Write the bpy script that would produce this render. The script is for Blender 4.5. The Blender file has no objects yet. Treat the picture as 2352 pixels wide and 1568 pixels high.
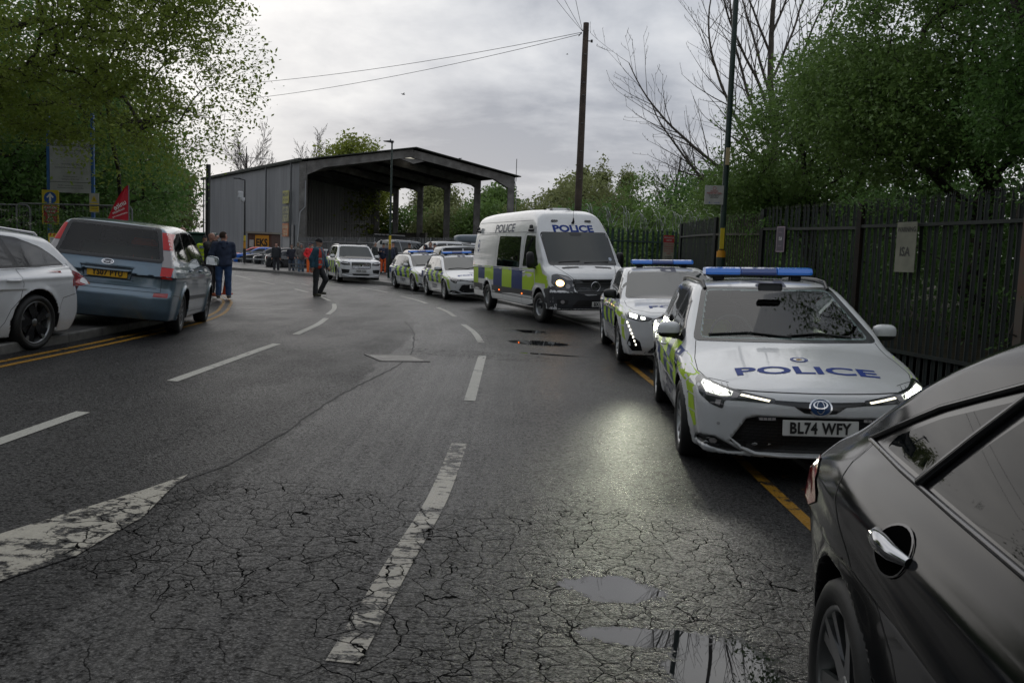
import bpy, bmesh, math, random
import numpy as np
from mathutils import Vector, Matrix

S = bpy.context.scene
# ---------------------------------------------------------------- camera
R = math.radians
cam_d = bpy.data.cameras.new('camera'); cam = bpy.data.objects.new('camera', cam_d)
S.collection.objects.link(cam); S.camera = cam
cam_d.sensor_width = 36.0; cam_d.lens = 36.0 * 2005 / 2352
cam_d.clip_start = 0.05; cam_d.clip_end = 3000
CAM_H = 1.505; PITCH = R(5.62); ROLL = R(2.06)
cam.matrix_world = Matrix.Translation((0, 0, CAM_H)) @ Matrix.Rotation(R(90) - PITCH, 4, 'X') @ Matrix.Rotation(ROLL, 4, 'Z')

# ---------------------------------------------------------------- sky and sun
SUN_EL, SUN_ROT = R(24), R(-20)
w = bpy.data.worlds.new('World'); S.world = w; w.use_nodes = True
nt = w.node_tree; N = nt.nodes; L = nt.links; N.clear()
out = N.new('ShaderNodeOutputWorld'); bg = N.new('ShaderNodeBackground'); bg.inputs['Strength'].default_value = 0.1
L.new(bg.outputs[0], out.inputs[0])
sky = N.new('ShaderNodeTexSky'); sky.sky_type = 'NISHITA'; sky.sun_disc = False
sky.sun_elevation = SUN_EL; sky.sun_rotation = SUN_ROT; sky.dust_density = 3.0
tc = N.new('ShaderNodeTexCoord'); sep = N.new('ShaderNodeSeparateXYZ'); L.new(tc.outputs['Generated'], sep.inputs[0])
def wmath(op, a, b=None, c=None, clamp=False):
    m = N.new('ShaderNodeMath'); m.operation = op; m.use_clamp = clamp
    for i, v in enumerate((a, b, c)):
        if v is None: continue
        if isinstance(v, (int, float)): m.inputs[i].default_value = v
        else: L.new(v, m.inputs[i])
    return m.outputs[0]
den = wmath('ADD', wmath('MAXIMUM', sep.outputs[2], 0.0), 0.22)
cx = wmath('DIVIDE', sep.outputs[0], den); cy = wmath('DIVIDE', sep.outputs[1], den)
comb = N.new('ShaderNodeCombineXYZ'); L.new(cx, comb.inputs[0]); L.new(cy, comb.inputs[1])
def wnoise(scale, detail, rough, off, dist=0.0):
    mp = N.new('ShaderNodeMapping'); mp.inputs['Location'].default_value = off; L.new(comb.outputs[0], mp.inputs[0])
    n = N.new('ShaderNodeTexNoise'); n.inputs['Scale'].default_value = scale; n.inputs['Detail'].default_value = detail
    n.inputs['Roughness'].default_value = rough; n.inputs['Distortion'].default_value = dist
    L.new(mp.outputs[0], n.inputs['Vector']); return n.outputs['Fac']
n1 = wnoise(0.75, 7, 0.55, (3.1, 1.7, 0), 0.3); n2 = wnoise(2.3, 6, 0.6, (7.3, 2.2, 0), 0.2)
den_c = wmath('ADD', wmath('MULTIPLY', n1, 0.72), wmath('MULTIPLY', n2, 0.28))
cr = N.new('ShaderNodeValToRGB'); L.new(den_c, cr.inputs[0]); e = cr.color_ramp.elements
e[0].position = 0.38; e[0].color = (2.3, 2.6, 3.2, 1)
e[1].position = 0.63; e[1].color = (8.0, 8.1, 8.2, 1)
m_ = e.new(0.49); m_.color = (4.9, 5.15, 5.6, 1)
# a touch warmer and brighter close to the horizon, as under thinning cloud
hz = wmath('POWER', wmath('SUBTRACT', 1.0, wmath('MAXIMUM', sep.outputs[2], 0.0), None, True), 7.0)
mxh = N.new('ShaderNodeMix'); mxh.data_type = 'RGBA'; L.new(wmath('MULTIPLY', hz, 0.55), mxh.inputs[0])
L.new(cr.outputs[0], mxh.inputs[6]); mxh.inputs[7].default_value = (6.6, 6.4, 6.3, 1)
mxs = N.new('ShaderNodeMix'); mxs.data_type = 'RGBA'; mxs.inputs[0].default_value = 0.97
L.new(sky.outputs[0], mxs.inputs[6]); L.new(mxh.outputs[2], mxs.inputs[7]); L.new(mxs.outputs[2], bg.inputs[0])

sun_d = bpy.data.lights.new('sun', 'SUN'); sun = bpy.data.objects.new('sun', sun_d); S.collection.objects.link(sun)
sun_d.energy = 0.5; sun_d.angle = R(80); sun_d.color = (1.0, 0.95, 0.88)
sdir = Vector((math.sin(SUN_ROT) * math.cos(SUN_EL), math.cos(SUN_ROT) * math.cos(SUN_EL), math.sin(SUN_EL)))
sun.rotation_euler = sdir.to_track_quat('Z', 'Y').to_euler()
S.view_settings.view_transform = 'Standard'; S.view_settings.look = 'None'
S.view_settings.exposure = 0.28; S.view_settings.gamma = 1.0; S.view_settings.use_curve_mapping = False
S.cycles.max_bounces = 6; S.cycles.transparent_max_bounces = 12; S.cycles.diffuse_bounces = 3; S.cycles.glossy_bounces = 3
S.cycles.sample_clamp_indirect = 3.0
# ---------------------------------------------------------------- helpers: materials
MATS = {}
def mat(name, col=(0.5, 0.5, 0.5), rough=0.5, metal=0.0, spec=0.5, coat=0.0, emit=None, es=0.0, var=0.0, vscale=8.0,
        bump=0.0, bscale=40.0, ior=1.5, dirt=None, dirt_amt=0.0, dirt_scale=3.0, rvar=0.0, alpha=1.0):
    if name in MATS: return MATS[name]
    m = bpy.data.materials.new(name); m.use_nodes = True; MATS[name] = m
    nt = m.node_tree; N = nt.nodes; L = nt.links; b = N['Principled BSDF']
    b.inputs['Base Color'].default_value = (*col, 1); b.inputs['Roughness'].default_value = rough
    b.inputs['Metallic'].default_value = metal; b.inputs['Specular IOR Level'].default_value = spec
    b.inputs['Coat Weight'].default_value = coat; b.inputs['Coat Roughness'].default_value = 0.04
    b.inputs['IOR'].default_value = ior; b.inputs['Alpha'].default_value = alpha
    if emit: b.inputs['Emission Color'].default_value = (*emit, 1); b.inputs['Emission Strength'].default_value = es
    tcn = None
    def coord():
        nonlocal tcn
        if tcn is None: tcn = N.new('ShaderNodeTexCoord')
        return tcn.outputs['Object']
    last = None
    if var > 0:
        n = N.new('ShaderNodeTexNoise'); n.inputs['Scale'].default_value = vscale; n.inputs['Detail'].default_value = 5
        L.new(coord(), n.inputs['Vector'])
        r = N.new('ShaderNodeValToRGB'); e = r.color_ramp.elements
        e[0].position = 0.3; e[1].position = 0.7
        e[0].color = (*[max(0, c * (1 - var)) for c in col], 1); e[1].color = (*[min(1, c * (1 + var)) for c in col], 1)
        L.new(n.outputs['Fac'], r.inputs[0]); last = r.outputs[0]
    if dirt is not None:
        n = N.new('ShaderNodeTexNoise'); n.inputs['Scale'].default_value = dirt_scale; n.inputs['Detail'].default_value = 8
        n.inputs['Roughness'].default_value = 0.65; L.new(coord(), n.inputs['Vector'])
        r = N.new('ShaderNodeMapRange'); r.inputs[1].default_value = 0.42; r.inputs[2].default_value = 0.75
        r.inputs[4].default_value = dirt_amt; L.new(n.outputs['Fac'], r.inputs[0])
        mx = N.new('ShaderNodeMix'); mx.data_type = 'RGBA'; L.new(r.outputs[0], mx.inputs[0])
        if last is not None: L.new(last, mx.inputs[6])
        else: mx.inputs[6].default_value = (*col, 1)
        mx.inputs[7].default_value = (*dirt, 1); last = mx.outputs[2]
    if last is not None: L.new(last, b.inputs['Base Color'])
    if rvar > 0:
        n = N.new('ShaderNodeTexNoise'); n.inputs['Scale'].default_value = vscale * 1.7; n.inputs['Detail'].default_value = 4
        L.new(coord(), n.inputs['Vector']); r = N.new('ShaderNodeMapRange')
        r.inputs[3].default_value = max(0, rough - rvar); r.inputs[4].default_value = rough + rvar
        L.new(n.outputs['Fac'], r.inputs[0]); L.new(r.outputs[0], b.inputs['Roughness'])
    if bump > 0:
        n = N.new('ShaderNodeTexNoise'); n.inputs['Scale'].default_value = bscale; n.inputs['Detail'].default_value = 6
        L.new(coord(), n.inputs['Vector']); bp = N.new('ShaderNodeBump'); bp.inputs['Strength'].default_value = bump
        bp.inputs['Distance'].default_value = 0.02; L.new(n.outputs['Fac'], bp.inputs['Height'])
        L.new(bp.outputs[0], b.inputs['Normal'])
    return m

# ---------------------------------------------------------------- helpers: objects
def tag(o, label=None, cat=None, group=None, kind=None):
    if label: o['label'] = label
    if cat: o['category'] = cat
    if group: o['group'] = group
    if kind: o['kind'] = kind
    return o
def empty(name, loc=(0, 0, 0), rz=0.0, label=None, cat=None, group=None):
    o = bpy.data.objects.new(name, None); S.collection.objects.link(o); o.empty_display_size = 0.2
    o.location = loc; o.rotation_euler = (0, 0, rz); return tag(o, label, cat, group)
def copy_tree(o, parent=None):
    c = o.copy(); S.collection.objects.link(c)
    if parent is not None: c.parent = parent
    for ch in list(o.children): copy_tree(ch, c)
    return c
def link_mesh(name, me, parent=None, loc=None):
    o = bpy.data.objects.new(name, me); S.collection.objects.link(o)
    if parent is not None: o.parent = parent
    if loc is not None: o.location = loc
    return o
def np_mesh(name, V, Fc, mats, mi=None, smooth=False, normals=None):
    """V (n,3) array, Fc list of tuples or (m,k) array"""
    me = bpy.data.meshes.new(name); V = np.asarray(V, dtype=np.float32)
    if isinstance(Fc, np.ndarray):
        m, k = Fc.shape
        me.vertices.add(len(V)); me.vertices.foreach_set('co', V.ravel())
        me.loops.add(m * k); me.loops.foreach_set('vertex_index', Fc.astype(np.int32).ravel())
        me.polygons.add(m); me.polygons.foreach_set('loop_start', np.arange(0, m * k, k, dtype=np.int32))
        me.update(calc_edges=True)
    else:
        me.from_pydata(V.tolist(), [], Fc)
    for x in (mats if isinstance(mats, (list, tuple)) else [mats]): me.materials.append(x)
    if mi is not None: me.polygons.foreach_set('material_index', np.asarray(mi, dtype=np.int32))
    if smooth: me.polygons.foreach_set('use_smooth', np.ones(len(me.polygons), dtype=bool))
    me.update()
    if normals is not None: me.normals_split_custom_set_from_vertices(np.asarray(normals).tolist())
    return me

class MB:
    """collects primitives into one mesh"""
    def __init__(s): s.v = []; s.f = []; s.m = []; s.sm = []; s.n = 0
    def add(s, V, Fc, m=0, sm=False):
        V = [tuple(p) for p in V]; s.v += V
        for f in Fc: s.f.append(tuple(i + s.n for i in f)); s.m.append(m); s.sm.append(sm)
        s.n += len(V); return s
    def box(s, c, d, m=0, rz=0.0, M=None, bev=0.0):
        x, y, z = [a / 2 for a in d]
        if bev > 0:
            b = min(bev, x * .9, y * .9, z * .9); V = []
            for zz, k in ((-z, b), (-z + b, 0), (z - b, 0), (z, b)):
                q = b if k else 0
                for (sx, sy) in ((-1, -1), (1, -1), (1, 1), (-1, 1)):
                    ex, ey = x - q, y - q
                    V += [(sx * (ex - (b if sx * sy > 0 else 0)), sy * (ey - (0 if sx * sy > 0 else b)), zz),
                          (sx * (ex - (0 if sx * sy > 0 else b)), sy * (ey - (b if sx * sy > 0 else 0)), zz)]
            Fc = [tuple(range(7, -1, -1)), tuple(range(24, 32))]
            for l in range(3):
                for i in range(8): Fc.append((l * 8 + i, l * 8 + (i + 1) % 8, l * 8 + 8 + (i + 1) % 8, l * 8 + 8 + i))
        else:
            V = [(-x, -y, -z), (x, -y, -z), (x, y, -z), (-x, y, -z), (-x, -y, z), (x, -y, z), (x, y, z), (-x, y, z)]
            Fc = [(3, 2, 1, 0), (4, 5, 6, 7), (0, 1, 5, 4), (1, 2, 6, 5), (2, 3, 7, 6), (3, 0, 4, 7)]
        T = Matrix.Translation(c) @ (M if M is not None else Matrix.Rotation(rz, 4, 'Z'))
        return s.add([T @ Vector(p) for p in V], Fc, m)
    def bar(s, a, b, w, h, m=0, up=(0, 0, 1)):
        a = Vector(a); b = Vector(b); d = b - a; ln = d.length
        if ln < 1e-6: return s
        y = d / ln; up = Vector(up)
        if abs(y.dot(up)) > 0.98: up = Vector((1, 0, 0))
        x = y.cross(up).normalized(); z = x.cross(y)
        M = Matrix((x, y, z)).transposed().to_4x4()
        return s.box((a + b) / 2, (w, ln, h), m, M=M)
    def tube(s, pts, r, n=8, m=0, cap=True, sm=True):
        P = [Vector(p) for p in pts]; rs = r if isinstance(r, (list, tuple)) else [r] * len(P)
        V = []; Fc = []; prev = None
        for i, p in enumerate(P):
            d = (P[min(i + 1, len(P) - 1)] - P[max(i - 1, 0)])
            d = d.normalized() if d.length > 1e-9 else Vector((0, 0, 1))
            if prev is None:
                a = Vector((0, 0, 1)) if abs(d.z) < 0.9 else Vector((1, 0, 0)); u = d.cross(a).normalized()
            else:
                u = prev - d * prev.dot(d); u = u.normalized() if u.length > 1e-6 else d.orthogonal().normalized()
            prev = u; v = d.cross(u)
            for k in range(n):
                t = 2 * math.pi * k / n; V.append(p + (u * math.cos(t) + v * math.sin(t)) * rs[i])
        for i in range(len(P) - 1):
            for k in range(n):
                a = i * n + k; b = i * n + (k + 1) % n; Fc.append((a, b, b + n, a + n))
        s.add(V, Fc, m, sm)
        if cap:
            s.add(V[:n], [tuple(range(n - 1, -1, -1))], m); s.add(V[-n:], [tuple(range(n))], m)
        return s
    def lathe(s, prof, n=24, m=0, axis='X', c=(0, 0, 0), sm=True, close=False):
        """prof: (along axis, radius)"""
        V = []; Fc = []
        for (a, r) in prof:
            for k in range(n):
                t = 2 * math.pi * k / n; u, v = r * math.cos(t), r * math.sin(t)
                p = {'X': (a, u, v), 'Y': (u, a, v), 'Z': (u, v, a)}[axis]; V.append((p[0] + c[0], p[1] + c[1], p[2] + c[2]))
        for i in range(len(prof) - 1):
            for k in range(n):
                a = i * n + k; b = i * n + (k + 1) % n; Fc.append((a, b, b + n, a + n) if axis != 'Y' else (a + n, b + n, b, a))
        return s.add(V, Fc, m, sm)
    def prism(s, poly, fn, t0, t1, m=0, sm=False):
        """2D poly extruded: fn(u,v,t)->3D"""
        n = len(poly); V = [fn(u, v, t0) for u, v in poly] + [fn(u, v, t1) for u, v in poly]
        Fc = [tuple(range(n - 1, -1, -1)), tuple(range(n, 2 * n))] + [(i, (i + 1) % n, n + (i + 1) % n, n + i) for i in range(n)]
        return s.add(V, Fc, m, sm)
    def build(s, name, mats, parent=None, loc=None, rz=None):
        me = bpy.data.meshes.new(name); me.from_pydata(s.v, [], s.f)
        for x in (mats if isinstance(mats, (list, tuple)) else [mats]): me.materials.append(x)
        me.polygons.foreach_set('material_index', s.m); me.polygons.foreach_set('use_smooth', s.sm); me.update()
        o = link_mesh(name, me, parent, loc)
        if rz is not None: o.rotation_euler = (0, 0, rz)
        return o

def text_geo(body, size=1.0, bold=0.0, sx=1.0, align='CENTER', space=1.0, line=1.0):
    """flat text in XY, centred; returns verts (n,2), faces"""
    c = bpy.data.curves.new('tx', 'FONT'); c.body = body; c.size = size; c.align_x = align; c.align_y = 'CENTER'
    c.offset = bold; c.resolution_u = 3; c.space_character = space; c.space_line = line
    o = bpy.data.objects.new('tx', c); me = o.to_mesh()
    V = np.array([(v.co.x * sx, v.co.y) for v in me.vertices]) if len(me.vertices) else np.zeros((0, 2))
    Fc = [tuple(p.vertices) for p in me.polygons]
    o.to_mesh_clear(); bpy.data.objects.remove(o); bpy.data.curves.remove(c)
    return V, Fc

# ---------------------------------------------------------------- helpers: implicit surfaces
def smin(a, b, k):
    h = np.clip(.5 + .5 * (b - a) / k, 0, 1); return b + (a - b) * h - k * h * (1 - h)
def smax(a, b, k): return -smin(-a, -b, k)
def curve(pts):
    xs = np.array([p[0] for p in pts], float); ys = np.array([p[1] for p in pts], float)
    h = np.diff(xs); d = np.diff(ys) / h; m = np.zeros(len(xs)); m[0] = d[0]; m[-1] = d[-1]
    for i in range(1, len(xs) - 1):
        if d[i - 1] * d[i] > 0:
            w1 = 2 * h[i] + h[i - 1]; w2 = h[i] + 2 * h[i - 1]; m[i] = (w1 + w2) / (w1 / d[i - 1] + w2 / d[i])
    def f(x):
        x = np.clip(x, xs[0], xs[-1]); i = np.clip(np.searchsorted(xs, x) - 1, 0, len(xs) - 2)
        t = (x - xs[i]) / h[i]; t2 = t * t; t3 = t2 * t
        return (2*t3-3*t2+1)*ys[i] + (t3-2*t2+t)*h[i]*m[i] + (-2*t3+3*t2)*ys[i+1] + (t3-t2)*h[i]*m[i+1]
    return f
def sdpoly(px, py, poly):
    """signed distance to 2D polygon (negative inside)"""
    P = np.array(poly, float); n = len(P); d = np.full(px.shape, 1e9); s = np.ones(px.shape)
    for i in range(n):
        a = P[i]; b = P[(i - 1) % n]; ex, ey = b - a; wx, wy = px - a[0], py - a[1]
        t = np.clip((wx * ex + wy * ey) / (ex * ex + ey * ey + 1e-12), 0, 1)
        dx, dy = wx - ex * t, wy - ey * t; d = np.minimum(d, dx * dx + dy * dy)
        c1 = py >= a[1]; c2 = py < b[1]; c3 = ex * wy > ey * wx
        fl = (c1 & c2 & c3) | (~c1 & ~c2 & ~c3); s = np.where(fl, -s, s)
    return s * np.sqrt(d)
def grad(Fn, P, e=0.003):
    g = np.zeros_like(P)
    for a in range(3):
        d = np.zeros(3); d[a] = e; A = P + d; B = P - d
        g[:, a] = (Fn(A[:, 0], A[:, 1], A[:, 2]) - Fn(B[:, 0], B[:, 1], B[:, 2])) / (2 * e)
    return g
def nets(Fn, lo, hi, h, newton=3, e=0.004):
    ax = [np.arange(lo[i], hi[i] + h, h) for i in range(3)]; nx, ny, nz = [len(a) for a in ax]
    # coarse pass first, then only the blocks close to the surface in full
    K = 4; cax = [np.arange(0, len(a) + K, K) for a in ax]
    X, Y, Z = np.meshgrid(*[ax[i][0] + (cax[i] + (K - 1) / 2) * h for i in range(3)], indexing='ij')
    Cf = Fn(X.ravel(), Y.ravel(), Z.ravel()).reshape(X.shape); near = np.abs(Cf) < h * K * 1.9
    V = np.repeat(np.repeat(np.repeat(Cf, K, 0), K, 1), K, 2)[:nx, :ny, :nz].astype(np.float32)
    M = np.repeat(np.repeat(np.repeat(near, K, 0), K, 1), K, 2)[:nx, :ny, :nz]; ii = np.nonzero(M)
    for q in range(0, len(ii[0]), 400000):
        i, j, k = [a[q:q + 400000] for a in ii]; V[i, j, k] = Fn(ax[0][i], ax[1][j], ax[2][k])
    ins = V < 0; C = np.zeros((nx - 1, ny - 1, nz - 1), np.int8)
    for dx in (0, 1):
        for dy in (0, 1):
            for dz in (0, 1): C += ins[dx:nx - 1 + dx, dy:ny - 1 + dy, dz:nz - 1 + dz]
    act = (C > 0) & (C < 8); ci = np.argwhere(act); idx = np.full(C.shape, -1, np.int64); idx[act] = np.arange(len(ci))
    acc = np.zeros((len(ci), 3)); cnt = np.zeros(len(ci))
    for a in range(3):
        b, c = [(1, 2), (0, 2), (0, 1)][a]
        for u in (0, 1):
            for v in (0, 1):
                o0 = np.zeros(3, int); o0[b] = u; o0[c] = v; o1 = o0.copy(); o1[a] = 1
                p0 = ci + o0; p1 = ci + o1; f0 = V[tuple(p0.T)].astype(float); f1 = V[tuple(p1.T)].astype(float)
                m = (f0 < 0) != (f1 < 0); t = np.where(m, f0 / (f0 - f1 + 1e-12), 0)
                pt = p0.astype(float); pt[:, a] += t; acc += pt * m[:, None]; cnt += m
    P = acc / cnt[:, None] * h + np.array([ax[0][0], ax[1][0], ax[2][0]])
    quads = []
    for a in range(3):
        b, c = [(1, 2), (2, 0), (0, 1)][a]
        s0 = [slice(None)] * 3; s1 = [slice(None)] * 3; s0[a] = slice(0, -1); s1[a] = slice(1, None)
        I0 = ins[tuple(s0)]; I1 = ins[tuple(s1)]; ed = np.argwhere(I0 != I1)
        k = (ed[:, b] > 0) & (ed[:, c] > 0) & (ed[:, b] < V.shape[b] - 1) & (ed[:, c] < V.shape[c] - 1); ed = ed[k]
        fl = I0[tuple(ed.T)]
        def cell(db, dc):
            q = ed.copy(); q[:, b] -= db; q[:, c] -= dc; return idx[tuple(q.T)]
        q = np.stack([cell(1, 1), cell(0, 1), cell(0, 0), cell(1, 0)], 1)
        q[~fl] = q[~fl][:, ::-1]; quads.append(q)
    Q = np.concatenate(quads)
    for _ in range(newton):
        g = grad(Fn, P, e); f = Fn(P[:, 0], P[:, 1], P[:, 2]); st = (f / (np.sum(g * g, 1) + 1e-6))[:, None] * g
        ln = np.linalg.norm(st, axis=1, keepdims=True); st *= np.minimum(1, (h * .6) / (ln + 1e-9)); P = P - st
    g = grad(Fn, P, e); nrm = g / (np.linalg.norm(g, axis=1, keepdims=True) + 1e-9)
    return P, Q, nrm
def raysolve(Fn, P0, D, steps=40):
    P0 = np.asarray(P0, float); D = np.broadcast_to(np.asarray(D, float), P0.shape); t = np.zeros(len(P0))
    for _ in range(steps):
        P = P0 + D * t[:, None]; f = Fn(P[:, 0], P[:, 1], P[:, 2]); t += np.clip(f * .85, -.03, .3)
        if np.abs(f).max() < 4e-4: break
    return P0 + D * t[:, None]

def rounded(poly, r=0.05, n=3):
    """round the corners of a 2D polygon"""
    P = [np.array(p[:2], float) for p in poly]; out = []; m = len(P)
    for i in range(m):
        a, b, c = P[i - 1], P[i], P[(i + 1) % m]; la, lc = np.linalg.norm(a - b), np.linalg.norm(c - b)
        rr = poly[i][2] if len(poly[i]) > 2 else r
        q = min(rr, la * .45, lc * .45); p0 = b + (a - b) / la * q; p1 = b + (c - b) / lc * q
        for k in range(n + 1):
            t = k / n; out.append(tuple((1 - t) ** 2 * p0 + 2 * t * (1 - t) * b + t * t * p1))
    return out
def grid_poly(polys, cell):
    """triangulate 2D polygon(s)/faces finely; polys = (V,F) or list of points"""
    bm = bmesh.new()
    if isinstance(polys, tuple):
        vs = [bm.verts.new((p[0], p[1], 0)) for p in polys[0]]
        for f in polys[1]:
            try: bm.faces.new([vs[i] for i in f])
            except ValueError: pass
    else:
        vs = [bm.verts.new((p[0], p[1], 0)) for p in polys]; bm.faces.new(vs)
    xs = [v.co.x for v in bm.verts]; ys = [v.co.y for v in bm.verts]
    if cell:
        if not isinstance(polys, tuple): bmesh.ops.triangulate(bm, faces=bm.faces[:])
        for a, arr in ((0, xs), (1, ys)):
            lo, hi = min(arr), max(arr); k = int((hi - lo) / cell)
            for i in range(1, k + 1):
                c = lo + (hi - lo) * i / (k + 1); co = [0, 0, 0]; no = [0, 0, 0]; co[a] = c; no[a] = 1
                bmesh.ops.bisect_plane(bm, geom=bm.verts[:] + bm.edges[:] + bm.faces[:], plane_co=co, plane_no=no, dist=1e-6)
    bmesh.ops.remove_doubles(bm, verts=bm.verts[:], dist=1e-5)
    bm.verts.index_update()
    V = np.array([(v.co.x, v.co.y) for v in bm.verts]); Fc = [tuple(v.index for v in f.verts) for f in bm.faces]
    bm.free(); return V, Fc
# ---------------------------------------------------------------- cars: shape and decals
M_BLACK = mat('black_plastic', (0.012, 0.012, 0.013), 0.45)
M_GLOSSB = mat('gloss_black', (0.008, 0.008, 0.009), 0.12, spec=0.6)
M_GLASS = mat('car_glass', (0.008, 0.010, 0.010), 0.03, spec=0.5, ior=1.55)
M_WSCREEN = mat('windscreen_glass', (0.022, 0.029, 0.029), 0.04, spec=0.5, ior=1.5)
def clear_glass():
    m = bpy.data.materials.new('clear_car_glass'); m.use_nodes = True; N = m.node_tree.nodes; L = m.node_tree.links; N.remove(N['Principled BSDF'])
    t = N.new('ShaderNodeBsdfTransparent'); t.inputs[0].default_value = (.68, .78, .75, 1); g = N.new('ShaderNodeBsdfGlossy'); g.inputs['Roughness'].default_value = .02; f = N.new('ShaderNodeFresnel'); f.inputs[0].default_value = 1.5
    x = N.new('ShaderNodeMixShader'); L.new(f.outputs[0], x.inputs[0]); L.new(t.outputs[0], x.inputs[1]); L.new(g.outputs[0], x.inputs[2]); L.new(x.outputs[0], N['Material Output'].inputs[0]); return m
M_CGLASS = clear_glass()
def dark_back(m):
    """trimmed inside: the back of a body panel is dark lining"""
    N = m.node_tree.nodes; L = m.node_tree.links; b = N['Principled BSDF']; g = N.new('ShaderNodeNewGeometry'); x = N.new('ShaderNodeMix'); x.data_type = 'RGBA'; L.new(g.outputs['Backfacing'], x.inputs[0])
    if b.inputs['Base Color'].is_linked: L.new(b.inputs['Base Color'].links[0].from_socket, x.inputs[6])
    else: x.inputs[6].default_value = b.inputs['Base Color'].default_value[:]
    x.inputs[7].default_value = (.03, .03, .03, 1); L.new(x.outputs[2], b.inputs['Base Color'])
    y = N.new('ShaderNodeMath'); y.operation = 'SUBTRACT'; y.inputs[0].default_value = 1; L.new(g.outputs['Backfacing'], y.inputs[1]); z = N.new('ShaderNodeMath'); z.operation = 'MULTIPLY'; L.new(y.outputs[0], z.inputs[0]); z.inputs[1].default_value = b.inputs['Coat Weight'].default_value; L.new(z.outputs[0], b.inputs['Coat Weight'])
M_TYRE = mat('tyre_rubber', (0.013, 0.013, 0.013), 0.6, bump=0.06, bscale=90)
M_ALLOY = mat('alloy_rim', (0.42, 0.43, 0.44), 0.28, metal=0.9)
M_ALLOYD = mat('dark_alloy_rim', (0.09, 0.09, 0.095), 0.35, metal=0.8)
M_CHROME = mat('chrome', (0.75, 0.76, 0.78), 0.08, metal=1.0)
M_PWHITE = mat('police_white_paint', (0.66, 0.67, 0.685), 0.2, coat=0.6, dirt=(0.42, 0.41, 0.38), dirt_amt=0.25, dirt_scale=2.5)
M_YEL = mat('fluorescent_yellow_film', (0.40, 0.60, 0.015), 0.45, spec=.3)
M_BLU = mat('blue_film', (0.008, 0.030, 0.15), 0.45, spec=.25)
M_TBLU = mat('blue_lettering', (0.008, 0.035, 0.22), 0.5, spec=.2)
M_NAVY = mat('dark_lettering', (0.025, 0.032, 0.075), 0.5)
M_GAP = mat('panel_gap', (0.01, 0.01, 0.01), 0.8)
dark_back(M_PWHITE)
M_PLATEW = mat('plate_white', (0.62, 0.62, 0.60), 0.4)
M_PLATEY = mat('plate_yellow', (0.72, 0.42, 0.02), 0.4)
M_PLTX = mat('plate_black', (0.01, 0.01, 0.01), 0.5)
M_LAMPON = mat('lit_lamp_white', (1, 1, 1), 0.3, emit=(0.97, 1.0, 0.86), es=9)
M_DRL = mat('lit_strip_warm', (1, 1, 1), 0.3, emit=(1.0, 0.93, 0.68), es=2.2)
M_LAMPWARM = mat('lit_lamp_warm', (1, 1, 1), 0.3, emit=(1.0, 0.55, 0.16), es=9)
M_RED = mat('red_lens', (0.33, 0.008, 0.010), 0.12, coat=0.7)
M_REDLIT = mat('red_lens_lit', (0.26, 0.006, 0.008), 0.2, emit=(1, 0.03, 0.02), es=0.06)
M_CLEARL = mat('clear_lens', (0.32, 0.30, 0.30), 0.12, coat=0.8)
M_LDARK = mat('lamp_housing', (0.03, 0.032, 0.035), 0.10, coat=0.9)
M_BLUELENS = mat('blue_lens', (0.012, 0.12, 0.50), 0.12, coat=0.8, emit=(0.03, 0.25, 0.9), es=0.10)
M_BLUELENS2 = mat('blue_lens_deep', (0.01, 0.06, 0.30), 0.12, coat=0.8)
M_REFL = mat('lit_reflector', (.6, .6, .58), .15, metal=.6, emit=(.95, 1, .85), es=.9)
M_AMBER = mat('amber_lamp', (0.8, 0.15, 0.01), 0.3, emit=(1, 0.2, 0.02), es=2.0)

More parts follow.
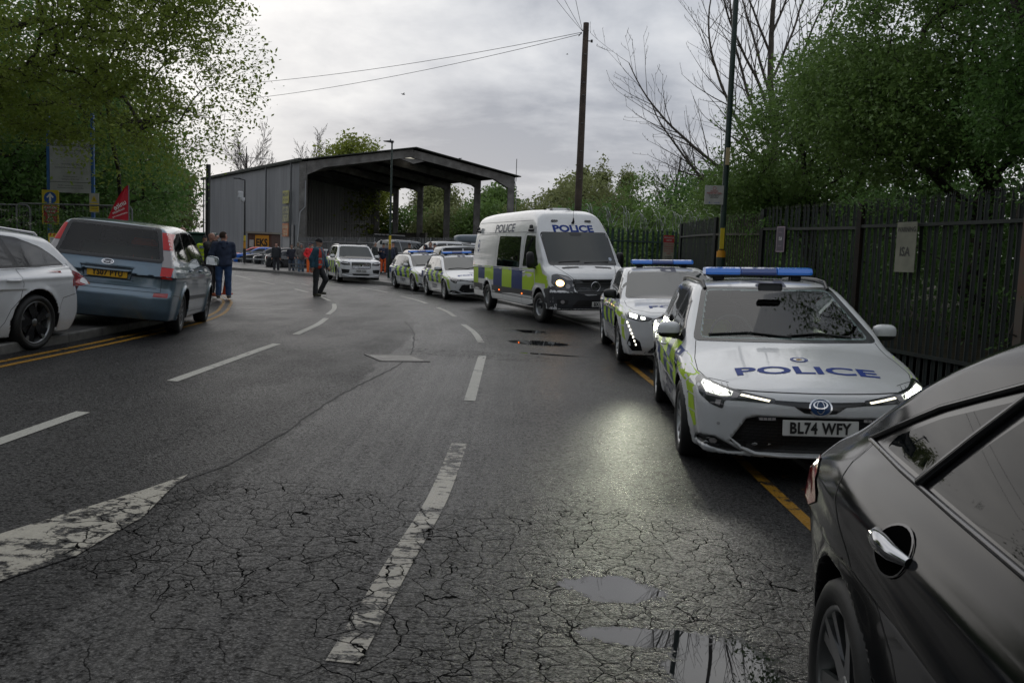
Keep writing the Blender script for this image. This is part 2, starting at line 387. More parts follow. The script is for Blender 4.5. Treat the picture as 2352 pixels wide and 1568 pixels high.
class Car:
    def __init__(s, sp):
        s.sp = sp; g = sp.get; hw = sp['hw']; s.hw = hw
        P = curve(sp['plan']); Sc = curve(sp['sect']); D = curve(sp['deck']); Ff = curve(sp['nose']); Fr = curve(sp['tail'])
        Rf = curve(sp['roof']); Gb = curve(sp['gplan']); zb = sp['zb']; bf, bfn = sp['bowf']; br_, brn = sp['bowr']
        yw, zw, yw1, zw1, bw = sp['ws']; yr, zr, yr1, zr1, brs = sp['rs']
        slw = (yw1 - yw) / (zw1 - zw); cw = 1 / math.sqrt(1 + slw * slw); slr = (yr1 - yr) / (zr1 - zr); crr = 1 / math.sqrt(1 + slr * slr)
        zg = sp['zg']; tum = sp['tum']; tc_ = g('tumc', 0.15); crown = g('crown', 0.05); rcrown = g('rcrown', 0.05)
        kd, kn, kr, kw, kj = sp.get('k', (0.07, 0.06, 0.09, 0.05, 0.035)); ax_y = sp['axles']; wr = sp['wr']; ar = sp['ar']
        waves = sp.get('waves', []); rec = sp.get('recess', []); flare = g('flare', 0.018); archx = hw - 0.27
        wbump = g('wbulge', 0.0)
        def F(x, y, z):
            ax = np.abs(x); q = ax / hw; W = P(y) + Sc(z)
            for (yc, zc) in ((a, wr) for a in ax_y):
                d = np.sqrt((y - yc) ** 2 + (z - zc) ** 2) - ar; W = W + flare * np.exp(-(np.maximum(d, 0) / .055) ** 2) * (z > -.5)
            for (amp, y0, z0, y1, z1, wd, fade) in waves:
                zc = z0 + (z1 - z0) * (y - y0) / (y1 - y0); t = (z - zc) / wd
                m = 1 / (1 + np.exp(-(y - min(y0, y1)) / fade)) / (1 + np.exp((y - max(y0, y1)) / fade))
                W = W + amp * np.exp(-t * t) * m
            fs = ax - W; dz = z - (D(y) - crown * q ** 2.2)
            ff = (Ff(z) + bf * q ** bfn) - y; fr = y - (Fr(z) - br_ * q ** brn)
            low = smax(smax(fs, dz, kd), smax(ff, fr, .02), kn)
            dzg = z - zg; gs = (ax - (Gb(y) - tum * dzg - tc_ * dzg * np.abs(dzg))) * .95
            gr = z - (Rf(y) - rcrown * q * q); gw = ((yw + (z - zw) * slw + bw * ax * ax - wbump * np.clip(1 - ((z - (zw + zw1) / 2) / (.5 * (zw1 - zw))) ** 2, 0, 1)) - y) * cw
            gb = (y - (yr + (z - zr) * slr - brs * ax * ax)) * crr
            gn = np.maximum(smax(smax(gs, gr, kr), smax(gw, gb, .02), kw), (zg - .2) - z)
            f = smin(low, gn, kj)
            f = smax(f, zb - z, .03)
            for (pr, poly, dep, sdw) in rec:
                if pr == 'front': msk = y < sp['axles'][0]; a, b = ax, z
                elif pr == 'rear': msk = y > sp['axles'][1]; a, b = ax, z
                else: msk = ax > hw - .35; a, b = y, z
                lo_ = np.min(poly, 0) - sdw; hi_ = np.max(poly, 0) + sdw; msk = msk & (np.abs(f) < .12) & (a > lo_[0]) & (a < hi_[0]) & (b > lo_[1]) & (b < hi_[1])
                if msk.any(): d = sdpoly(a[msk], b[msk], poly); f = f.copy(); f[msk] += dep * np.clip(.5 - d / sdw, 0, 1)
            for yc in ax_y:
                c = np.maximum(np.sqrt((y - yc) ** 2 + (z - wr) ** 2) - ar, archx - ax); f = np.maximum(f, -c)
            return f
        s.F = F; s.parts = []
    def bounds(s):
        sp = s.sp; y0 = min(p[1] for p in sp['nose']); y1 = max(p[1] for p in sp['tail']); z1 = max(p[1] for p in sp['roof'])
        return (-s.hw - .06, y0 - .05, sp['zb'] - .06), (s.hw + .06, y1 + .06, z1 + .06)
    def body(s, root, h, paint, split=True, lower=None):
        lo, hi = s.bounds(); P, Q, Nn = nets(s.F, lo, hi, h); C = P[Q].mean(1); Nf = Nn[Q].mean(1); sp = s.sp; mi = np.zeros(len(Q), int)
        for yc in sp['axles']:
            d = np.sqrt((C[:, 1] - yc) ** 2 + (C[:, 2] - sp['wr']) ** 2)
            mi[(d < sp['ar'] + .012) & (np.abs(C[:, 0]) < s.hw - .015)] = 1
            mi[(d < sp['ar'] + .004)] = 1
        mi[(Nf[:, 2] < -.75) & (C[:, 2] < sp['zb'] + .06)] = 1
        if lower:
            for fn in lower: mi[fn(C, Nf)] = 1
        for (pr, poly) in getattr(s, 'holes', []):
            a, b_ = (C[:, 0], C[:, 2]) if pr in ('front', 'rear') else (C[:, 1], C[:, 2]); k = sdpoly(a, b_, poly) < -.012
            k &= (Nf[:, 1] < -.2) & (C[:, 1] < 0) if pr == 'front' else ((Nf[:, 1] > .2) & (C[:, 1] > 0) if pr == 'rear' else (np.abs(Nf[:, 0]) > .4))
            Q = Q[~k]; C = C[~k]; Nf = Nf[~k]; mi = mi[~k]
        grp = np.zeros(len(Q), int); names = ['body']
        if split:
            ax = np.abs(C[:, 0])
            for nm, fn in sp.get('split', []):
                m = fn(C, Nf) & (grp == 0)
                if nm == 'door':
                    for sd in (-1, 1):
                        k = m & (C[:, 0] * sd > 0)
                        if k.any(): names.append(nm); grp[k] = len(names) - 1
                elif m.any(): names.append(nm); grp[m] = len(names) - 1
        for gi, nm in enumerate(names):
            k = grp == gi; q = Q[k]; u, inv = np.unique(q, return_inverse=True); inv = inv.reshape(q.shape)
            me = np_mesh(nm, P[u], inv, [paint, M_BLACK], mi[k], True, Nn[u]); link_mesh(nm, me, root)
    def project(s, V2, proj, side=1, off=0.002): return s.project_many([(V2, proj, side, off)])
    def project_many(s, jobs):
        P0 = []; DD = []; OF = []; SD = []; sp = s.sp
        for (V2, proj, side, off) in jobs:
            V2 = np.asarray(V2, float); n = len(V2); Z = np.zeros(n)
            if proj == 'side': p = np.stack([Z + side * (s.hw + .12), V2[:, 0], V2[:, 1]], 1); D = (-side, 0, 0)
            elif proj == 'front': p = np.stack([V2[:, 0], Z + min(q[1] for q in sp['nose']) - .1, V2[:, 1]], 1); D = (0, 1, 0)
            elif proj == 'rear': p = np.stack([V2[:, 0], Z + max(q[1] for q in sp['tail']) + .1, V2[:, 1]], 1); D = (0, -1, 0)
            else: p = np.stack([V2[:, 0], V2[:, 1], Z + max(q[1] for q in sp['roof']) + .1], 1); D = (0, 0, -1)
            P0.append(p); DD.append(np.tile(np.array(D, float), (n, 1))); OF.append(np.full(n, off)); SD.append(np.full(n, proj == 'side'))
        P0 = np.concatenate(P0); DD = np.concatenate(DD); OF = np.concatenate(OF); SD = np.concatenate(SD); P = raysolve(s.F, P0, DD)
        for _ in range(10):                                                    # flank decals stay below the shoulder
            bad = SD & (np.abs(P[:, 0]) < s.hw - .16) & (P0[:, 2] < s.sp['zg'] + .03)
            if not bad.any(): break
            P0[bad, 2] -= .02; P[bad] = raysolve(s.F, P0[bad], DD[bad])
        g = grad(s.F, P); nn = g / (np.linalg.norm(g, axis=1, keepdims=True) + 1e-9)
        return P + nn * OF[:, None], nn
    def decal(s, items, name, mats, root, cell=0.05, side=1):
        """items: list of (geo, proj, off, mi [,side]) merged into one part"""
        FF = []; MI = []; n = 0; jobs = []
        for it in items:
            geo, proj, off, mi = it[:4]; sd = it[4] if len(it) > 4 else side
            V, Fc = grid_poly(geo, cell); jobs.append((V, proj, sd, off))
            flip = (proj == 'side' and sd < 0) or proj == 'rear'
            for f in Fc:
                ar = sum(V[f[i]][0] * V[f[(i + 1) % len(f)]][1] - V[f[(i + 1) % len(f)]][0] * V[f[i]][1] for i in range(len(f)))
                if (ar < 0) != flip: f = f[::-1]
                FF.append(tuple(i + n for i in f)); MI.append(mi)
            n += len(V)
        if not jobs: return None
        P, nn = s.project_many(jobs)
        bad = np.abs(s.F(P[:, 0], P[:, 1], P[:, 2])) > .04                     # corners that fall off the silhouette
        if bad.any():
            k = [i for i, f in enumerate(FF) if not any(bad[j] for j in f)]
            if not k: return None
            FF = [FF[i] for i in k]; MI = [MI[i] for i in k]; P[bad] = P[~bad][0]
        me = np_mesh(name, P, FF, mats, MI, True, nn); return link_mesh(name, me, root)
    def ribbon(s, lines, name, m, root, w=0.006, off=0.0012, step=0.04):
        """thin lines that follow the surface: (pts, proj, side)"""
        items = []
        for (pts, proj, side) in lines:
            for a, b in zip(pts[:-1], pts[1:]):
                a = np.array(a, float); b = np.array(b, float); d = b - a; ln = np.linalg.norm(d); nrm = np.array([-d[1], d[0]]) / ln * w / 2
                e = d / ln * w * .4
                items.append(([tuple(a - e + nrm), tuple(b + e + nrm), tuple(b + e - nrm), tuple(a - e - nrm)], proj, off, 0, side))
        return s.decal(items, name, [m], root, cell=step)
def cabin(root, y0, y1, hw, zt, floor=.28, rhd=-1, vest=None):
    """seats, dashboard and steering wheel seen through clear glass"""
    D = mat('cabin_fabric', (.10, .102, .108), .9); Pp = mat('cabin_plastic', (.05, .052, .055), .6)
    b = MB(); b.box((0, y0 + .22, zt - .60), (hw * 1.7, .50, .22), 0, bev=.08); b.box((0, y0 + .38, zt - .72), (.25, .35, .3), 0, bev=.05); b.build('dashboard', [Pp], root)
    for sx in (-1, 1):
        x = sx * hw * .43; b = MB(); y = y0 + 1.10; b.box((x, y, floor + .22), (.50, .52, .20), 0, bev=.06); b.box((x, y + .30, floor + .62), (.48, .15, .62), 0, M=Matrix.Rotation(-.22, 4, 'X'), bev=.06); b.box((x, y + .41, floor + 1.0), (.27, .10, .17), 0, bev=.045); b.build('front_seat', [D], root)
    b = MB(); b.box((0, y0 + 1.95, floor + .24), (hw * 1.45, .5, .2), 0, bev=.06); b.box((0, y0 + 2.25, floor + .6), (hw * 1.45, .14, .6), 0, M=Matrix.Rotation(-.25, 4, 'X'), bev=.05)
    b.build('rear_bench', [D], root)
    b = MB(); cx_ = rhd * hw * .43; cz_ = zt - .42; cy = y0 + .55; b.tube([(cx_ + .185 * math.cos(t), cy + .06 * math.sin(t), cz_ + .175 * math.sin(t)) for t in np.linspace(0, 2 * math.pi, 25)], .015, 6, cap=False); b.bar((cx_ - .17, cy, cz_), (cx_ + .17, cy, cz_), .03, .03); b.build('steering_wheel', [Pp], root)
    b = MB(); b.box((0, (y0 + y1) / 2, floor), (hw * 1.7, y1 - y0, .03)); b.build('cabin_floor', [Pp], root)
    b = MB(); b.box((0, y0 + .62, zt + .02), (.22, .03, .07), 0, bev=.02); b.build('rear_view_mirror', [Pp], root)
def tgeo(body, h, cx, cy, sx=1.0, bold=0.0, rot=0.0, flipx=False, flipy=False, space=1.0):
    """text of cap height h centred at cx, cy"""
    V, Fc = text_geo(body, h / 0.7, bold * h, 1.0, space=space)
    if len(V) == 0: return V, Fc
    c = (V.max(0) + V.min(0)) / 2; V = (V - c) * np.array([sx, 1.0])
    if flipx: V[:, 0] *= -1
    if flipy: V[:, 1] *= -1
    if rot: ca, sa = math.cos(rot), math.sin(rot); V = V @ np.array([[ca, sa], [-sa, ca]])
    return V + np.array([cx, cy]), Fc
def ring(cx, cy, r0, r1, n=28, sx=1.0):
    V = []; Fc = []
    for k in range(n):
        t = 2 * math.pi * k / n; V += [(cx + r0 * math.cos(t) * sx, cy + r0 * math.sin(t)), (cx + r1 * math.cos(t) * sx, cy + r1 * math.sin(t))]
    for k in range(n): a = 2 * k; b = 2 * ((k + 1) % n); Fc.append((a, a + 1, b + 1, b))
    return np.array(V), Fc
def disc(cx, cy, r, n=28, sx=1.0): return [(cx + r * math.cos(2 * math.pi * k / n) * sx, cy + r * math.sin(2 * math.pi * k / n)) for k in range(n)]
def mirx(poly): return [tuple([-p[0]] + list(p[1:])) for p in poly][::-1]

WHEELS = {}
def wheel_meshes(key, r, rr, wd, style, rimmat, n=36):
    if key in WHEELS: return WHEELS[key]
    t = MB(); hw = wd / 2
    t.lathe([(-hw * .8, rr * .97), (-hw, rr + .012), (-hw * 1.04, (r + rr) / 2), (-hw * .92, r - .015), (-hw * .6, r), (hw * .6, r), (hw * .92, r - .015), (hw * 1.04, (r + rr) / 2), (hw, rr + .012), (hw * .8, rr * .97)], n, 0)
    for gx in (-.35, 0, .35): t.lathe([(gx * hw - .006, r + .0015), (gx * hw + .006, r + .0015)], n, 0)
    rm = MB(); fx = hw * .86          # outer face at +x
    rm.lathe([(fx, rr), (fx + .008, rr - .006), (fx, rr - .018), (hw * .3, rr - .03), (-hw * .8, rr - .02)], n, 0)
    rm.lathe([(hw * .1, 0.0), (hw * .1, rr - .03)], n, 1)                       # dark behind the spokes
    rm.lathe([(hw * .32, rr * .62), (hw * .32, rr * .2)], 24, 2)               # brake disc
    hb = rr * .18
    rm.lathe([(fx - .02, hb), (fx - .012, hb * .8), (fx - .01, .0)], 16, 0)
    def spoke(a, w0, w1, r0, r1, xo=0.0, xi=-.018, th=.022, skew=0.0, m=0):
        ca, sa = math.cos(a), math.sin(a); pts = []
        for (q, ww, xx, sk) in ((r0, w0, xi, 0), (r1, w1, xo, skew)):
            for sgn in (-1, 1):
                for dx in (0, -th):
                    u, v = q, sgn * ww / 2 + sk; pts.append((fx + xx + dx, u * ca - v * sa, u * sa + v * ca))
        # ridge in the middle
        V = pts; rm.add(V, [(0, 4, 6, 2), (1, 3, 7, 5), (0, 1, 5, 4), (2, 6, 7, 3), (4, 5, 7, 6), (0, 2, 3, 1)], m)
    if style == 'five_twin':
        for k in range(5):
            a = 2 * math.pi * k / 5 + .3
            for o in (-1, 1): spoke(a + o * .13, .03, .034, hb * .8, rr - .012, skew=o * .022)
    elif style == 'rotor':
        for k in range(5):
            a = 2 * math.pi * k / 5 + .35; spoke(a, .05, .17, hb * .7, rr - .02, xo=-.012, skew=.05, m=1); spoke(a - .02, .02, .06, rr * .72, rr - .01, xo=.002, xi=-.008, skew=.0, th=.01)
    elif style == 'ten':
        for k in range(10): spoke(2 * math.pi * k / 10, .03, .026, hb * .8, rr - .012)
    elif style == 'steel':
        rm.lathe([(fx - .05, hb), (fx - .012, rr * .55), (fx - .05, rr * .8), (fx - .045, rr - .02)], n, 0)
    elif style == 'merc5':
        for k in range(5):
            a = 2 * math.pi * k / 5 + 1.2
            spoke(a, .075, .022, hb * .8, rr - .008, xo=.004, xi=-.02)
            for o in (-1, 1): spoke(a + o * .26, .018, .038, hb * 1.0, rr - .012, xo=-.002, xi=-.03, skew=o * .012)
    elif style == 'cover':
        rm.lathe([(fx - .01, hb), (fx - .004, rr * .9), (fx - .01, rr)], n, 0)
        for k in range(9): spoke(2 * math.pi * k / 9, .014, .05, rr * .35, rr * .88, xo=.001, xi=.001, th=.004, m=1)
    me = []
    for mb, nm, ms in ((t, 'tyre', [M_TYRE]), (rm, 'rim', [rimmat, M_GLOSSB, mat('brake_disc', (.2, .2, .2), .4, metal=.8)])):
        o = mb.build(nm, ms); me.append(o.data); bpy.data.objects.remove(o)
    WHEELS[key] = me; return me
def add_wheels(root, key, wb, track, r, rr, wd, style, rimmat, steer=0.0, axles=None):
    tm, rm = wheel_meshes(key, r, rr, wd, style, rimmat)
    for ay in (axles or (-wb / 2, wb / 2)):
        for sd in (-1, 1):
            hub = bpy.data.objects.new('wheel', None); S.collection.objects.link(hub); hub.parent = root; hub.empty_display_size = .1
            hub.location = (sd * (track / 2), ay, r); hub.rotation_euler = (random.Random(ay * 7 + sd).uniform(0, 1) if False else 0, 0, (math.pi if sd < 0 else 0) + (steer if ay < 0 else 0))
            link_mesh('tyre', tm, hub); link_mesh('rim', rm, hub)
def plate(root, text, loc, rz=0.0, yellow=False, tilt=0.0, w=.52, h=.111, m_tx=None):
    e = bpy.data.objects.new('number_plate', None); S.collection.objects.link(e); e.parent = root; e.location = loc; e.rotation_euler = (tilt, 0, rz)
    b = MB(); b.box((0, 0, 0), (w, .012, h), 0, bev=.004); b.build('plate_board', [M_PLATEY if yellow else M_PLATEW], e)
    V, Fc = tgeo(text, .076, 0, 0, sx=.80, bold=.055, space=1.10); k = min(1.0, (w - .03) / (V[:, 0].max() - V[:, 0].min())); V = V * np.array([k, 1])
    t = MB(); t.add([(v[0], -.0085, v[1]) for v in V], Fc, 0); t.build('plate_characters', [M_PLTX], e); return e
def mirror(root, side, y, z, x, m_top, size=(.20, .11, .15), stalk=True, low=M_BLACK):
    """wing mirror: rounded shell, glass at the back"""
    sx, sy, sz = size; c = np.array([side * (x + sx / 2 + .03), y, z])
    def F(X, Y, Z):
        a = (X - c[0]) / (sx / 2); b = (Y - c[1]) / (sy / 2); d = (Z - c[2]) / (sz / 2)
        f = ((np.abs(a) ** 3 + np.abs(b) ** 2.2 + np.abs(d) ** 3) ** (1 / 3) - 1) * min(sy, sz) / 2
        return np.maximum(f, (Y - c[1]) - sy * .28)
    P, Q, Nn = nets(F, c - np.array([sx, sy, sz]) * .62, c + np.array([sx, sy, sz]) * .62, .014); C = P[Q].mean(1)
    mi = (C[:, 2] < z - sz * .22).astype(int)
    me = np_mesh('wing_mirror', P, Q, [m_top, low], mi, True, Nn); o = link_mesh('wing_mirror', me, root)
    g = MB(); g.box((c[0], y + sy * .29, z), (sx * .82, .006, sz * .74), 0, bev=.002); g.build('mirror_glass', [mat('mirror_glass', (.55, .58, .6), .03, metal=1)], o)
    a = MB(); a.bar((side * (x - .05), y + .01, z - sz * .52), (side * (x + sx * .5), y, z - sz * .42), .06, .035, 0); a.build('mirror_arm', [M_BLACK], o); return o
def handle(car, root, side, y, z, m, ln=.19):
    V, nn = car.project([(y, z)], 'side', side, .0); x = V[0][0]; b = MB()
    b.tube([(x, y - ln / 2, z), (x + side * .032, y - ln / 2 + .03, z), (x + side * .036, y, z), (x + side * .032, y + ln / 2 - .03, z), (x, y + ln / 2, z)], .012, 8); b.build('door_handle', [m], root)
def lightbar(root, y, z, w=1.12):
    e = bpy.data.objects.new('light_bar', None); S.collection.objects.link(e); e.parent = root; e.location = (0, y, z)
    n = [(-w / 2, -w / 6 - .004, 0), (-w / 6, w / 6, 1), (w / 6 + .004, w / 2, 0)]
    for (a, b, k) in n:
        m = MB(); pr = [(-.13, .0), (-.145, .022), (-.12, .06), (-.06, .072), (.06, .072), (.12, .06), (.145, .022), (.13, .0)]
        L_ = [a + .004, b - .004]; ends = []
        V = []; 
        xs = [L_[0], L_[0] + .03, L_[1] - .03, L_[1]]; sc = [.9 if a == -w / 2 else 1, 1, 1, .9 if b == w / 2 else 1]
        for x_, q in zip(xs, sc):
            for (py, pz) in pr: V.append((x_, py * q, .035 + (pz - .035) * q))
        Fc = []
        for i in range(3):
            for j in range(8): Fc.append((i * 8 + j, i * 8 + (j + 1) % 8, (i + 1) * 8 + (j + 1) % 8, (i + 1) * 8 + j))
        Fc = [f[::-1] for f in Fc] + [tuple(range(8)), tuple(range(31, 23, -1))]
        m.add(V, Fc, 0); m.build('beacon_lens', [M_BLUELENS2 if k else M_BLUELENS], e)
    b = MB(); b.box((0, 0, -.006), (w * .97, .25, .022), 0, bev=.006)
    for sd in (-1, 1): b.box((sd * w * .36, 0, -.035), (.10, .12, .05), 0, bev=.01)
    b.build('mounting_base', [M_BLACK], e); return e
def spot(root, loc, energy, col, tgt, size=R(70), rad=0.05, blend=.8):
    d = bpy.data.lights.new('headlamp_beam', 'SPOT'); o = bpy.data.objects.new('headlamp_beam', d); S.collection.objects.link(o); o.parent = root
    d.energy = energy; d.color = col; d.spot_size = size; d.spot_blend = blend; d.shadow_soft_size = rad
    o.location = loc; v = Vector(tgt) - Vector(loc); o.rotation_euler = v.to_track_quat('-Z', 'Y').to_euler(); return o
def place(root, fp, rp, off_x, wb, tilt=0.0, away=False, zoff=0.0, pitch=0.0):
    """fp, rp: ground contact of the front and rear wheel on the side x=off_x of the car (local)"""
    d = Vector((rp[0] - fp[0], rp[1] - fp[1])); phi = math.atan2(-d.x, d.y)      # local +y goes front -> rear
    mid = Vector(((fp[0] + rp[0]) / 2, (fp[1] + rp[1]) / 2)); c, s_ = math.cos(phi), math.sin(phi)
    o = mid - Vector((c * off_x, s_ * off_x)); z = abs(off_x) * math.sin(abs(tilt)) + zoff
    root.matrix_world = Matrix.Translation((o.x, o.y, z)) @ Matrix.Rotation(phi, 4, 'Z') @ Matrix.Rotation(tilt, 4, 'Y') @ Matrix.Rotation(pitch, 4, 'X')
def place_xy(root, x, y, phi, tilt=0.0, z=0.0):
    root.matrix_world = Matrix.Translation((x, y, z)) @ Matrix.Rotation(phi, 4, 'Z') @ Matrix.Rotation(tilt, 4, 'Y')
def gz(x, y):
    """the road falls towards the right over the nearest twenty metres"""
    t = min(1, max(0, (y - 11.5) / 10)); return -0.037 * min(4, max(-7, x)) * (1 - t * t * (3 - 2 * t))
def interp_line(p, q, t): return (p[0] + (q[0] - p[0]) * t, p[1] + (q[1] - p[1]) * t)
# ---------------------------------------------------------------- node shorthand
class NB:
    def __init__(s, name, rough=.5, spec=.5):
        s.m = bpy.data.materials.new(name); s.m.use_nodes = True; s.nt = s.m.node_tree; s.N = s.nt.nodes; s.L = s.nt.links
        s.b = s.N['Principled BSDF']; s.b.inputs['Roughness'].default_value = rough; s.b.inputs['Specular IOR Level'].default_value = spec; s.tc = s.N.new('ShaderNodeTexCoord').outputs['Object']
    def put(s, sock, v):
        if isinstance(v, (int, float)): sock.default_value = v
        elif isinstance(v, tuple): sock.default_value = v if len(v) == 4 or sock.type == 'VECTOR' else (*v, 1)
        else: s.L.new(v, sock)
    def m_(s, op, a, b=None, c=None, clamp=False):
        n = s.N.new('ShaderNodeMath'); n.operation = op; n.use_clamp = clamp
        for i, v in enumerate((a, b, c)):
            if v is not None: s.put(n.inputs[i], v)
        return n.outputs[0]
    def noise(s, scale, detail=4, rough=.55, vec=None, dist=0):
        n = s.N.new('ShaderNodeTexNoise'); n.inputs['Scale'].default_value = scale; n.inputs['Detail'].default_value = detail; n.inputs['Roughness'].default_value = rough
        n.inputs['Distortion'].default_value = dist; s.L.new(vec if vec is not None else s.tc, n.inputs['Vector']); return n.outputs['Fac']
    def vor(s, scale, feat='F1', vec=None, rnd=1.0):
        n = s.N.new('ShaderNodeTexVoronoi'); n.feature = feat; n.inputs['Scale'].default_value = scale; n.inputs['Randomness'].default_value = rnd
        s.L.new(vec if vec is not None else s.tc, n.inputs['Vector']); return n.outputs['Distance']
    def rng(s, v, a, b, c=0.0, d=1.0, smooth=False):
        n = s.N.new('ShaderNodeMapRange'); s.put(n.inputs[0], v)
        if smooth: n.interpolation_type = 'SMOOTHSTEP'
        for i, q in enumerate((a, b, c, d)): n.inputs[i + 1].default_value = q
        return n.outputs[0]
    def mix(s, f, a, b):
        n = s.N.new('ShaderNodeMix'); n.data_type = 'RGBA'; s.put(n.inputs[0], f); s.put(n.inputs[6], a); s.put(n.inputs[7], b); return n.outputs[2]
    def xyz(s, v=None):
        n = s.N.new('ShaderNodeSeparateXYZ'); s.L.new(v if v is not None else s.tc, n.inputs[0]); return n.outputs
    def comb(s, x, y, z=0.0):
        n = s.N.new('ShaderNodeCombineXYZ')
        for i, v in enumerate((x, y, z)): s.put(n.inputs[i], v)
        return n.outputs[0]
    def mapn(s, sc, loc=(0, 0, 0), vec=None):
        n = s.N.new('ShaderNodeMapping'); n.inputs['Scale'].default_value = sc; n.inputs['Location'].default_value = loc; s.L.new(vec if vec is not None else s.tc, n.inputs[0]); return n.outputs[0]
    def bump(s, h, st=.3, dist=.01, nrm=None):
        n = s.N.new('ShaderNodeBump'); n.inputs['Strength'].default_value = st; n.inputs['Distance'].default_value = dist; s.put(n.inputs['Height'], h)
        if nrm is not None: s.L.new(nrm, n.inputs['Normal'])
        return n.outputs[0]
    def col(s, v): s.put(s.b.inputs['Base Color'], v)
    def inp(s, k, v): s.put(s.b.inputs[k], v)

def road_material(name, mark=None):
    q = NB(name, spec=.5); X, Y, Z = q.xyz()
    yy = q.m_('MAXIMUM', q.m_('SUBTRACT', Y, 13.0), 0.0); s_ = q.m_('ADD', X, q.m_('MULTIPLY', q.m_('MULTIPLY', yy, yy), .0136))     # coordinate across the lane
    agg = q.vor(70.0); agg2 = q.noise(120, 3, .75); big = q.noise(.35, 5, .6); mid = q.noise(2.2, 5, .6); fine = q.noise(38, 6, .75)
    stain = q.noise(.9, 6, .65, q.mapn((1, .35, 1), (4, 9, 0)))
    # darker, finer left lane up to the seam
    wob = q.m_('MULTIPLY', q.m_('SUBTRACT', q.noise(1.4, 3), .5), .35)
    left = q.rng(q.m_('ADD', s_, wob), -1.72, -1.66, 1.0, 0.0); left = q.m_('MULTIPLY', left, q.rng(Y, 12.0, 24.0, 1.0, 0.2))
    base = q.mix(q.rng(big, .35, .65), (.019, .019, .020), (.033, .033, .034))
    base = q.mix(q.m_('MULTIPLY', left, .7), base, (.013, .013, .014))
    base = q.mix(q.rng(mid, .3, .75, 0, .5), base, (.017, .017, .018))
    base = q.mix(q.rng(fine, .42, .50, .85, 0.0), base, (.004, .004, .004))
    base = q.mix(q.rng(agg, .0, .40, .6, 0.0), base, (.075, .072, .068))
    base = q.mix(q.rng(agg2, .60, .70, 0, .6), base, (.24, .235, .22))
    # tyre tracks along the lane
    trk = q.noise(1.0, 5, .7, q.comb(q.m_('MULTIPLY', s_, 11.0), q.m_('MULTIPLY', Y, .16)))
    band = q.m_('MULTIPLY', q.rng(s_, -2.0, -1.2, 0, 1, True), q.rng(s_, -.5, .6, 1, .15, True))
    trkm = q.m_('MULTIPLY', q.rng(trk, .46, .60), band)
    base = q.mix(q.m_('MULTIPLY', trkm, .55), base, (.085, .082, .077))
    # crazed areas
    wv = q.N.new('ShaderNodeVectorMath'); wv.operation = 'ADD'; q.L.new(q.tc, wv.inputs[0])
    ns = q.N.new('ShaderNodeTexNoise'); ns.inputs['Scale'].default_value = 2.4; ns.inputs['Detail'].default_value = 5; q.L.new(q.tc, ns.inputs['Vector'])
    vs = q.N.new('ShaderNodeVectorMath'); vs.operation = 'SCALE'; vs.inputs['Scale'].default_value = .22; q.L.new(ns.outputs['Color'], vs.inputs[0]); q.L.new(vs.outputs[0], wv.inputs[1])
    cr1 = q.m_('MINIMUM', q.vor(6.5, 'DISTANCE_TO_EDGE', wv.outputs[0]), q.m_('ADD', q.m_('MULTIPLY', q.vor(14.0, 'DISTANCE_TO_EDGE', wv.outputs[0]), .9), q.rng(q.noise(2.6, 4, .6), .46, .64, 0.0, .09))); cr2 = q.vor(1.9, 'DISTANCE_TO_EDGE', wv.outputs[0])
    def ell(cx, cy, rx, ry):
        a = q.m_('DIVIDE', q.m_('SUBTRACT', X, cx), rx); b = q.m_('DIVIDE', q.m_('SUBTRACT', Y, cy), ry)
        return q.m_('SUBTRACT', 1.0, q.m_('ADD', q.m_('MULTIPLY', a, a), q.m_('MULTIPLY', b, b)))
    def mx(l):
        r = l[0]
        for v in l[1:]: r = q.m_('MAXIMUM', r, v)
        return r
    zone = mx([ell(-1.2, 4.4, 1.0, .95), ell(.35, 3.9, 1.25, 1.35), ell(.4, 2.9, 1.15, .9), ell(-.5, 12.9, 1.2, .5)])
    zone = q.rng(q.m_('ADD', zone, q.m_('MULTIPLY', q.m_('SUBTRACT', q.noise(1.7, 5, .6), .5), 1.3)), -.15, .15)
    wide = mx([ell(-.3, 3.9, 2.4, 1.9)]); wide = q.rng(wide, 0, .3)
    cw_ = q.m_('MULTIPLY', q.rng(q.noise(6, 4, .7), .35, .65, .009, .022), q.rng(q.vor(6.5, 'DISTANCE_TO_EDGE', wv.outputs[0]), 0, .02, 1.2, .8)); ck = q.m_('MULTIPLY', q.m_('LESS_THAN', cr1, cw_), zone); ck2 = q.m_('MULTIPLY', q.rng(cr2, .0, .009, 1, 0), q.m_('MULTIPLY', wide, q.rng(mid, .42, .55)))
    crack = q.m_('MAXIMUM', ck, ck2); halo = q.m_('MULTIPLY', q.rng(cr1, .0, .10, 1, 0), zone)
    base = q.mix(q.m_('MULTIPLY', halo, .35), base, (.015, .015, .015)); base = q.mix(q.m_('MULTIPLY', crack, .95), base, (.002, .002, .002))
    # standing water: low spots
    w_n = q.m_('MULTIPLY', q.m_('SUBTRACT', q.noise(3.2, 6, .62), .5), 2.4)
    w_f = q.m_('MULTIPLY', q.m_('SUBTRACT', q.noise(22, 5, .7), .5), 2.0)
    near = mx([ell(.51, 3.93, .27, .17), ell(.86, 3.1, .26, .42), ell(.62, 3.42, .34, .10)])
    farw = mx([ell(.46, 15.3, .56, .42), ell(.27, 17.5, .42, .34), ell(-3.5, 31.6, .6, .22), ell(-.5, 24.0, .5, .22), ell(-1.26, 23.25, .16, .08), ell(.6, 13.6, .5, .10)])
    nz_ = q.m_('ADD', near, q.m_('ADD', w_n, w_f)); fz_ = q.m_('ADD', farw, q.m_('MULTIPLY', w_n, .28))
    gate = q.rng(mx([near, farw]), -1.2, -.2)
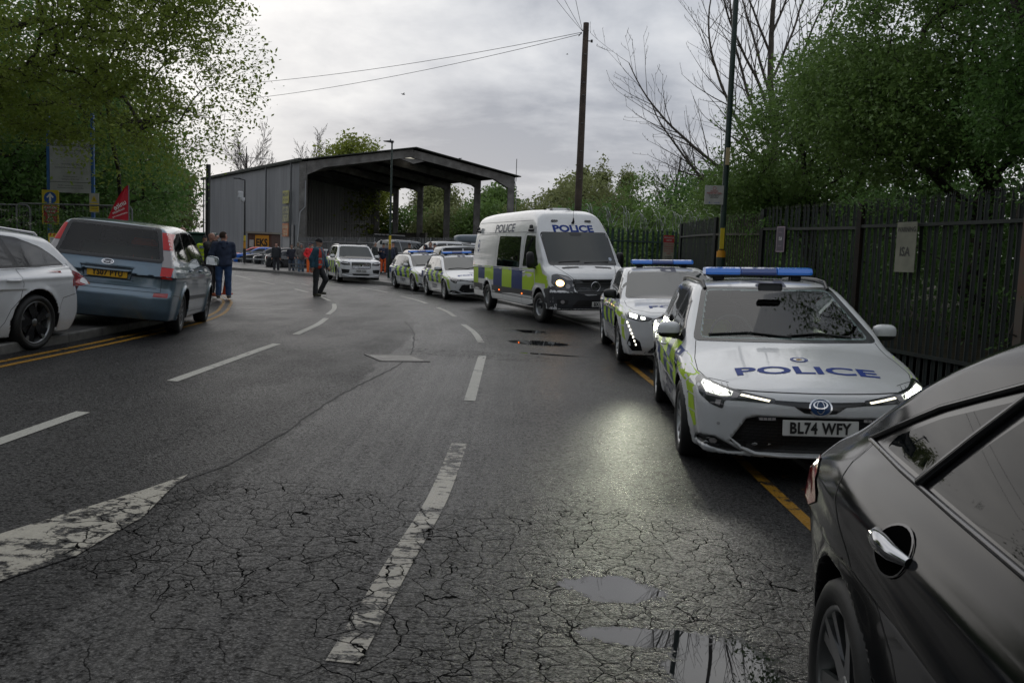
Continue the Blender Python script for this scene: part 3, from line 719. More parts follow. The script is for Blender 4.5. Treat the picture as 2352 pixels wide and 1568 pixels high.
    water = q.m_('MULTIPLY', q.m_('MAXIMUM', q.rng(nz_, .05, .30), q.rng(fz_, .05, .14)), gate)
    damp = q.m_('MULTIPLY', q.rng(q.m_('MAXIMUM', near, farw), -2.5, .3), .6)
    crack = q.m_('MULTIPLY', crack, q.rng(water, 0, .5, 1, 0)); base = q.mix(q.m_('MULTIPLY', damp, .5), base, (.016, .016, .017)); base = q.mix(water, base, (.008, .009, .010))
    rough = q.m_('ADD', q.rng(stain, .35, .7, .22, .36), q.m_('MULTIPLY', left, .10)); rough = q.m_('ADD', rough, q.rng(agg2, .35, .65, -.06, .12))
    rough = q.m_('SUBTRACT', rough, q.m_('MULTIPLY', damp, .10)); rough = q.m_('MULTIPLY', rough, q.rng(water, 0, 1, 1, .03))
    if mark:
        paint, wear0, wear1 = mark
        wr = q.m_('ADD', q.noise(9, 7, .72), q.m_('MULTIPLY', q.m_('SUBTRACT', q.noise(1.3, 3), .5), .5))
        wr = q.m_('SUBTRACT', wr, q.m_('MULTIPLY', q.m_('ADD', ck, q.m_('MULTIPLY', halo, .12)), .8))
        tr = q.m_('MULTIPLY', q.rng(q.noise(1, 4, .6, q.comb(q.m_('MULTIPLY', X, 3), q.m_('MULTIPLY', Y, 30))), .5, .6, 0, .10), q.rng(X, -1.2, -.8))
        keep = q.rng(q.m_('SUBTRACT', wr, tr), wear0, wear1)
        pc = q.mix(q.rng(fine, .3, .7), paint, tuple(c * .62 for c in paint)); pc = q.mix(q.rng(stain, .45, .7, 0, .4), pc, tuple(c * .45 for c in paint))
        base = q.mix(keep, base, pc); rough = q.m_('ADD', rough, q.m_('MULTIPLY', keep, .10))
    q.col(base); q.inp('Roughness', q.m_('MAXIMUM', rough, q.m_('MULTIPLY', crack, .9))); sp_ = q.m_('MULTIPLY', q.rng(fine, .40, .60, .08, 1.0), q.rng(agg, .12, .55, 1.0, .25)); sp_ = q.m_('MULTIPLY', sp_, q.rng(stain, .3, .7, 1.15, .6)); sp_ = q.m_('MULTIPLY', sp_, q.rng(left, 0, 1, 1, .6)); sp_ = q.m_('MAXIMUM', sp_, q.m_('MULTIPLY', water, .5)); q.inp('Specular IOR Level', q.m_('MULTIPLY', sp_, q.rng(crack, 0, 1, 1, .08)))
    flat = q.rng(water, 0, .25, 1, 0)
    h = q.m_('ADD', q.m_('MULTIPLY', agg, -.9), q.m_('ADD', q.m_('MULTIPLY', agg2, .5), q.m_('MULTIPLY', fine, 1.1)))
    h = q.m_('SUBTRACT', h, q.m_('MULTIPLY', halo, .5)); h = q.m_('MULTIPLY', h, flat)
    q.inp('Normal', q.bump(h, .9, .0055)); return q.m
M_ROAD = road_material('wet_asphalt')
M_LINE = road_material('worn_white_line', ((.50, .49, .44), .30, .38))
M_LINEW = road_material('very_worn_white_line', ((.50, .47, .40), .45, .52))
M_YLINE = road_material('worn_yellow_line', ((.36, .19, .025), .36, .46))

def soil_material(name, c1, c2, sc=3, rough=.9, bump=.6):
    q = NB(name, rough, .2); q.col(q.mix(q.rng(q.noise(sc, 6, .7), .35, .65), c1, c2)); q.inp('Normal', q.bump(q.noise(sc * 8, 5, .7), bump, .03)); return q.m
M_SOIL = soil_material('leaf_litter', (.028, .024, .014), (.055, .048, .028)); M_VERGE = soil_material('rough_grass', (.022, .035, .010), (.05, .065, .022), 2)
def paving_material():
    q = NB('damp_paving', .42); X, Y, Z = q.xyz(); n = q.noise(3, 6, .65)
    base = q.mix(q.rng(n, .35, .65), (.045, .044, .043), (.085, .082, .078)); base = q.mix(q.rng(q.noise(60, 3, .7), .6, .7, 0, .5), base, (.12, .115, .11)); q.col(base)
    q.inp('Roughness', q.rng(q.noise(1.2, 4), .35, .65, .3, .6)); q.inp('Normal', q.bump(q.noise(90, 4, .7), .4, .004)); return q.m
M_PAVE = paving_material()
def kerb_material():
    q = NB('kerb_concrete', .5); X, Y, Z = q.xyz(); j = q.m_('LESS_THAN', q.m_('FRACT', q.m_('MULTIPLY', Y, 1.09)), .018)
    b = q.mix(q.rng(q.noise(6, 5, .7), .35, .65), (.09, .088, .082), (.17, .165, .155)); q.col(q.mix(j, b, (.01, .01, .01))); q.inp('Normal', q.bump(q.noise(70, 4), .4, .004)); return q.m
M_KERB = kerb_material()

def grid_sheet(name, xs, ys, zf, m, kind='structure'):
    X, Y = np.meshgrid(xs, ys); Z = np.vectorize(zf)(X, Y); V = np.stack([X.ravel(), Y.ravel(), Z.ravel()], 1); nx = len(xs)
    i = np.arange(len(ys) - 1)[:, None] * nx + np.arange(nx - 1)[None, :]; i = i.ravel(); Q = np.stack([i, i + 1, i + nx + 1, i + nx], 1)
    return tag(link_mesh(name, np_mesh(name, V, Q, m, None, True)), kind=kind)
grid_sheet('ground', np.array([-1500, -300, -100, 0, 100, 300, 1500.]), np.array([-300, -50, 50, 200, 600, 1500.]), lambda x, y: -.62, M_VERGE)
grid_sheet('road', np.concatenate([np.arange(-60, -8, 4.), np.arange(-8, 6.01, .5), np.arange(8, 42, 4.)]), np.concatenate([np.arange(-8, 24, .5), np.arange(24, 130, 4.)]), gz, M_ROAD)
def cleancurve(pts, step=.5):
    """Catmull-Rom through points, resampled"""
    P = [np.array(p, float) for p in pts]; P = [2 * P[0] - P[1]] + P + [2 * P[-1] - P[-2]]; out = []
    for i in range(1, len(P) - 2):
        n = max(2, int(np.linalg.norm(P[i + 1] - P[i]) / step))
        for k in range(n):
            t = k / n; out.append(.5 * ((2 * P[i]) + (-P[i - 1] + P[i + 1]) * t + (2 * P[i - 1] - 5 * P[i] + 4 * P[i + 1] - P[i + 2]) * t * t + (-P[i - 1] + 3 * P[i] - 3 * P[i + 1] + P[i + 2]) * t ** 3))
    out.append(P[-2]); return np.array(out)
KERB_L = cleancurve([(-5.72, -6), (-5.70, 4), (-5.66, 9), (-5.64, 12), (-5.9, 15), (-6.6, 18.3), (-7.35, 21), (-8.3, 24.0), (-9.8, 26.8), (-12.5, 28.8), (-18, 30), (-34, 31)])
KERB_R = cleancurve([(2.34, -6), (2.34, 4), (2.34, 10), (2.2, 14.5), (1.7, 19), (.75, 23.6), (-.35, 27.3), (-1.9, 31), (-3.4, 34.2), (-5.6, 38.2), (-8.6, 43.4), (-12.0, 48.4), (-17, 53.5), (-24, 58), (-34, 62)])
def kerb_h(side, y): return .11 if side < 0 else (.05 + .10 * min(1, max(0, (y - 22) / 14)))
def pavement(side, K, outs, name):
    d = np.gradient(K, axis=0); d /= np.linalg.norm(d, axis=1, keepdims=True); nrm = np.stack([-d[:, 1], d[:, 0]], 1) * (1 if side < 0 else -1)
    V = []; 
    for i, p in enumerate(K):
        zb = gz(*p); h = kerb_h(side, p[1])
        for o in outs:
            q = p + nrm[i] * o
            V.append((q[0], q[1], gz(*q) * (1 if o < 2 else 1) + h + min(o, 6) * .005))
    n = len(outs); Q = []
    for i in range(len(K) - 1):
        for j in range(n - 1): a = i * n + j; Q.append((a, a + 1, a + n + 1, a + n) if side > 0 else (a, a + n, a + n + 1, a + 1))
    Q = [q[::-1] for q in Q]; o = link_mesh(name, np_mesh(name, V, Q, [M_PAVE])); tag(o, kind='structure')
    kb = MB(); w_ = .125
    prof = lambda h, z: [(-.002, z - .10), (-.002, z + h - .012), (.012, z + h + .003), (w_, z + h + .003), (w_, z - .10)]
    VV = []; 
    for i, p in enumerate(K):
        for (o_, z_) in prof(kerb_h(side, p[1]), gz(*p)): q = p + nrm[i] * o_; VV.append((q[0], q[1], z_))
    FF = []
    for i in range(len(K) - 1):
        for j in range(4): a = i * 5 + j; FF.append((a, a + 1, a + 6, a + 5) if side < 0 else (a, a + 5, a + 6, a + 1))
    kb.add(VV, FF); o = kb.build('kerb', [M_KERB]); tag(o, kind='structure')
pavement(-1, KERB_L, [.05, .5, 1.2, 2.2, 4, 7, 14, 40], 'pavement'); pavement(1, KERB_R, [.05, .5, 1.2, 2.2, 4, 7, 14, 30], 'pavement')
def strip(mb, pts, wd, dz=.004, taper=None, step=.25):
    P = cleancurve(pts, step) if len(pts) > 2 else np.array([np.array(pts[0]) * (1 - t) + np.array(pts[1]) * t for t in np.linspace(0, 1, max(2, int(np.hypot(pts[1][0] - pts[0][0], pts[1][1] - pts[0][1]) / step) + 1))])
    d = np.gradient(P, axis=0); d /= np.linalg.norm(d, axis=1, keepdims=True); n = np.stack([-d[:, 1], d[:, 0]], 1); V = []
    for i, p in enumerate(P):
        for s_ in (1, -1): q = p + n[i] * wd / 2 * s_; V.append((q[0], q[1], gz(*q) + dz))
    mb.add(V, [(2 * i + 1, 2 * i + 3, 2 * i + 2, 2 * i) for i in range(len(P) - 1)])
ln = MB()
for pts in ([(-3.46, 4.4), (-3.43, 6.93)], [(-3.40, 8.68), (-3.37, 12.46)], [(-3.5, 14.05), (-3.68, 16.3), (-3.98, 18.6)], [(-4.24, 19.95), (-4.52, 22), (-4.93, 24.0)], [(-5.35, 25.4), (-6.19, 27.8)], [(-7.0, 29.8), (-8.0, 31.9)],
            [(-.41, 8.8), (-.43, 12.8)], [(-.52, 14.75), (-.74, 16.7), (-1.05, 18.5)], [(-1.39, 20.85), (-1.7, 22.5), (-2.09, 24.1)], [(-2.56, 25.8), (-3.1, 27.6), (-3.83, 29.55)], [(-4.58, 31.7), (-5.3, 33.4), (-6.1, 34.95)], [(-7.2, 36.9), (-8.4, 39)]):
    strip(ln, pts, .115)
for pts in ([(-13.95, 43.8), (-11.93, 39.7)], [(-11.56, 40.2), (-10.92, 39.5)], [(-10.8, 40.1), (-9.98, 39.7)], [(-10.13, 38.6), (-9.39, 37.3)], [(-11.17, 38.2), (-9.62, 35.1)], [(-8.88, 36.6), (-8.27, 35.4)], [(-6.9, 21.2), (-4.9, 21.3)]): strip(ln, pts, .10)
tag(ln.build('lane_markings', [M_LINE]), kind='structure')
lw = MB()
tri = [(-1.99, 5.33), (-2.10, 4.94), (-2.24, 4.56), (-2.42, 4.06), (-2.62, 3.5), (-2.9, 2.9), (-2.5, 2.7), (-2.20, 3.2), (-2.06, 3.6), (-1.95, 3.85), (-1.93, 4.15), (-1.90, 4.45), (-1.96, 4.93)]
V2, F2 = grid_poly(tri, .2); lw.add([(p[0], p[1], gz(*p) + .004) for p in V2], [f if (V2[f[1]][0]-V2[f[0]][0])*(V2[f[2]][1]-V2[f[0]][1])-(V2[f[2]][0]-V2[f[0]][0])*(V2[f[1]][1]-V2[f[0]][1]) > 0 else f[::-1] for f in F2])
tag(lw.build('worn_lane_markings', [M_LINEW]), kind='structure')
lw = MB(); strip(lw, [(-.385, 6.78), (-.42, 5.2), (-.50, 4.1), (-.57, 3.02)], .125); tag(lw.build('worn_lane_markings', [road_material('part_worn_white_line', ((.50, .47, .41), .39, .47))]), kind='structure')
yl = MB()
for o in (.28, .47):
    d = np.gradient(KERB_L, axis=0); d /= np.linalg.norm(d, axis=1, keepdims=True); nrm = np.stack([-d[:, 1], d[:, 0]], 1); P = (KERB_L - nrm * o)[:-34]; strip(yl, [tuple(p) for p in P[::3]], .075)
strip(yl, [(1.86, -5), (1.86, 4), (1.88, 9), (1.74, 14.3)], .09)
yw = MB(); strip(yw, [(2.08, -5), (2.08, 4), (2.10, 9), (1.96, 14.3)], .08); tag(yw.build('worn_yellow_line', [road_material('very_worn_yellow', ((.30, .16, .025), .50, .58))]), kind='structure')
tag(yl.build('double_yellow_lines', [M_YLINE]), kind='structure')
sm = MB(); rs_ = random.Random(4); pts = []
for (x, y) in cleancurve([(-2.05, 4.9), (-1.86, 5.6), (-1.76, 6.6), (-1.73, 7.9), (-1.62, 9.4), (-1.45, 11.0), (-1.45, 12.6), (-1.62, 14.3), (-1.85, 16.2), (-2.3, 18.6)], .12): pts.append((x + rs_.uniform(-.012, .012), y))
for i in range(0, len(pts) - 1): strip(sm, [pts[i], pts[i + 1]], .010 + .012 * rs_.random(), .003, step=.3)
tag(sm.build('asphalt_seam', [mat('seam_dark', (.008, .008, .008), .7)]), kind='structure')
# rectangular iron cover in the lane
mc = empty('manhole_cover', (-1.56, 11.80, gz(-1.56, 11.8)), R(24), 'rectangular iron access cover set in the wet road', 'manhole cover')
mc.matrix_world = Matrix.Translation((-1.56, 11.80, gz(-1.56, 11.8))) @ Matrix.Rotation(.037, 4, 'Y') @ Matrix.Rotation(R(28), 4, 'Z')
b = MB(); W_, H_ = .66, .62
for (x, y, dx, dy) in ((0, -H_ / 2, W_ + .05, .05), (0, H_ / 2, W_ + .05, .05), (-W_ / 2, 0, .05, H_ - .05), (W_ / 2, 0, .05, H_ - .05)): b.box((x, y, .003), (dx, dy, .014), 0, bev=.003)
b.build('cover_frame', [mat('cast_iron_frame', (.09, .085, .08), .45, metal=.3, bump=.4, bscale=90)], mc)
b = MB(); b.box((0, 0, .002), (W_ - .065, H_ - .065, .012), 0)
for i in range(13):
    for j in range(12): b.box((-.26 + i * .0435, -.245 + j * .0445, .009), (.028, .010, .004), 0, rz=R(45) if (i + j) % 2 else R(-45))
b.build('cover_plate', [mat('cover_plate_iron', (.25, .24, .225), .40, metal=.35, var=.3, vscale=6)], mc)
# loose stones round the potholes
st = MB(); r_ = random.Random(8)
for k in range(90):
    cx_, cy_ = r_.choice([(.4, 15.3), (.3, 17.4), (-.3, 16.2), (1.2, 16.4)]); x = cx_ + r_.gauss(0, .7); y = cy_ + r_.gauss(0, .9); s_ = r_.uniform(.004, .014)
    V = [(x + s_ * math.cos(a) * r_.uniform(.7, 1.2), y + s_ * math.sin(a) * r_.uniform(.7, 1.2), gz(x, y)) for a in np.linspace(0, 2 * math.pi, 6)[:-1]] + [(x, y, gz(x, y) + s_ * .9)]
    st.add(V, [(i, (i + 1) % 5, 5) for i in range(5)])
tag(st.build('loose_stones', [mat('stone_chips', (.05, .048, .045), .6)]), 'loose stone chips scattered round the potholes', 'stones', kind='stuff')
def floor_strip(name, edge, width, side, z, m):
    P = cleancurve(edge, 1.0); V = []; n = 5
    for p in P:
        for k in range(n): V.append((p[0] + side * width * k / (n - 1), p[1], z + .12 * k))
    Q = [(i * n + j, i * n + j + 1, (i + 1) * n + j + 1, (i + 1) * n + j) for i in range(len(P) - 1) for j in range(n - 1)]; Q = [q if side > 0 else q[::-1] for q in Q]
    tag(link_mesh(name, np_mesh(name, V, Q, [m], None, True)), kind='structure')
floor_strip('woodland_floor', [(6.45, -8), (6.45, 2), (6.35, 6.5), (6.0, 9.6), (5.25, 13.2), (4.72, 16.5), (4.46, 19.2), (4.7, 24.5), (6.3, 27.8), (8, 40), (9, 62)], 34, 1, .36, M_SOIL)
floor_strip('woodland_floor', [(-9.6, 20.4), (-10.0, 24), (-11.6, 27.4), (-14, 28.5)], 40, -1, .55, M_SOIL)
# ---------------------------------------------------------------- the estate patrol cars (first one in front, two behind the van)
EST_GRILLE = [(-.60, .30), (-.50, .475), (-.42, .50), (.42, .50), (.50, .475), (.60, .30), (.50, .225), (-.50, .225)]
EST_NOTCH = [(.60, .27), (.70, .315), (.79, .31), (.80, .24), (.60, .205), (.50, .215)]
EST_HEAD = [(.30, .625), (.52, .662), (.67, .695), (.785, .74), (.825, .71), (.81, .62), (.74, .56), (.655, .53), (.645, .598), (.53, .602), (.32, .592)]
EST = dict(hw=.895, zb=.17,
    plan=[(-2.32, .79), (-1.9, .845), (-1.35, .892), (0, .885), (1.35, .895), (2.0, .885), (2.36, .84)],
    sect=[(.1, -.10), (.24, -.055), (.34, -.03), (.5, -.012), (.62, -.003), (.76, 0), (.86, -.018), (.95, -.06), (1.05, -.13)],
    deck=[(-2.32, .60), (-2.24, .665), (-2.1, .715), (-1.8, .79), (-1.4, .868), (-1.02, .935), (-.8, .965), (0, .955), (1.5, .985), (2.1, 1.0), (2.3, .98), (2.4, .93)],
    nose=[(.1, -2.10), (.20, -2.19), (.30, -2.245), (.42, -2.27), (.55, -2.285), (.64, -2.26), (.72, -2.17), (.85, -1.9)],
    tail=[(.1, 2.2), (.25, 2.31), (.45, 2.36), (.6, 2.36), (.75, 2.32), (.95, 2.27), (1.1, 2.22)],
    bowf=(.34, 3.2), bowr=(.26, 3.5),
    ws=(-1.12, .93, -.10, 1.385, .16), rs=(2.30, .98, 1.86, 1.42, .10),
    roof=[(-.6, 1.33), (-.2, 1.375), (.2, 1.41), (.8, 1.42), (1.5, 1.40), (1.9, 1.365), (2.3, 1.29)],
    gplan=[(-1.1, .80), (-.6, .835), (.4, .84), (1.3, .825), (2.0, .765), (2.4, .72)], zg=.93, tum=.36, tumc=.22, crown=.075, rcrown=.055,
    axles=(-1.35, 1.35), wr=.32, ar=.362, k=(.075, .05, .07, .05, .03),
    waves=[(.014, -1.2, .80, 2.2, .86, .035, .25), (-.020, -.95, .40, .9, .42, .10, .12), (-.010, -.9, .68, 1.0, .70, .05, .15)],
    recess=[('front', EST_GRILLE, .022, .02), ('front', EST_NOTCH, .03, .02)],
    split=[('bonnet', lambda C, Nf: (C[:, 1] < -1.0) & (C[:, 2] > .66) & (np.abs(C[:, 0]) < .72 + 0 * C[:, 1]) & (Nf[:, 2] > .5)),
           ('front_bumper', lambda C, Nf: (C[:, 1] < -1.74) & (C[:, 2] < .62)),
           ('door', lambda C, Nf: (C[:, 1] > -.92) & (C[:, 1] < .12) & (C[:, 2] > .28) & (C[:, 2] < .95) & (np.abs(Nf[:, 0]) > .5)),
           ('door', lambda C, Nf: (C[:, 1] >= .12) & (C[:, 1] < 1.05) & (C[:, 2] > .28) & (C[:, 2] < .97) & (np.abs(Nf[:, 0]) > .5) & (np.hypot(C[:, 1] - 1.35, C[:, 2] - .32) > .40)),
           ('tailgate', lambda C, Nf: (C[:, 1] > 1.8) & (C[:, 2] > .62) & (Nf[:, 1] > .5)),
           ('rear_bumper', lambda C, Nf: (C[:, 1] > 1.78) & (C[:, 2] < .62))])
def emblem_oval(car, root, x, z, proj='front', s=.062, m=None):
    m = m or M_CHROME; it = [(disc(x, z, s * .95, 28, 1.30), proj, .006, 1), (ring(x, z, s * .86, s, 28, 1.30), proj, .010, 0), (ring(x, z, s * .62, s * .72, 24, .62), proj, .010, 0), (ring(x, z + s * .3, s * .34, s * .44, 24, 1.9), proj, .010, 0)]
    return car.decal(it, 'emblem', [m, mat('emblem_blue', (.02, .06, .16), .15)], root, cell=.03)
def crest(car, root, x, y, s, proj='top'):
    it = [(disc(x, y, s, 30, 1.1), proj, .003, 0), (disc(x, y, s * .64, 30, 1.1), proj, .0036, 1), (disc(x, y + s * .02, s * .34, 10, 1.2), proj, .0042, 2), (disc(x - s * .15, y - s * .25, s * .2, 8, 1.3), proj, .0042, 2)]
    for k in range(13):
        a = math.pi * (1.15 - 1.3 * k / 12); it.append((tgeo('WEST MIDLANDS'[k] if 'WEST MIDLANDS'[k] != ' ' else '.', s * .20, x + 1.1 * s * .81 * math.cos(a), y + s * .81 * math.sin(a), rot=a - math.pi / 2), proj, .0042, 1))
    for k in range(6):
        a = math.pi * (1.36 + .28 * k / 5 + .0); it.append((tgeo('POLICE'[k], s * .20, x + 1.1 * s * .81 * math.cos(a), y + s * .81 * math.sin(a), rot=a + math.pi / 2), proj, .0042, 1))
    return car.decal(it, 'force_crest', [M_TBLU, M_PWHITE, mat('crest_gold', (.28, .17, .04), .5)], root, cell=0)
def battenburg_est(car, root):
    """yellow and blue blocks along the side, police lettering low on the doors"""
    for sd in (-1, 1):
        it = []; xs = [-.93, -.60, -.26, .10, .46, .82, 1.14]
        def top(y): return .80 + .035 * (y + 1) / 2
        def bot(y): return .50 + .03 * (y + 1) / 2
        mid = lambda y: top(y) + .085
        for i in range(6):
            a, b = xs[i] + .002, xs[i + 1] - .002
            it.append(([(a, bot(a)), (b, bot(b)), (b, top(b)), (a, top(a))], 'side', .002, i % 2, sd))
            if i < 6: it.append(([(a, top(a) + .004), (b, top(b) + .004), (b, mid(b) + .01), (a, mid(a) + .01)], 'side', .002, i % 2, sd))
        # front wing: fragmented blocks that fall towards the bumper
        for poly, mi_ in (([(-1.22, .845), (-.94, .875), (-.94, .72), (-1.04, .685)], 1), ([(-.985, .67), (-.94, .69), (-.94, .48), (-.96, .48)], 1), ([(-1.50, .79), (-1.235, .84), (-1.06, .69), (-1.28, .735)], 0),
                ([(-1.80, .735), (-1.515, .785), (-1.31, .735), (-1.62, .665)], 0), ([(-1.90, .715), (-1.815, .73), (-1.66, .66), (-1.70, .60), (-1.90, .60)], 0), ([(-1.905, .59), (-1.73, .59), (-1.735, .47), (-1.925, .47)], 0), ([(-1.915, .46), (-1.74, .46), (-1.84, .345), (-1.93, .37)], 0)):
            it.append((poly, 'side', .002, mi_, sd))
        # rear quarter
        it.append(([(1.16, .82), (1.40, .84), (1.40, .925), (1.16, .905)], 'side', .002, 0, sd))
        it.append(([(1.78, .62), (2.1, .66), (2.1, .93), (1.62, .93)], 'side', .002, 1, sd))
        it.append(([(1.42, .84), (1.60, .85), (1.60, .93), (1.42, .925)], 'side', .002, 1, sd))
        car.decal(it, 'battenburg_film', [M_YEL, M_BLU], root, cell=.09)
        car.decal([(tgeo('POLICE', .135, .12, .385, sx=1.12, bold=.03, rot=.02 if sd < 0 else 0, flipx=(sd > 0) and False), 'side', .003, 0, sd)] if sd < 0 else
                  [(tgeo('POLICE', .135, -.12, .385, sx=1.12, bold=.03), 'side', .003, 0, sd)], 'police_lettering', [M_NAVY], root, cell=0)
def estate_interior_lines(car, root): pass
def build_estate(name, label, regno, hires, lit, group=None):
    car = Car(EST); root = empty(name, label=label, cat='police car', group=group)
    if hires:
        car.holes = [('front', rounded([(-.70, .945), (.70, .945), (.55, 1.335), (-.55, 1.335)], .05))] + [('side', wnd) for wnd in ([(-.90, .925), (-.34, 1.205), (-.33, 1.205), (-.40, .93)], [(-.37, .93), (-.30, 1.215), (.02, 1.305), (.10, 1.315), (.10, .945)], [(.20, .95), (.20, 1.322), (.80, 1.328), (1.03, 1.315), (1.06, .98)])]
        cabin(root, -.98, 1.7, .80, 1.34)
        vb = MB(); vb.box((-.40, .33, .80), (.34, .10, .42), 0, bev=.05); vb.build('folded_vest', [mat('vest_yellow', (.50, .68, .01), .6)], root)
    car.body(root, .018 if hires else .03, M_PWHITE)
    # glass
    W = rounded([(-.70, .945), (.70, .945), (.55, 1.335), (-.55, 1.335)], .05)
    Wt = rounded([(-.76, .925), (.76, .925), (.585, 1.352), (-.585, 1.352)], .05)
    car.decal(([] if hires else [(Wt, 'front', .0015, 0)]) + [(W, 'front', .003, 1)], 'windscreen', [M_GLOSSB, M_CGLASS if hires else M_WSCREEN], root, cell=.05)
    if hires:
        n_ = len(W); car.decal([(([tuple(p) for p in W] + [tuple(p) for p in Wt], [(i, (i + 1) % n_, n_ + (i + 1) % n_, n_ + i) for i in range(n_)]), 'front', .004, 0)], 'windscreen_surround', [M_GLOSSB], root, cell=.05)
    wp = MB()
    for (a, b) in (((-.62, -.93), (.05, -.985)), ((.02, -.97), (.55, -.95))):
        P0, nn = car.project([(a[0], .965), (b[0], .955), ((a[0] + b[0]) / 2, .985)], 'front', 1, .012)
        wp.tube([tuple(P0[0]), tuple(P0[2]), tuple(P0[1])], .008, 6)
    wp.build('wiper', [M_BLACK], root)
    RW = rounded([(-.60, 1.02), (.60, 1.02), (.50, 1.33), (-.50, 1.33)], .05); car.decal([(RW, 'rear', .003, 0)], 'rear_window', [M_GLASS], root, cell=.06)
    for sd in (-1, 1):
        trim = rounded([(-.98, .90), (-.30, 1.24), (.10, 1.34), (.80, 1.35), (1.50, 1.325), (1.93, 1.24), (1.99, 1.08), (1.95, .985), (0, .93)], .05)
        if not hires: car.decal([(trim, 'side', .0015, 0, sd)], 'window_surround', [M_GLOSSB], root, cell=.07)
        for wnd in ([(-.90, .925), (-.34, 1.205), (-.33, 1.205), (-.40, .93)], [(-.37, .93), (-.30, 1.215), (.02, 1.305), (.10, 1.315), (.10, .945)],
                    [(.20, .95), (.20, 1.322), (.80, 1.328), (1.03, 1.315), (1.06, .98)], [(1.13, .985), (1.10, 1.305), (1.48, 1.28), (1.82, 1.20), (1.86, 1.02)]):
            if hires:
                car.ribbon([([tuple(p[:2]) for p in rounded(wnd, .03)] + [tuple(rounded(wnd, .03)[0][:2])], 'side', sd)], 'window_seal', M_GLOSSB, root, w=.045, off=.004, step=.06)
            car.decal([(rounded(wnd, .03), 'side', .003, 0, sd)], 'side_window', [M_CGLASS if hires else M_GLASS], root, cell=.06)
        mirror(root, sd, -.66, .985, .80, M_PWHITE, (.20, .13, .145))
        handle(car, root, sd, .02, .80, M_PWHITE); handle(car, root, sd, .95, .83, M_PWHITE)
        rl = MB(); pts = []
        P0, nn = car.project([(x_, y_) for x_, y_ in ((sd * .565, -.02), (sd * .585, .4), (sd * .585, .9), (sd * .57, 1.4), (sd * .55, 1.75))], 'top', 1, .03)
        e0, n0 = car.project([(sd * .56, -.16), (sd * .545, 1.86)], 'top', 1, .004)
        rl.tube([tuple(e0[0])] + [tuple(p) for p in P0] + [tuple(e0[1])], .018, 8); rl.build('roof_rail', [M_BLACK], root)
    # front: lamps, black bar, grille, lower lip
    hm = [M_LDARK, M_CLEARL, M_LAMPON if lit else M_CLEARL, M_DRL if lit else M_CLEARL, M_PWHITE, M_REFL]
    for sd in (-1, 1):
        mx = (lambda p: p) if sd > 0 else mirx
        it = [(mx(rounded(EST_HEAD, .02)), 'front', .003, 0)]
        it.append((mx([(.54, .650), (.67, .682), (.78, .722), (.80, .68), (.76, .618), (.67, .612), (.56, .62)]), 'front', .005, 1))
        it.append((mx([(.60, .645), (.62, .650), (.62, .62), (.60, .62)]), 'front', .006, 0))
        if lit:
            it.append((mx([(.585, .655), (.67, .679), (.77, .711), (.79, .69), (.765, .640), (.67, .622), (.60, .628)]), 'front', .007, 5))
            for cx_, cz_, rr_ in ((.640, .650, .017), (.690, .660, .023), (.742, .676, .025)): it.append((disc(sd * cx_, cz_, rr_, 14, 1.05), 'front', .009, 2))
            for q_ in range(5): it.append((mx([(.60 + q_ * .036, .628), (.604 + q_ * .036, .628), (.618 + q_ * .036, .70), (.614 + q_ * .036, .70)]), 'front', .0095, 0))
        it.append((mx([(.34, .615), (.53, .645), (.54, .636), (.35, .604)]), 'front', .008, 3))
        it.append((mx([(.665, .595), (.70, .595), (.705, .565), (.675, .555)]), 'front', .007, 1))
        car.decal(it, 'headlight', hm, root, cell=.05)
    bar_ = [(-.34, .618), (-.15, .612), (0, .610), (.15, .612), (.34, .618), (.34, .595), (.18, .58), (.11, .535), (.0, .522), (-.11, .535), (-.18, .58), (-.34, .595)]
    car.decal([(bar_[::-1], 'front', .003, 0)], 'nose_bar', [M_GLOSSB], root, cell=.05)
    emblem_oval(car, root, 0, .575)
    gr = MB(); it = [(EST_GRILLE, 'front', .003, 0)]
    rng = random.Random(3)
    for r_ in range(11):
        z = .235 + r_ * .0235; hwid = .50 + .09 * (1 - abs(z - .30) / .2) if z < .45 else .47
        hwid = min(.56, hwid); n = int(hwid / .055)
        for k in range(-n, n + 1):
            x = k * .055 + (.0275 if r_ % 2 else 0)
            if abs(x) < hwid - .03: it.append(([(x - .024, z), (x + .024, z + .006), (x + .024, z + .011), (x - .024, z + .005)], 'front', .010, 1))
    car.decal(it, 'grille', [M_BLACK, mat('grille_mesh', (.035, .035, .037), .3)], root, cell=.12)
    for sd in (-1, 1):
        mx = (lambda p: p) if sd > 0 else mirx
        car.decal([(mx(EST_NOTCH), 'front', .003, 0), (disc(sd * .70, .285, .026, 16), 'front', .012, 1), (mx([(.64, .265), (.74, .262), (.755, .245), (.66, .232)]), 'front', .014, 2)], 'fog_lamp', [M_BLACK, M_CLEARL, M_LDARK], root, cell=.05)
        lip = MB()
        P0, nn = car.project([(sd * x_, z_) for x_, z_ in ((.0, .205), (.25, .205), (.42, .215), (.52, .25), (.60, .325))], 'front', 1, .006)
        lip.tube([tuple(p) for p in P0], [.012, .012, .015, .015, .006], 6); lip.build('bumper_lip', [M_PWHITE], root)
        gb = MB(); gb.box((sd * .36, -2.262, .487), (.13, .02, .026), 0, bev=.008)
        for q in (-.045, -.015, .015, .045): gb.box((sd * .36 + q, -2.274, .487), (.024, .006, .016), 1)
        gb.build('grille_beacon', [M_LDARK, M_CLEARL], root)
    plate(root, regno, (0, -2.305, .432), tilt=-.04)
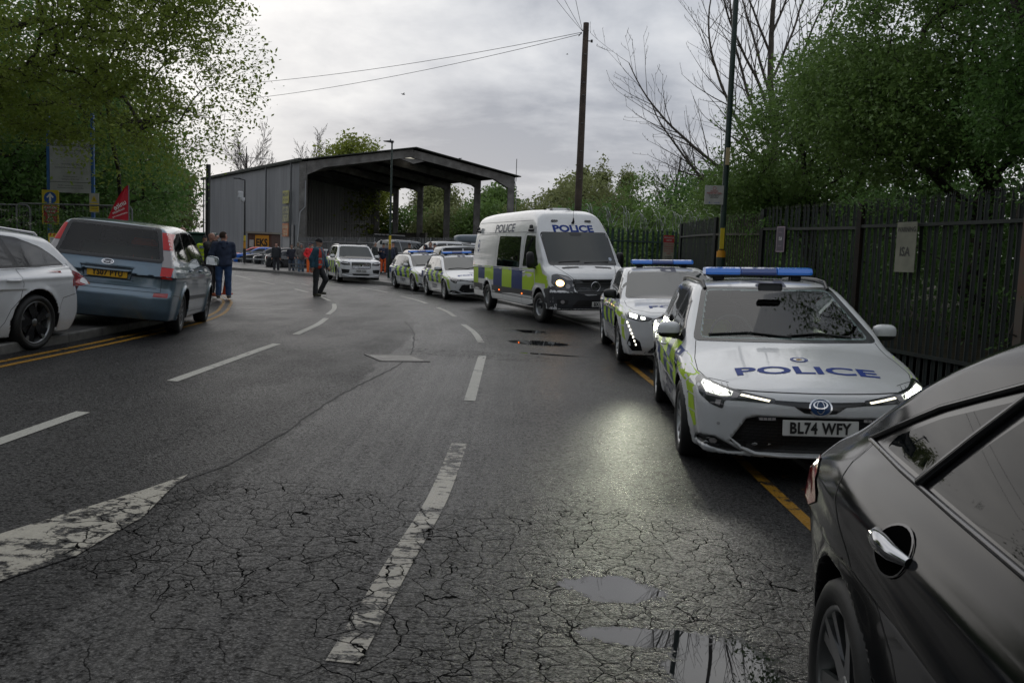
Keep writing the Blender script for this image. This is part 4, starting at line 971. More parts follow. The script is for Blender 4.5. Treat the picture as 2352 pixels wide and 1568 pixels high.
    # tail lamps
    for sd in (-1, 1):
        mx = (lambda p: p) if sd > 0 else mirx
        car.decal([(mx([(.45, .80), (.8, .84), (.85, .90), (.80, .97), (.45, .92)]), 'rear', .004, 0), ([(2.0, .84), (2.2, .80), (2.2, .95), (2.05, .95)], 'side', .004, 0, sd)], 'tail_light', [M_RED], root, cell=.06)
    plate(root, regno, (0, 2.375, .56), rz=math.pi, yellow=True)
    battenburg_est(car, root)
    car.decal([(tgeo('POLICE', .15, 0, -1.83, sx=1.5, bold=.035), 'top', .003, 0)], 'bonnet_lettering', [M_TBLU], root, cell=.08)
    crest(car, root, 0, -1.585, .062)
    car.decal([(tgeo('R', .30, 0, -.06, sx=1.5, bold=.03, rot=math.pi), 'top', .003, 0)], 'roof_lettering', [M_NAVY], root, cell=.12)
    lines = []
    for sd in (-1, 1):
        lines += [([(-.93, .93), (-.94, .60), (-.90, .30), (-.80, .25), (.85, .25), (.93, .42), (1.04, .66), (1.08, .95)], 'side', sd), ([(.14, .95), (.14, .60), (.10, .26)], 'side', sd),
                  ([(-1.70, .58), (-1.80, .62)], 'side', sd), ([(1.72, .55), (1.85, .62), (2.2, .62)], 'side', sd)]
    lines += [([(-.60, .672), (-.4, .668), (0, .664), (.4, .668), (.60, .672)], 'front', 1)]
    hl = [(.60, -2.02), (.745, -1.88), (.79, -1.70), (.78, -1.4), (.735, -1.05)]
    lines += [(hl, 'top', 1), ([(-a, b) for a, b in hl], 'top', 1)]
    car.ribbon(lines, 'panel_gaps', M_GAP, root)
    pk = [(disc(sd * .68, .42, .012, 10), 'front', .002, 0) for sd in (-1, 1)]
    car.decal(pk, 'parking_sensor', [mat('sensor_grey', (.35, .35, .36), .3)], root, cell=0)
    add_wheels(root, 'est', 2.7, 1.575, .318, .222, .215, 'five_twin', M_ALLOY)
    lightbar(root, .34, 1.462, 1.03)
    return root
# ---------------------------------------------------------------- a general builder for the other cars
def glass_set(car, root, wsc, rsc, sides, trims, cell=.07, wipers=True, glass=None, surround=None, wmat=None):
    G = glass or M_GLASS; Sm = surround or M_GLOSSB
    if wsc:
        W = rounded(wsc, .05); c = np.mean(wsc, 0); Wt = [(p[0] * 1.055, c[1] + (p[1] - c[1]) * 1.09) for p in W]
        car.decal([(Wt, 'front', .0015, 0), (W, 'front', .003, 1)], 'windscreen', [M_GLOSSB, wmat or M_WSCREEN], root, cell=cell)
    if rsc:
        W = rounded(rsc, .06); c = np.mean(rsc, 0); Wt = [(p[0] * 1.04, c[1] + (p[1] - c[1]) * 1.07) for p in W]
        car.decal([(Wt, 'rear', .0015, 0), (W, 'rear', .003, 1)], 'rear_window', [M_GLOSSB, G], root, cell=cell)
    for sd in (-1, 1):
        if trims: car.decal([(rounded(t, .04), 'side', .0015, 0, sd) for t in trims], 'window_surround', [Sm], root, cell=cell)
        for wd in sides: car.decal([(rounded(wd, .03), 'side', .003, 0, sd)], 'side_window', [G], root, cell=cell)
def checks(car, root, sd, xs, bot, mid, top, extra=()):
    it = []
    for i in range(len(xs) - 1):
        a, b = xs[i] + .003, xs[i + 1] - .003
        it.append(([(a, bot(a)), (b, bot(b)), (b, mid(b)), (a, mid(a))], 'side', .002, i % 2, sd))
        it.append(([(a, mid(a) + .006), (b, mid(b) + .006), (b, top(b)), (a, top(a))], 'side', .002, (i + 1) % 2 if False else i % 2, sd))
    for p, m in extra: it.append((p, 'side', .002, m, sd))
    car.decal(it, 'battenburg_film', [M_YEL, M_BLU], root, cell=.1)

# ------------------------------------------------ hatchback patrol car with claw-like lit strips
HATCH = dict(hw=.925, zb=.16,
    plan=[(-2.2, .82), (-1.8, .89), (-1.34, .922), (0, .915), (1.34, .925), (2.1, .86)],
    sect=[(.1, -.10), (.22, -.06), (.34, -.03), (.5, -.01), (.66, 0), (.8, -.005), (.9, -.03), (1.0, -.08)],
    deck=[(-2.25, .70), (-2.1, .77), (-1.8, .85), (-1.4, .91), (-1.0, .96), (-.8, .98), (1.5, 1.0), (2.2, .95)],
    nose=[(.1, -2.02), (.20, -2.12), (.32, -2.18), (.5, -2.20), (.66, -2.20), (.74, -2.16), (.84, -2.0), (.95, -1.7)],
    tail=[(.1, 2.0), (.3, 2.12), (.6, 2.16), (.9, 2.1), (1.1, 2.0)],
    bowf=(.26, 3.4), bowr=(.24, 3.5),
    ws=(-1.08, .95, -.05, 1.38, .15), rs=(2.05, .98, 1.55, 1.42, .10),
    roof=[(-.6, 1.33), (-.1, 1.385), (.4, 1.425), (.9, 1.42), (1.6, 1.36), (2.0, 1.27)],
    gplan=[(-1.1, .82), (-.5, .86), (.5, .86), (1.5, .80), (2.1, .74)], zg=.95, tum=.38, tumc=.2, crown=.06, rcrown=.055,
    axles=(-1.34, 1.34), wr=.33, ar=.375, k=(.07, .055, .07, .05, .03),
    waves=[(.014, -1.3, .80, 1.9, .86, .035, .25), (-.020, -.95, .42, .9, .45, .11, .12)],
    recess=[('front', [(-.55, .70), (.55, .70), (.36, .38), (-.36, .38)], .012, .02), ('front', [(-.45, .30), (.45, .30), (.55, .215), (-.55, .215)], .02, .02)],
    split=EST['split'])
def build_hatch(name, label):
    car = Car(HATCH); root = empty(name, label=label, cat='police car'); car.body(root, .022, M_PWHITE)
    glass_set(car, root, [(-.72, .965), (.72, .965), (.58, 1.34), (-.58, 1.34)], [(-.58, 1.03), (.58, 1.03), (.48, 1.33), (-.48, 1.33)],
              [[(-.92, .95), (-.30, 1.24), (.05, 1.31), (.10, .965)], [(.2, .97), (.2, 1.32), (.85, 1.31), (1.08, 1.0)], [(1.15, 1.0), (1.0, 1.29), (1.5, 1.2), (1.6, 1.06)]],
              [[(-1.0, .93), (-.3, 1.26), (.10, 1.345), (.9, 1.34), (1.6, 1.23), (1.68, 1.02), (0, .945)]])
    for sd in (-1, 1):
        mx = (lambda p: p) if sd > 0 else mirx
        it = [(mx([(.50, .715), (.62, .745), (.80, .79), (.86, .77), (.84, .70), (.66, .665), (.54, .675)]), 'front', .003, 0),
              (mx([(.59, .718), (.65, .732), (.65, .698), (.60, .694)]), 'front', .006, 2), (mx([(.70, .75), (.79, .772), (.80, .73), (.71, .70)]), 'front', .006, 2)]
        for k in range(7): z = .66 - k * .052; x = .835 - k * .020; it.append((mx([(x - .009, z), (x + .009, z + .003), (x + .006, z - .026), (x - .012, z - .029)]), 'front', .006, 3))
        car.decal(it, 'headlight', [M_LDARK, M_CLEARL, M_LAMPON, mat('lit_strip_white', (1, 1, 1), .3, emit=(1, .95, .78), es=2.6)], root, cell=.06)
        car.decal([(mx([(.66, .38), (.80, .48), (.83, .34), (.76, .24), (.62, .245)]), 'front', .003, 0)], 'bumper_vent', [M_GLOSSB], root, cell=.06)
        mirror(root, sd, -.62, 1.0, .82, M_BLACK, (.21, .13, .145)); handle(car, root, sd, .02, .82, M_CHROME); handle(car, root, sd, .95, .84, M_CHROME)
        ex = [([(-1.22, .88), (-.96, .92), (-.96, .66), (-1.0, .62), (-1.05, .74)], 1), ([(-1.55, .86), (-1.26, .89), (-1.1, .75), (-1.36, .74)], 0),
              ([(-1.85, .80), (-1.58, .85), (-1.4, .74), (-1.66, .70)], 0), ([(-2.0, .74), (-1.74, .77), (-1.74, .60), (-1.9, .60)], 0), ([(-1.9, .58), (-1.76, .58), (-1.78, .42), (-1.93, .38)], 0)]
        checks(car, root, sd, [-.94, -.6, -.25, .1, .45, .8, 1.1], lambda y: .50, lambda y: .80, lambda y: .885, ex)
    it = [([(-.56, .71), (.56, .71), (.36, .375), (-.36, .375)], 'front', .003, 0)]
    for r_ in range(9):
        z = .40 + r_ * .034; hw_ = .36 + (z - .38) * .6
        for k in range(-9, 10):
            x = k * .055
            if abs(x) < hw_ - .03: it.append(([(x - .013, z), (x + .013, z), (x + .013, z + .01), (x - .013, z + .01)], 'front', .006, 1))
    it.append((rounded([(-.05, .60), (.05, .60), (.05, .52), (0, .48), (-.05, .52)], .01), 'front', .010, 2))
    car.decal(it, 'grille', [M_BLACK, mat('grille_mesh', (.035, .035, .037), .3), M_CHROME], root, cell=.15)
    it = [([(-.47, .305), (.47, .305), (.60, .21), (-.60, .21)], 'front', .003, 0)] + [([(-.46, z), (.46, z), (.46, z + .01), (-.46, z + .01)], 'front', .006, 1) for z in (.23, .255, .28)]
    car.decal(it, 'lower_grille', [M_BLACK, mat('grille_mesh', (.035, .035, .037), .3)], root, cell=.12)
    car.decal([(tgeo('POLICE', .14, 0, -1.72, sx=1.5, bold=.035), 'top', .003, 0)], 'bonnet_lettering', [M_TBLU], root, cell=.1); crest(car, root, 0, -1.5, .06)
    car.decal([(tgeo('R', .28, 0, -.0, sx=1.5, bold=.03, rot=math.pi), 'top', .003, 0)], 'roof_lettering', [M_NAVY], root, cell=.12)
    hl = [(.20, -2.05), (.50, -2.0), (.72, -1.80), (.79, -1.5), (.78, -1.1)]
    car.ribbon([(hl, 'top', 1), ([(-a, b) for a, b in hl], 'top', 1)] + [([(-.95, .93), (-.95, .5), (-.85, .27), (.9, .27), (1.0, .6), (1.1, .95)], 'side', sd) for sd in (-1, 1)] + [([(.15, .95), (.13, .3)], 'side', sd) for sd in (-1, 1)], 'panel_gaps', M_GAP, root)
    for sd in (-1, 1):
        mx = (lambda p: p) if sd > 0 else mirx; car.decal([(mx([(.4, .80), (.8, .82), (.84, .90), (.4, .88)]), 'rear', .004, 0)], 'tail_light', [M_RED], root, cell=.08)
    plate(root, 'BX23 DHK', (0, -2.212, .345)); add_wheels(root, 'hat', 2.68, 1.60, .325, .222, .215, 'five_twin', M_ALLOY); lightbar(root, .32, 1.468, 1.03); return root

# ------------------------------------------------ large white patrol SUV
SUV = dict(hw=.99, zb=.22,
    plan=[(-2.5, .90), (-2.0, .955), (-1.5, .985), (0, .98), (1.5, .985), (2.45, .93)],
    sect=[(.15, -.10), (.3, -.04), (.45, -.015), (.7, 0), (.95, -.005), (1.08, -.03), (1.2, -.08)],
    deck=[(-2.5, .90), (-2.35, 1.0), (-2.0, 1.07), (-1.4, 1.12), (-1.0, 1.16), (2.0, 1.2), (2.5, 1.1)],
    nose=[(.15, -2.28), (.3, -2.40), (.5, -2.44), (.9, -2.42), (1.0, -2.34), (1.1, -2.1)],
    tail=[(.2, 2.35), (.5, 2.48), (.9, 2.48), (1.2, 2.4)], bowf=(.26, 3.6), bowr=(.2, 4),
    ws=(-1.22, 1.10, -.42, 1.70, .14), rs=(2.42, 1.15, 2.10, 1.74, .08),
    roof=[(-.8, 1.66), (-.4, 1.715), (.2, 1.745), (1.2, 1.74), (2.0, 1.70), (2.5, 1.6)],
    gplan=[(-1.3, .88), (-.6, .91), (1.0, .91), (2.4, .84)], zg=1.12, tum=.26, tumc=.12, crown=.06, rcrown=.05,
    axles=(-1.49, 1.49), wr=.37, ar=.42, k=(.08, .07, .08, .05, .03),
    waves=[(.015, -1.6, .98, 2.2, 1.0, .05, .3), (-.02, -1.0, .5, 1.0, .52, .12, .15)],
    recess=[('front', [(-.42, .92), (.42, .92), (.40, .66), (-.40, .66)], .015, .02)],
    split=[('bonnet', lambda C, Nf: (C[:, 1] < -1.15) & (C[:, 2] > .98) & (np.abs(C[:, 0]) < .8) & (Nf[:, 2] > .5)), ('front_bumper', lambda C, Nf: (C[:, 1] < -1.9) & (C[:, 2] < .66)),
           ('door', lambda C, Nf: (C[:, 1] > -.95) & (C[:, 1] < .2) & (C[:, 2] > .35) & (C[:, 2] < 1.12) & (np.abs(Nf[:, 0]) > .5)),
           ('door', lambda C, Nf: (C[:, 1] >= .2) & (C[:, 1] < 1.2) & (C[:, 2] > .35) & (C[:, 2] < 1.12) & (np.abs(Nf[:, 0]) > .5) & (np.hypot(C[:, 1] - 1.49, C[:, 2] - .37) > .46))])
def build_suv(name, label):
    car = Car(SUV); root = empty(name, label=label, cat='police car'); car.body(root, .035, M_PWHITE)
    glass_set(car, root, [(-.76, 1.13), (.76, 1.13), (.64, 1.66), (-.64, 1.66)], [(-.68, 1.2), (.68, 1.2), (.58, 1.62), (-.58, 1.62)],
              [[(-1.0, 1.1), (-.52, 1.5), (-.38, 1.6), (.18, 1.64), (.18, 1.12)], [(.26, 1.12), (.26, 1.64), (1.12, 1.63), (1.18, 1.13)], [(1.26, 1.13), (1.22, 1.62), (1.9, 1.56), (2.15, 1.2)]], [], cell=.1)
    for sd in (-1, 1):
        mx = (lambda p: p) if sd > 0 else mirx
        car.decal([(mx([(.50, .80), (.52, .92), (.78, .98), (.93, 1.0), (.92, .84), (.78, .80)]), 'front', .003, 0), (mx([(.52, .87), (.90, .91), (.90, .885), (.52, .845)]), 'front', .006, 1)], 'headlight', [M_LDARK, M_CLEARL], root, cell=.08)
        car.decal([(mx([(.52, .60), (.88, .62), (.84, .42), (.56, .45)]), 'front', .003, 0)], 'bumper_vent', [M_BLACK], root, cell=.08)
        mirror(root, sd, -.72, 1.18, .90, M_PWHITE, (.24, .14, .17)); handle(car, root, sd, .05, .98, M_PWHITE); handle(car, root, sd, 1.05, 1.0, M_PWHITE)
        ex = [([(-1.45, 1.04), (-1.0, 1.1), (-1.0, .96), (-1.2, .94)], 0), ([(-2.0, .98), (-1.5, 1.04), (-1.35, .92), (-1.9, .84)], 0), ([(-2.2, .95), (-1.95, .9), (-1.98, .70), (-2.12, .70)], 0),
              ([(-2.05, .68), (-1.93, .66), (-1.93, .42), (-2.05, .42)], 1), ([(1.2, .98), (2.3, 1.0), (2.3, 1.1), (1.2, 1.08)], 0)]
        xs = [-1.0, -.66, -.3, .06, .42, .78, 1.06]; it = []
        for i in range(6):
            for j, (z0, z1) in enumerate(((.40, .68), (.685, .98))):
                it.append(([(xs[i] + .003, z0), (xs[i + 1] - .003, z0), (xs[i + 1] - .003, z1), (xs[i] + .003, z1)], 'side', .002, (i + j) % 2, sd))
        for p, m in ex: it.append((p, 'side', .002, m, sd))
        car.decal(it, 'battenburg_film', [M_YEL, M_BLU], root, cell=.12)
        P0, nn = car.project([(sd * .66, -.3), (sd * .68, .6), (sd * .68, 1.4), (sd * .66, 2.0)], 'top', 1, .04); rl = MB(); rl.tube([tuple(p) for p in P0], .018, 6); rl.build('roof_rail', [M_CHROME], root)
        car.decal([([(1.75, 1.0), (2.35, 1.0), (2.3, 1.5), (2.2, 1.5)], 'side', .004, 0, sd)], 'tail_light', [M_RED], root, cell=.1)
    it = [(rounded([(-.45, .94), (.45, .94), (.42, .64), (-.42, .64)], .06), 'front', .003, 0)] + [([(x - .007, .66), (x + .007, .66), (x + .007, .92), (x - .007, .92)], 'front', .012, 1) for x in np.linspace(-.38, .38, 17)]
    it += [([(-.30, .66), (-.27, .66), (.30, .92), (.27, .92)], 'front', .02, 1), (ring(0, .79, .05, .075), 'front', .022, 1), (disc(0, .79, .05), 'front', .021, 0)]
    car.decal(it, 'grille', [M_GLOSSB, M_CHROME], root, cell=.15)
    car.decal([([(-.42, .42), (.42, .42), (.34, .34), (-.34, .34)][::-1], 'front', .003, 0)], 'lower_grille', [M_BLACK], root, cell=.1)
    sk = MB(); P0, nn = car.project([(-.8, .36), (-.5, .3), (0, .29), (.5, .3), (.8, .36)], 'front', 1, .01); sk.tube([tuple(p) for p in P0], .018, 6); sk.build('skid_strip', [M_CHROME], root)
    car.decal([(tgeo('POLICE', .15, 0, -2.0, sx=1.5, bold=.035), 'top', .003, 0)], 'bonnet_lettering', [M_TBLU], root, cell=.15); car.decal([(ring(0, -1.78, .04, .06), 'top', .003, 0)], 'force_crest', [M_TBLU], root, cell=0)
    plate(root, 'NG20 XGZ', (0, -2.46, .55)); add_wheels(root, 'suv', 2.98, 1.68, .37, .255, .24, 'five_twin', M_ALLOY); return root

# ------------------------------------------------ high-roofed police van
VAN = dict(hw=.995, zb=.33,
    plan=[(-3.2, .93), (-2.9, .97), (-2.3, .993), (0, .993), (3.2, .985), (3.8, .975)],
    sect=[(.25, -.05), (.45, -.02), (.8, 0), (1.1, -.005), (1.35, -.03), (1.6, -.06)],
    deck=[(-3.35, .86), (-3.1, 1.06), (-2.8, 1.20), (-2.5, 1.32), (-2.25, 1.42), (-2.0, 1.5), (3.9, 1.5)],
    nose=[(.2, -3.08), (.34, -3.16), (.5, -3.19), (.72, -3.19), (.82, -3.13), (.95, -3.09), (1.1, -3.0), (1.3, -2.7)],
    tail=[(.2, 3.75), (.5, 3.78), (1.5, 3.78)], bowf=(.34, 3.2), bowr=(.06, 6),
    ws=(-2.50, 1.30, -1.80, 2.10, .13), rs=(3.78, 1.5, 3.66, 2.55, .03),
    roof=[(-2.2, 1.9), (-1.95, 2.10), (-1.7, 2.34), (-1.4, 2.52), (-1.0, 2.61), (0, 2.65), (2, 2.65), (3.4, 2.61), (3.9, 2.5)],
    gplan=[(-2.6, .90), (-2.2, .945), (-1.6, .965), (0, .975), (3.8, .965)], zg=1.35, tum=.06, tumc=.10, crown=.07, rcrown=.07,
    axles=(-2.16, 2.165), wr=.36, ar=.43, k=(.10, .09, .18, .06, .04), flare=.022,
    waves=[(-.012, -1.6, 1.12, 3.5, 1.12, .03, .1), (-.010, -2.0, .50, 3.6, .50, .02, .1)],
    recess=[('front', rounded([(-.50, 1.0), (.50, 1.0), (.45, .76), (.34, .70), (-.34, .70), (-.45, .76)], .05), .03, .02)],
    split=[('bonnet', lambda C, Nf: (C[:, 1] < -2.4) & (C[:, 2] > 1.0) & (Nf[:, 2] > .4)),
           ('door', lambda C, Nf: (C[:, 1] > -1.72) & (C[:, 1] < -.82) & (C[:, 2] > .45) & (C[:, 2] < 2.0) & (np.abs(Nf[:, 0]) > .7)),
           ('sliding_door', lambda C, Nf: (C[:, 1] > -.80) & (C[:, 1] < .6) & (C[:, 2] > .45) & (C[:, 2] < 2.0) & (Nf[:, 0] < -.7))])
def build_van(name, label):
    car = Car(VAN); root = empty(name, label=label, cat='police van'); BUMP = mat('van_grey_plastic', (.035, .037, .042), .5)
    car.body(root, .035, M_PWHITE)
    # grey bumper and side band laid over the shell
    bp = [(-.97, .86), (-.80, .81), (-.52, .70), (-.36, .635), (.36, .635), (.52, .70), (.80, .81), (.97, .86), (.99, .34), (-.99, .34)]
    car.decal([(bp[::-1], 'front', .004, 0), ([(-.42, .56), (.42, .56), (.55, .42), (-.55, .42)][::-1], 'front', .007, 1)] + [([(-3.2, .34), (-2.6, .34), (-2.56, .55), (-2.5, .78), (-2.98, .86), (-3.2, .86)], 'side', .004, 0, sd) for sd in (-1, 1)], 'front_bumper', [BUMP, M_BLACK], root, cell=.08)
    for sd in (-1, 1):
        car.decal([([(-1.72, .50), (1.70, .50), (1.72, .70), (-1.74, .70)], 'side', .003, 0, sd), ([(2.66, .50), (3.75, .50), (3.75, .70), (2.64, .70)], 'side', .003, 0, sd)], 'side_rubbing_strip', [BUMP], root, cell=.15)
    glass_set(car, root, [(-.79, 1.35), (.79, 1.35), (.80, 2.0), (.76, 2.05), (-.76, 2.05), (-.80, 2.0)], [(-.7, 1.5), (-.04, 1.5), (-.04, 2.1), (-.7, 2.1)],
              [[(-2.05, 1.30), (-1.80, 1.62), (-1.58, 1.93), (-1.02, 1.97), (-.98, 1.30)]], [], cell=.1)
    TG = mat('tinted_glass', (.006, .006, .006), .02, spec=.5, ior=2.0)
    for sd in (-1, 1):
        car.decal([(rounded([(-.70, 1.22), (-.60, 1.97), (1.25, 2.0), (1.25, 1.22)], .05), 'side', .004, 0, sd)], 'side_window', [TG], root, cell=.15)
        car.decal([(rounded([(-2.02, 1.26), (-1.75, 1.68), (-1.62, 1.98), (-.98, 2.0), (-.93, 1.26)], .05), 'side', .0015, 0, sd)], 'window_surround', [M_GLOSSB], root, cell=.1)
        xs = [3.74, 3.10, 2.42, 1.55, .75, -.08, -.95, -1.86]; it = []; lo, md, hi = .70, 1.08, 1.20
        for i in range(7):
            a, b = xs[i + 1], xs[i]; m = 0 if i % 2 == 0 else 1
            z0 = .70
            if i in (1, 2): z0 = .84
            if i == 0: it.append(([(a, .70), (b, .70), (b, hi), (a, hi)], 'side', .003, m, sd))
            elif i == 6: it.append(([(a, .88), (-1.68, .74), (-1.66, .71), (b, .71), (b, hi), (a + .1, 1.24)], 'side', .003, 0, sd))
            elif i == 5: it.append(([(a, z0), (b, z0), (b, hi), (a, hi)], 'side', .003, 1, sd))
            else: it.append(([(a, z0), (b, z0), (b, hi), (a, hi)], 'side', .003, m, sd))
        it.append(([(-2.62, .90), (-1.9, .90), (-1.84, 1.24), (-2.15, 1.36), (-2.4, 1.12), (-2.78, 1.05)], 'side', .003, 0, sd)); it.append(([(-2.75, .88), (-2.62, .72), (-2.56, .90), (-2.70, 1.0)], 'side', .003, 0, sd))
        car.decal(it, 'battenburg_film', [M_YEL, M_BLU], root, cell=.14)
        rg = []; 
        for yc in (-2.16, 2.165):
            pts = [(yc + .50 * math.cos(t), .36 + .50 * math.sin(t)) for t in np.linspace(math.pi * .86, math.pi * .14, 11)]; rg.append((pts, 'side', sd))
        car.ribbon(rg, 'arch_edge', M_PWHITE, root, w=.035, off=.006, step=.1)
        mirror(root, sd, -1.92, 1.42, 1.0, M_BLACK, (.19, .16, .38)); handle(car, root, sd, -1.05, 1.12, M_CHROME, .16)
        for yb_, zb_ in ((-1.35, 2.17), (3.35, 2.2)):
            P0, nn = car.project([(yb_, zb_)], 'side', sd, .0); b = MB(); x = P0[0][0]; b.box((x + sd * .05, yb_, zb_ - .06), (.14, .16, .06), 0, bev=.02); b.lathe([(-.04, .05), (.02, .05), (.05, .03), (.055, 0)], 10, 0, 'Z', (x + sd * .06, yb_, zb_ + .02)); b.build('scene_lamp', [M_BLACK], root)
        for yy in (-.92, 1.0): 
            P0, nn = car.project([(yy, .60)], 'side', sd, .008); b = MB(); b.box(tuple(P0[0]), (.012, .05, .03), 0, bev=.004); b.build('side_marker', [M_AMBER], root)
        mx = (lambda p: p) if sd > 0 else mirx
        it = [(mx(rounded([(.50, .98), (.58, 1.08), (.80, 1.13), (.90, 1.10), (.93, .92), (.84, .82), (.64, .78), (.53, .83)], .03)), 'front', .006, 0),
              (mx([(.52, .99), (.60, 1.06), (.78, 1.10), (.62, .99)]), 'front', .009, 1), (disc(sd * .76, .925, .085, 20, 1.0), 'front', .010, 1), (disc(sd * .765, .925, .066, 16, 1.15), 'front', .013, 2), (disc(sd * .62, .86, .05, 16), 'front', .010, 1)]
        car.decal(it, 'headlight', [M_LDARK, M_CLEARL, M_LAMPWARM], root, cell=.06)
        car.decal([(rounded(mx([(.62, .56), (.86, .58), (.84, .46), (.64, .46)]), .04), 'front', .007, 0), (disc(sd * .74, .52, .04, 14), 'front', .010, 1)], 'fog_lamp', [M_BLACK, M_CLEARL], root, cell=.08)
        car.decal([([(y_, z_) for y_, z_ in disc(3.25, 1.75, .17, 24, .62)], 'side', .003, 0, sd), (disc(3.25, 1.75, .13, 24, .62), 'side', .004, 1, sd), (disc(3.25, 1.75, .07, 12, .62), 'side', .005, 0, sd)], 'force_crest', [M_TBLU, M_PWHITE], root, cell=.1)
        car.decal([(tgeo('POLICE', .20, .95 if sd < 0 else .95, 2.20, sx=1.85 * (-1 if sd < 0 else 1), bold=.03), 'side', .003, 0, sd)], 'side_lettering', [M_NAVY], root, cell=.2)
        car.decal([(rounded([(3.78 - .02, 1.0), (3.5, 1.0), (3.5, 1.3), (3.76, 1.3)], .02), 'side', .003, 0, sd)], 'tail_light', [M_RED], root, cell=.1)
    it = [(rounded([(-.52, 1.01), (.52, 1.01), (.47, .76), (.34, .69), (-.34, .69), (-.47, .76)], .05), 'front', .003, 0)]
    for z in (.745, .80, .855, .91, .965): it.append(([(-.46, z), (.46, z), (.46, z + .018), (-.46, z + .018)], 'front', .012, 1))
    for sx_, z in ((-.34, .93), (.34, .93), (-.26, .80), (.26, .80)): it.append(([(sx_ - .06, z), (sx_ + .06, z), (sx_ + .06, z + .025), (sx_ - .06, z + .025)], 'front', .02, 2))
    car.decal(it, 'grille', [M_BLACK, mat('grille_bar', (.05, .05, .052), .35), M_LDARK], root, cell=.12)
    b = MB(); c0 = (0, -3.150, .855); b.tube([(math.cos(t) * .105, c0[1], c0[2] + math.sin(t) * .105) for t in np.linspace(0, 2 * math.pi, 25)], .009, 6, 0, False)
    for k in range(3): t = math.pi / 2 + k * 2 * math.pi / 3; b.bar(c0, (math.cos(t) * .10, c0[1], c0[2] + math.sin(t) * .10), .014, .014, 0, up=(0, 1, 0))
    b.build('emblem', [M_CHROME], root)
    car.decal([(tgeo('POLICE', .15, 0, 2.155, sx=1.45, bold=.06), 'front', .004, 0)], 'forehead_lettering', [M_TBLU], root, cell=.15)
    for sx_ in (-.42, .42):
        P0, nn = car.project([(sx_, 2.33)], 'front', 1, .01); b = MB(); b.box(tuple(P0[0]), (.17, .05, .045), 0, bev=.018); b.box((P0[0][0], P0[0][1] - .024, P0[0][2]), (.13, .012, .022), 1); b.build('front_beacon', [M_BLACK, M_CLEARL], root)
    P0, nn = car.project([(.02, 2.29)], 'front', 1, .0); p = P0[0]; b = MB(); b.tube([(p[0], p[1], p[2]), (p[0], p[1] - .05, p[2] + .02), (p[0], p[1] - .05, p[2] + .12)], [.035, .03, .012], 8); b.tube([(p[0], p[1] - .05, p[2] + .1), (p[0], p[1] - .03, p[2] + .5)], .004, 5); b.build('aerial', [M_BLACK], root)
    for sx_ in (-1, 1):
        xx = sorted((sx_ * .20, sx_ * .60)); it = [(rounded([(xx[0], -2.66), (xx[1], -2.66), (xx[1], -2.58), (xx[0], -2.58)], .02), 'top', .003, 0)]
        for k in range(12): x = xx[0] + .03 + k * .03; it.append(([(x - .004, -2.65), (x + .004, -2.65), (x + .004, -2.59), (x - .004, -2.59)], 'top', .007, 1))
        car.decal(it, 'bonnet_vent', [M_BLACK, BUMP], root, cell=.1)
    lines = [([(-1.74, .5), (-1.74, 1.0), (-1.85, 1.25)], 'side', sd) for sd in (-1, 1)] + [([(-.84, .40), (-.86, 2.0), (-1.0, 2.06), (-1.6, 2.05)], 'side', sd) for sd in (-1, 1)] + [([(.70, .40), (.70, 2.05)], 'side', sd) for sd in (-1, 1)] + \
            [([(1.45, 1.30), (1.45, 2.0), (1.55, 2.05), (3.3, 2.05), (3.5, 1.98), (3.6, 1.30)], 'side', sd) for sd in (-1, 1)] + [([(-1.3, 2.07), (3.6, 2.10)], 'side', sd) for sd in (-1, 1)] + [([(-1.2, 2.35), (3.5, 2.38)], 'side', sd) for sd in (-1, 1)]
    hb = [(.48, 1.02), (.56, 1.10), (.70, 1.25), (.78, 1.33)]; lines += [(hb, 'front', 1), ([(-a, b_) for a, b_ in hb], 'front', 1)]
    car.ribbon(lines, 'panel_gaps', mat('soft_gap', (.16, .16, .16), .8), root, w=.012)
    P0, nn = car.project([(0, -.8)], 'top', 1, .0); b = MB(); b.box((0, -.6, P0[0][2] + .0), (.55, .6, .09), 0, bev=.04); b.build('roof_vent', [M_PWHITE], root)
    wp = MB(); P0, nn = car.project([(-.6, 1.37), (-.1, 1.40), (.0, 1.36), (.62, 1.38)], 'front', 1, .015); wp.tube([tuple(P0[0]), tuple(P0[1])], .01, 5); wp.build('wiper', [M_BLACK], root); wp = MB(); wp.tube([tuple(P0[2]), tuple(P0[3])], .01, 5); wp.build('wiper', [M_BLACK], root)
    car.decal([(disc(.70, 1.45, .04, 16), 'front', .005, 0)], 'windscreen_sticker', [mat('sticker', (.45, .5, .6), .5)], root, cell=0)
    car.decal([(rounded([(-.13, 1.98), (.13, 1.98), (.16, 2.05), (-.16, 2.05)], .02) + [], 'front', .005, 0)], 'sensor_panel', [M_BLACK], root, cell=0)
    plate(root, 'BX18 GZD', (.15, -3.215, .47)); add_wheels(root, 'van', 4.325, 1.76, .35, .20, .21, 'steel', mat('van_steel_rim', (.30, .31, .32), .4, metal=.7), axles=(-2.16, 2.165), steer=.10); return root
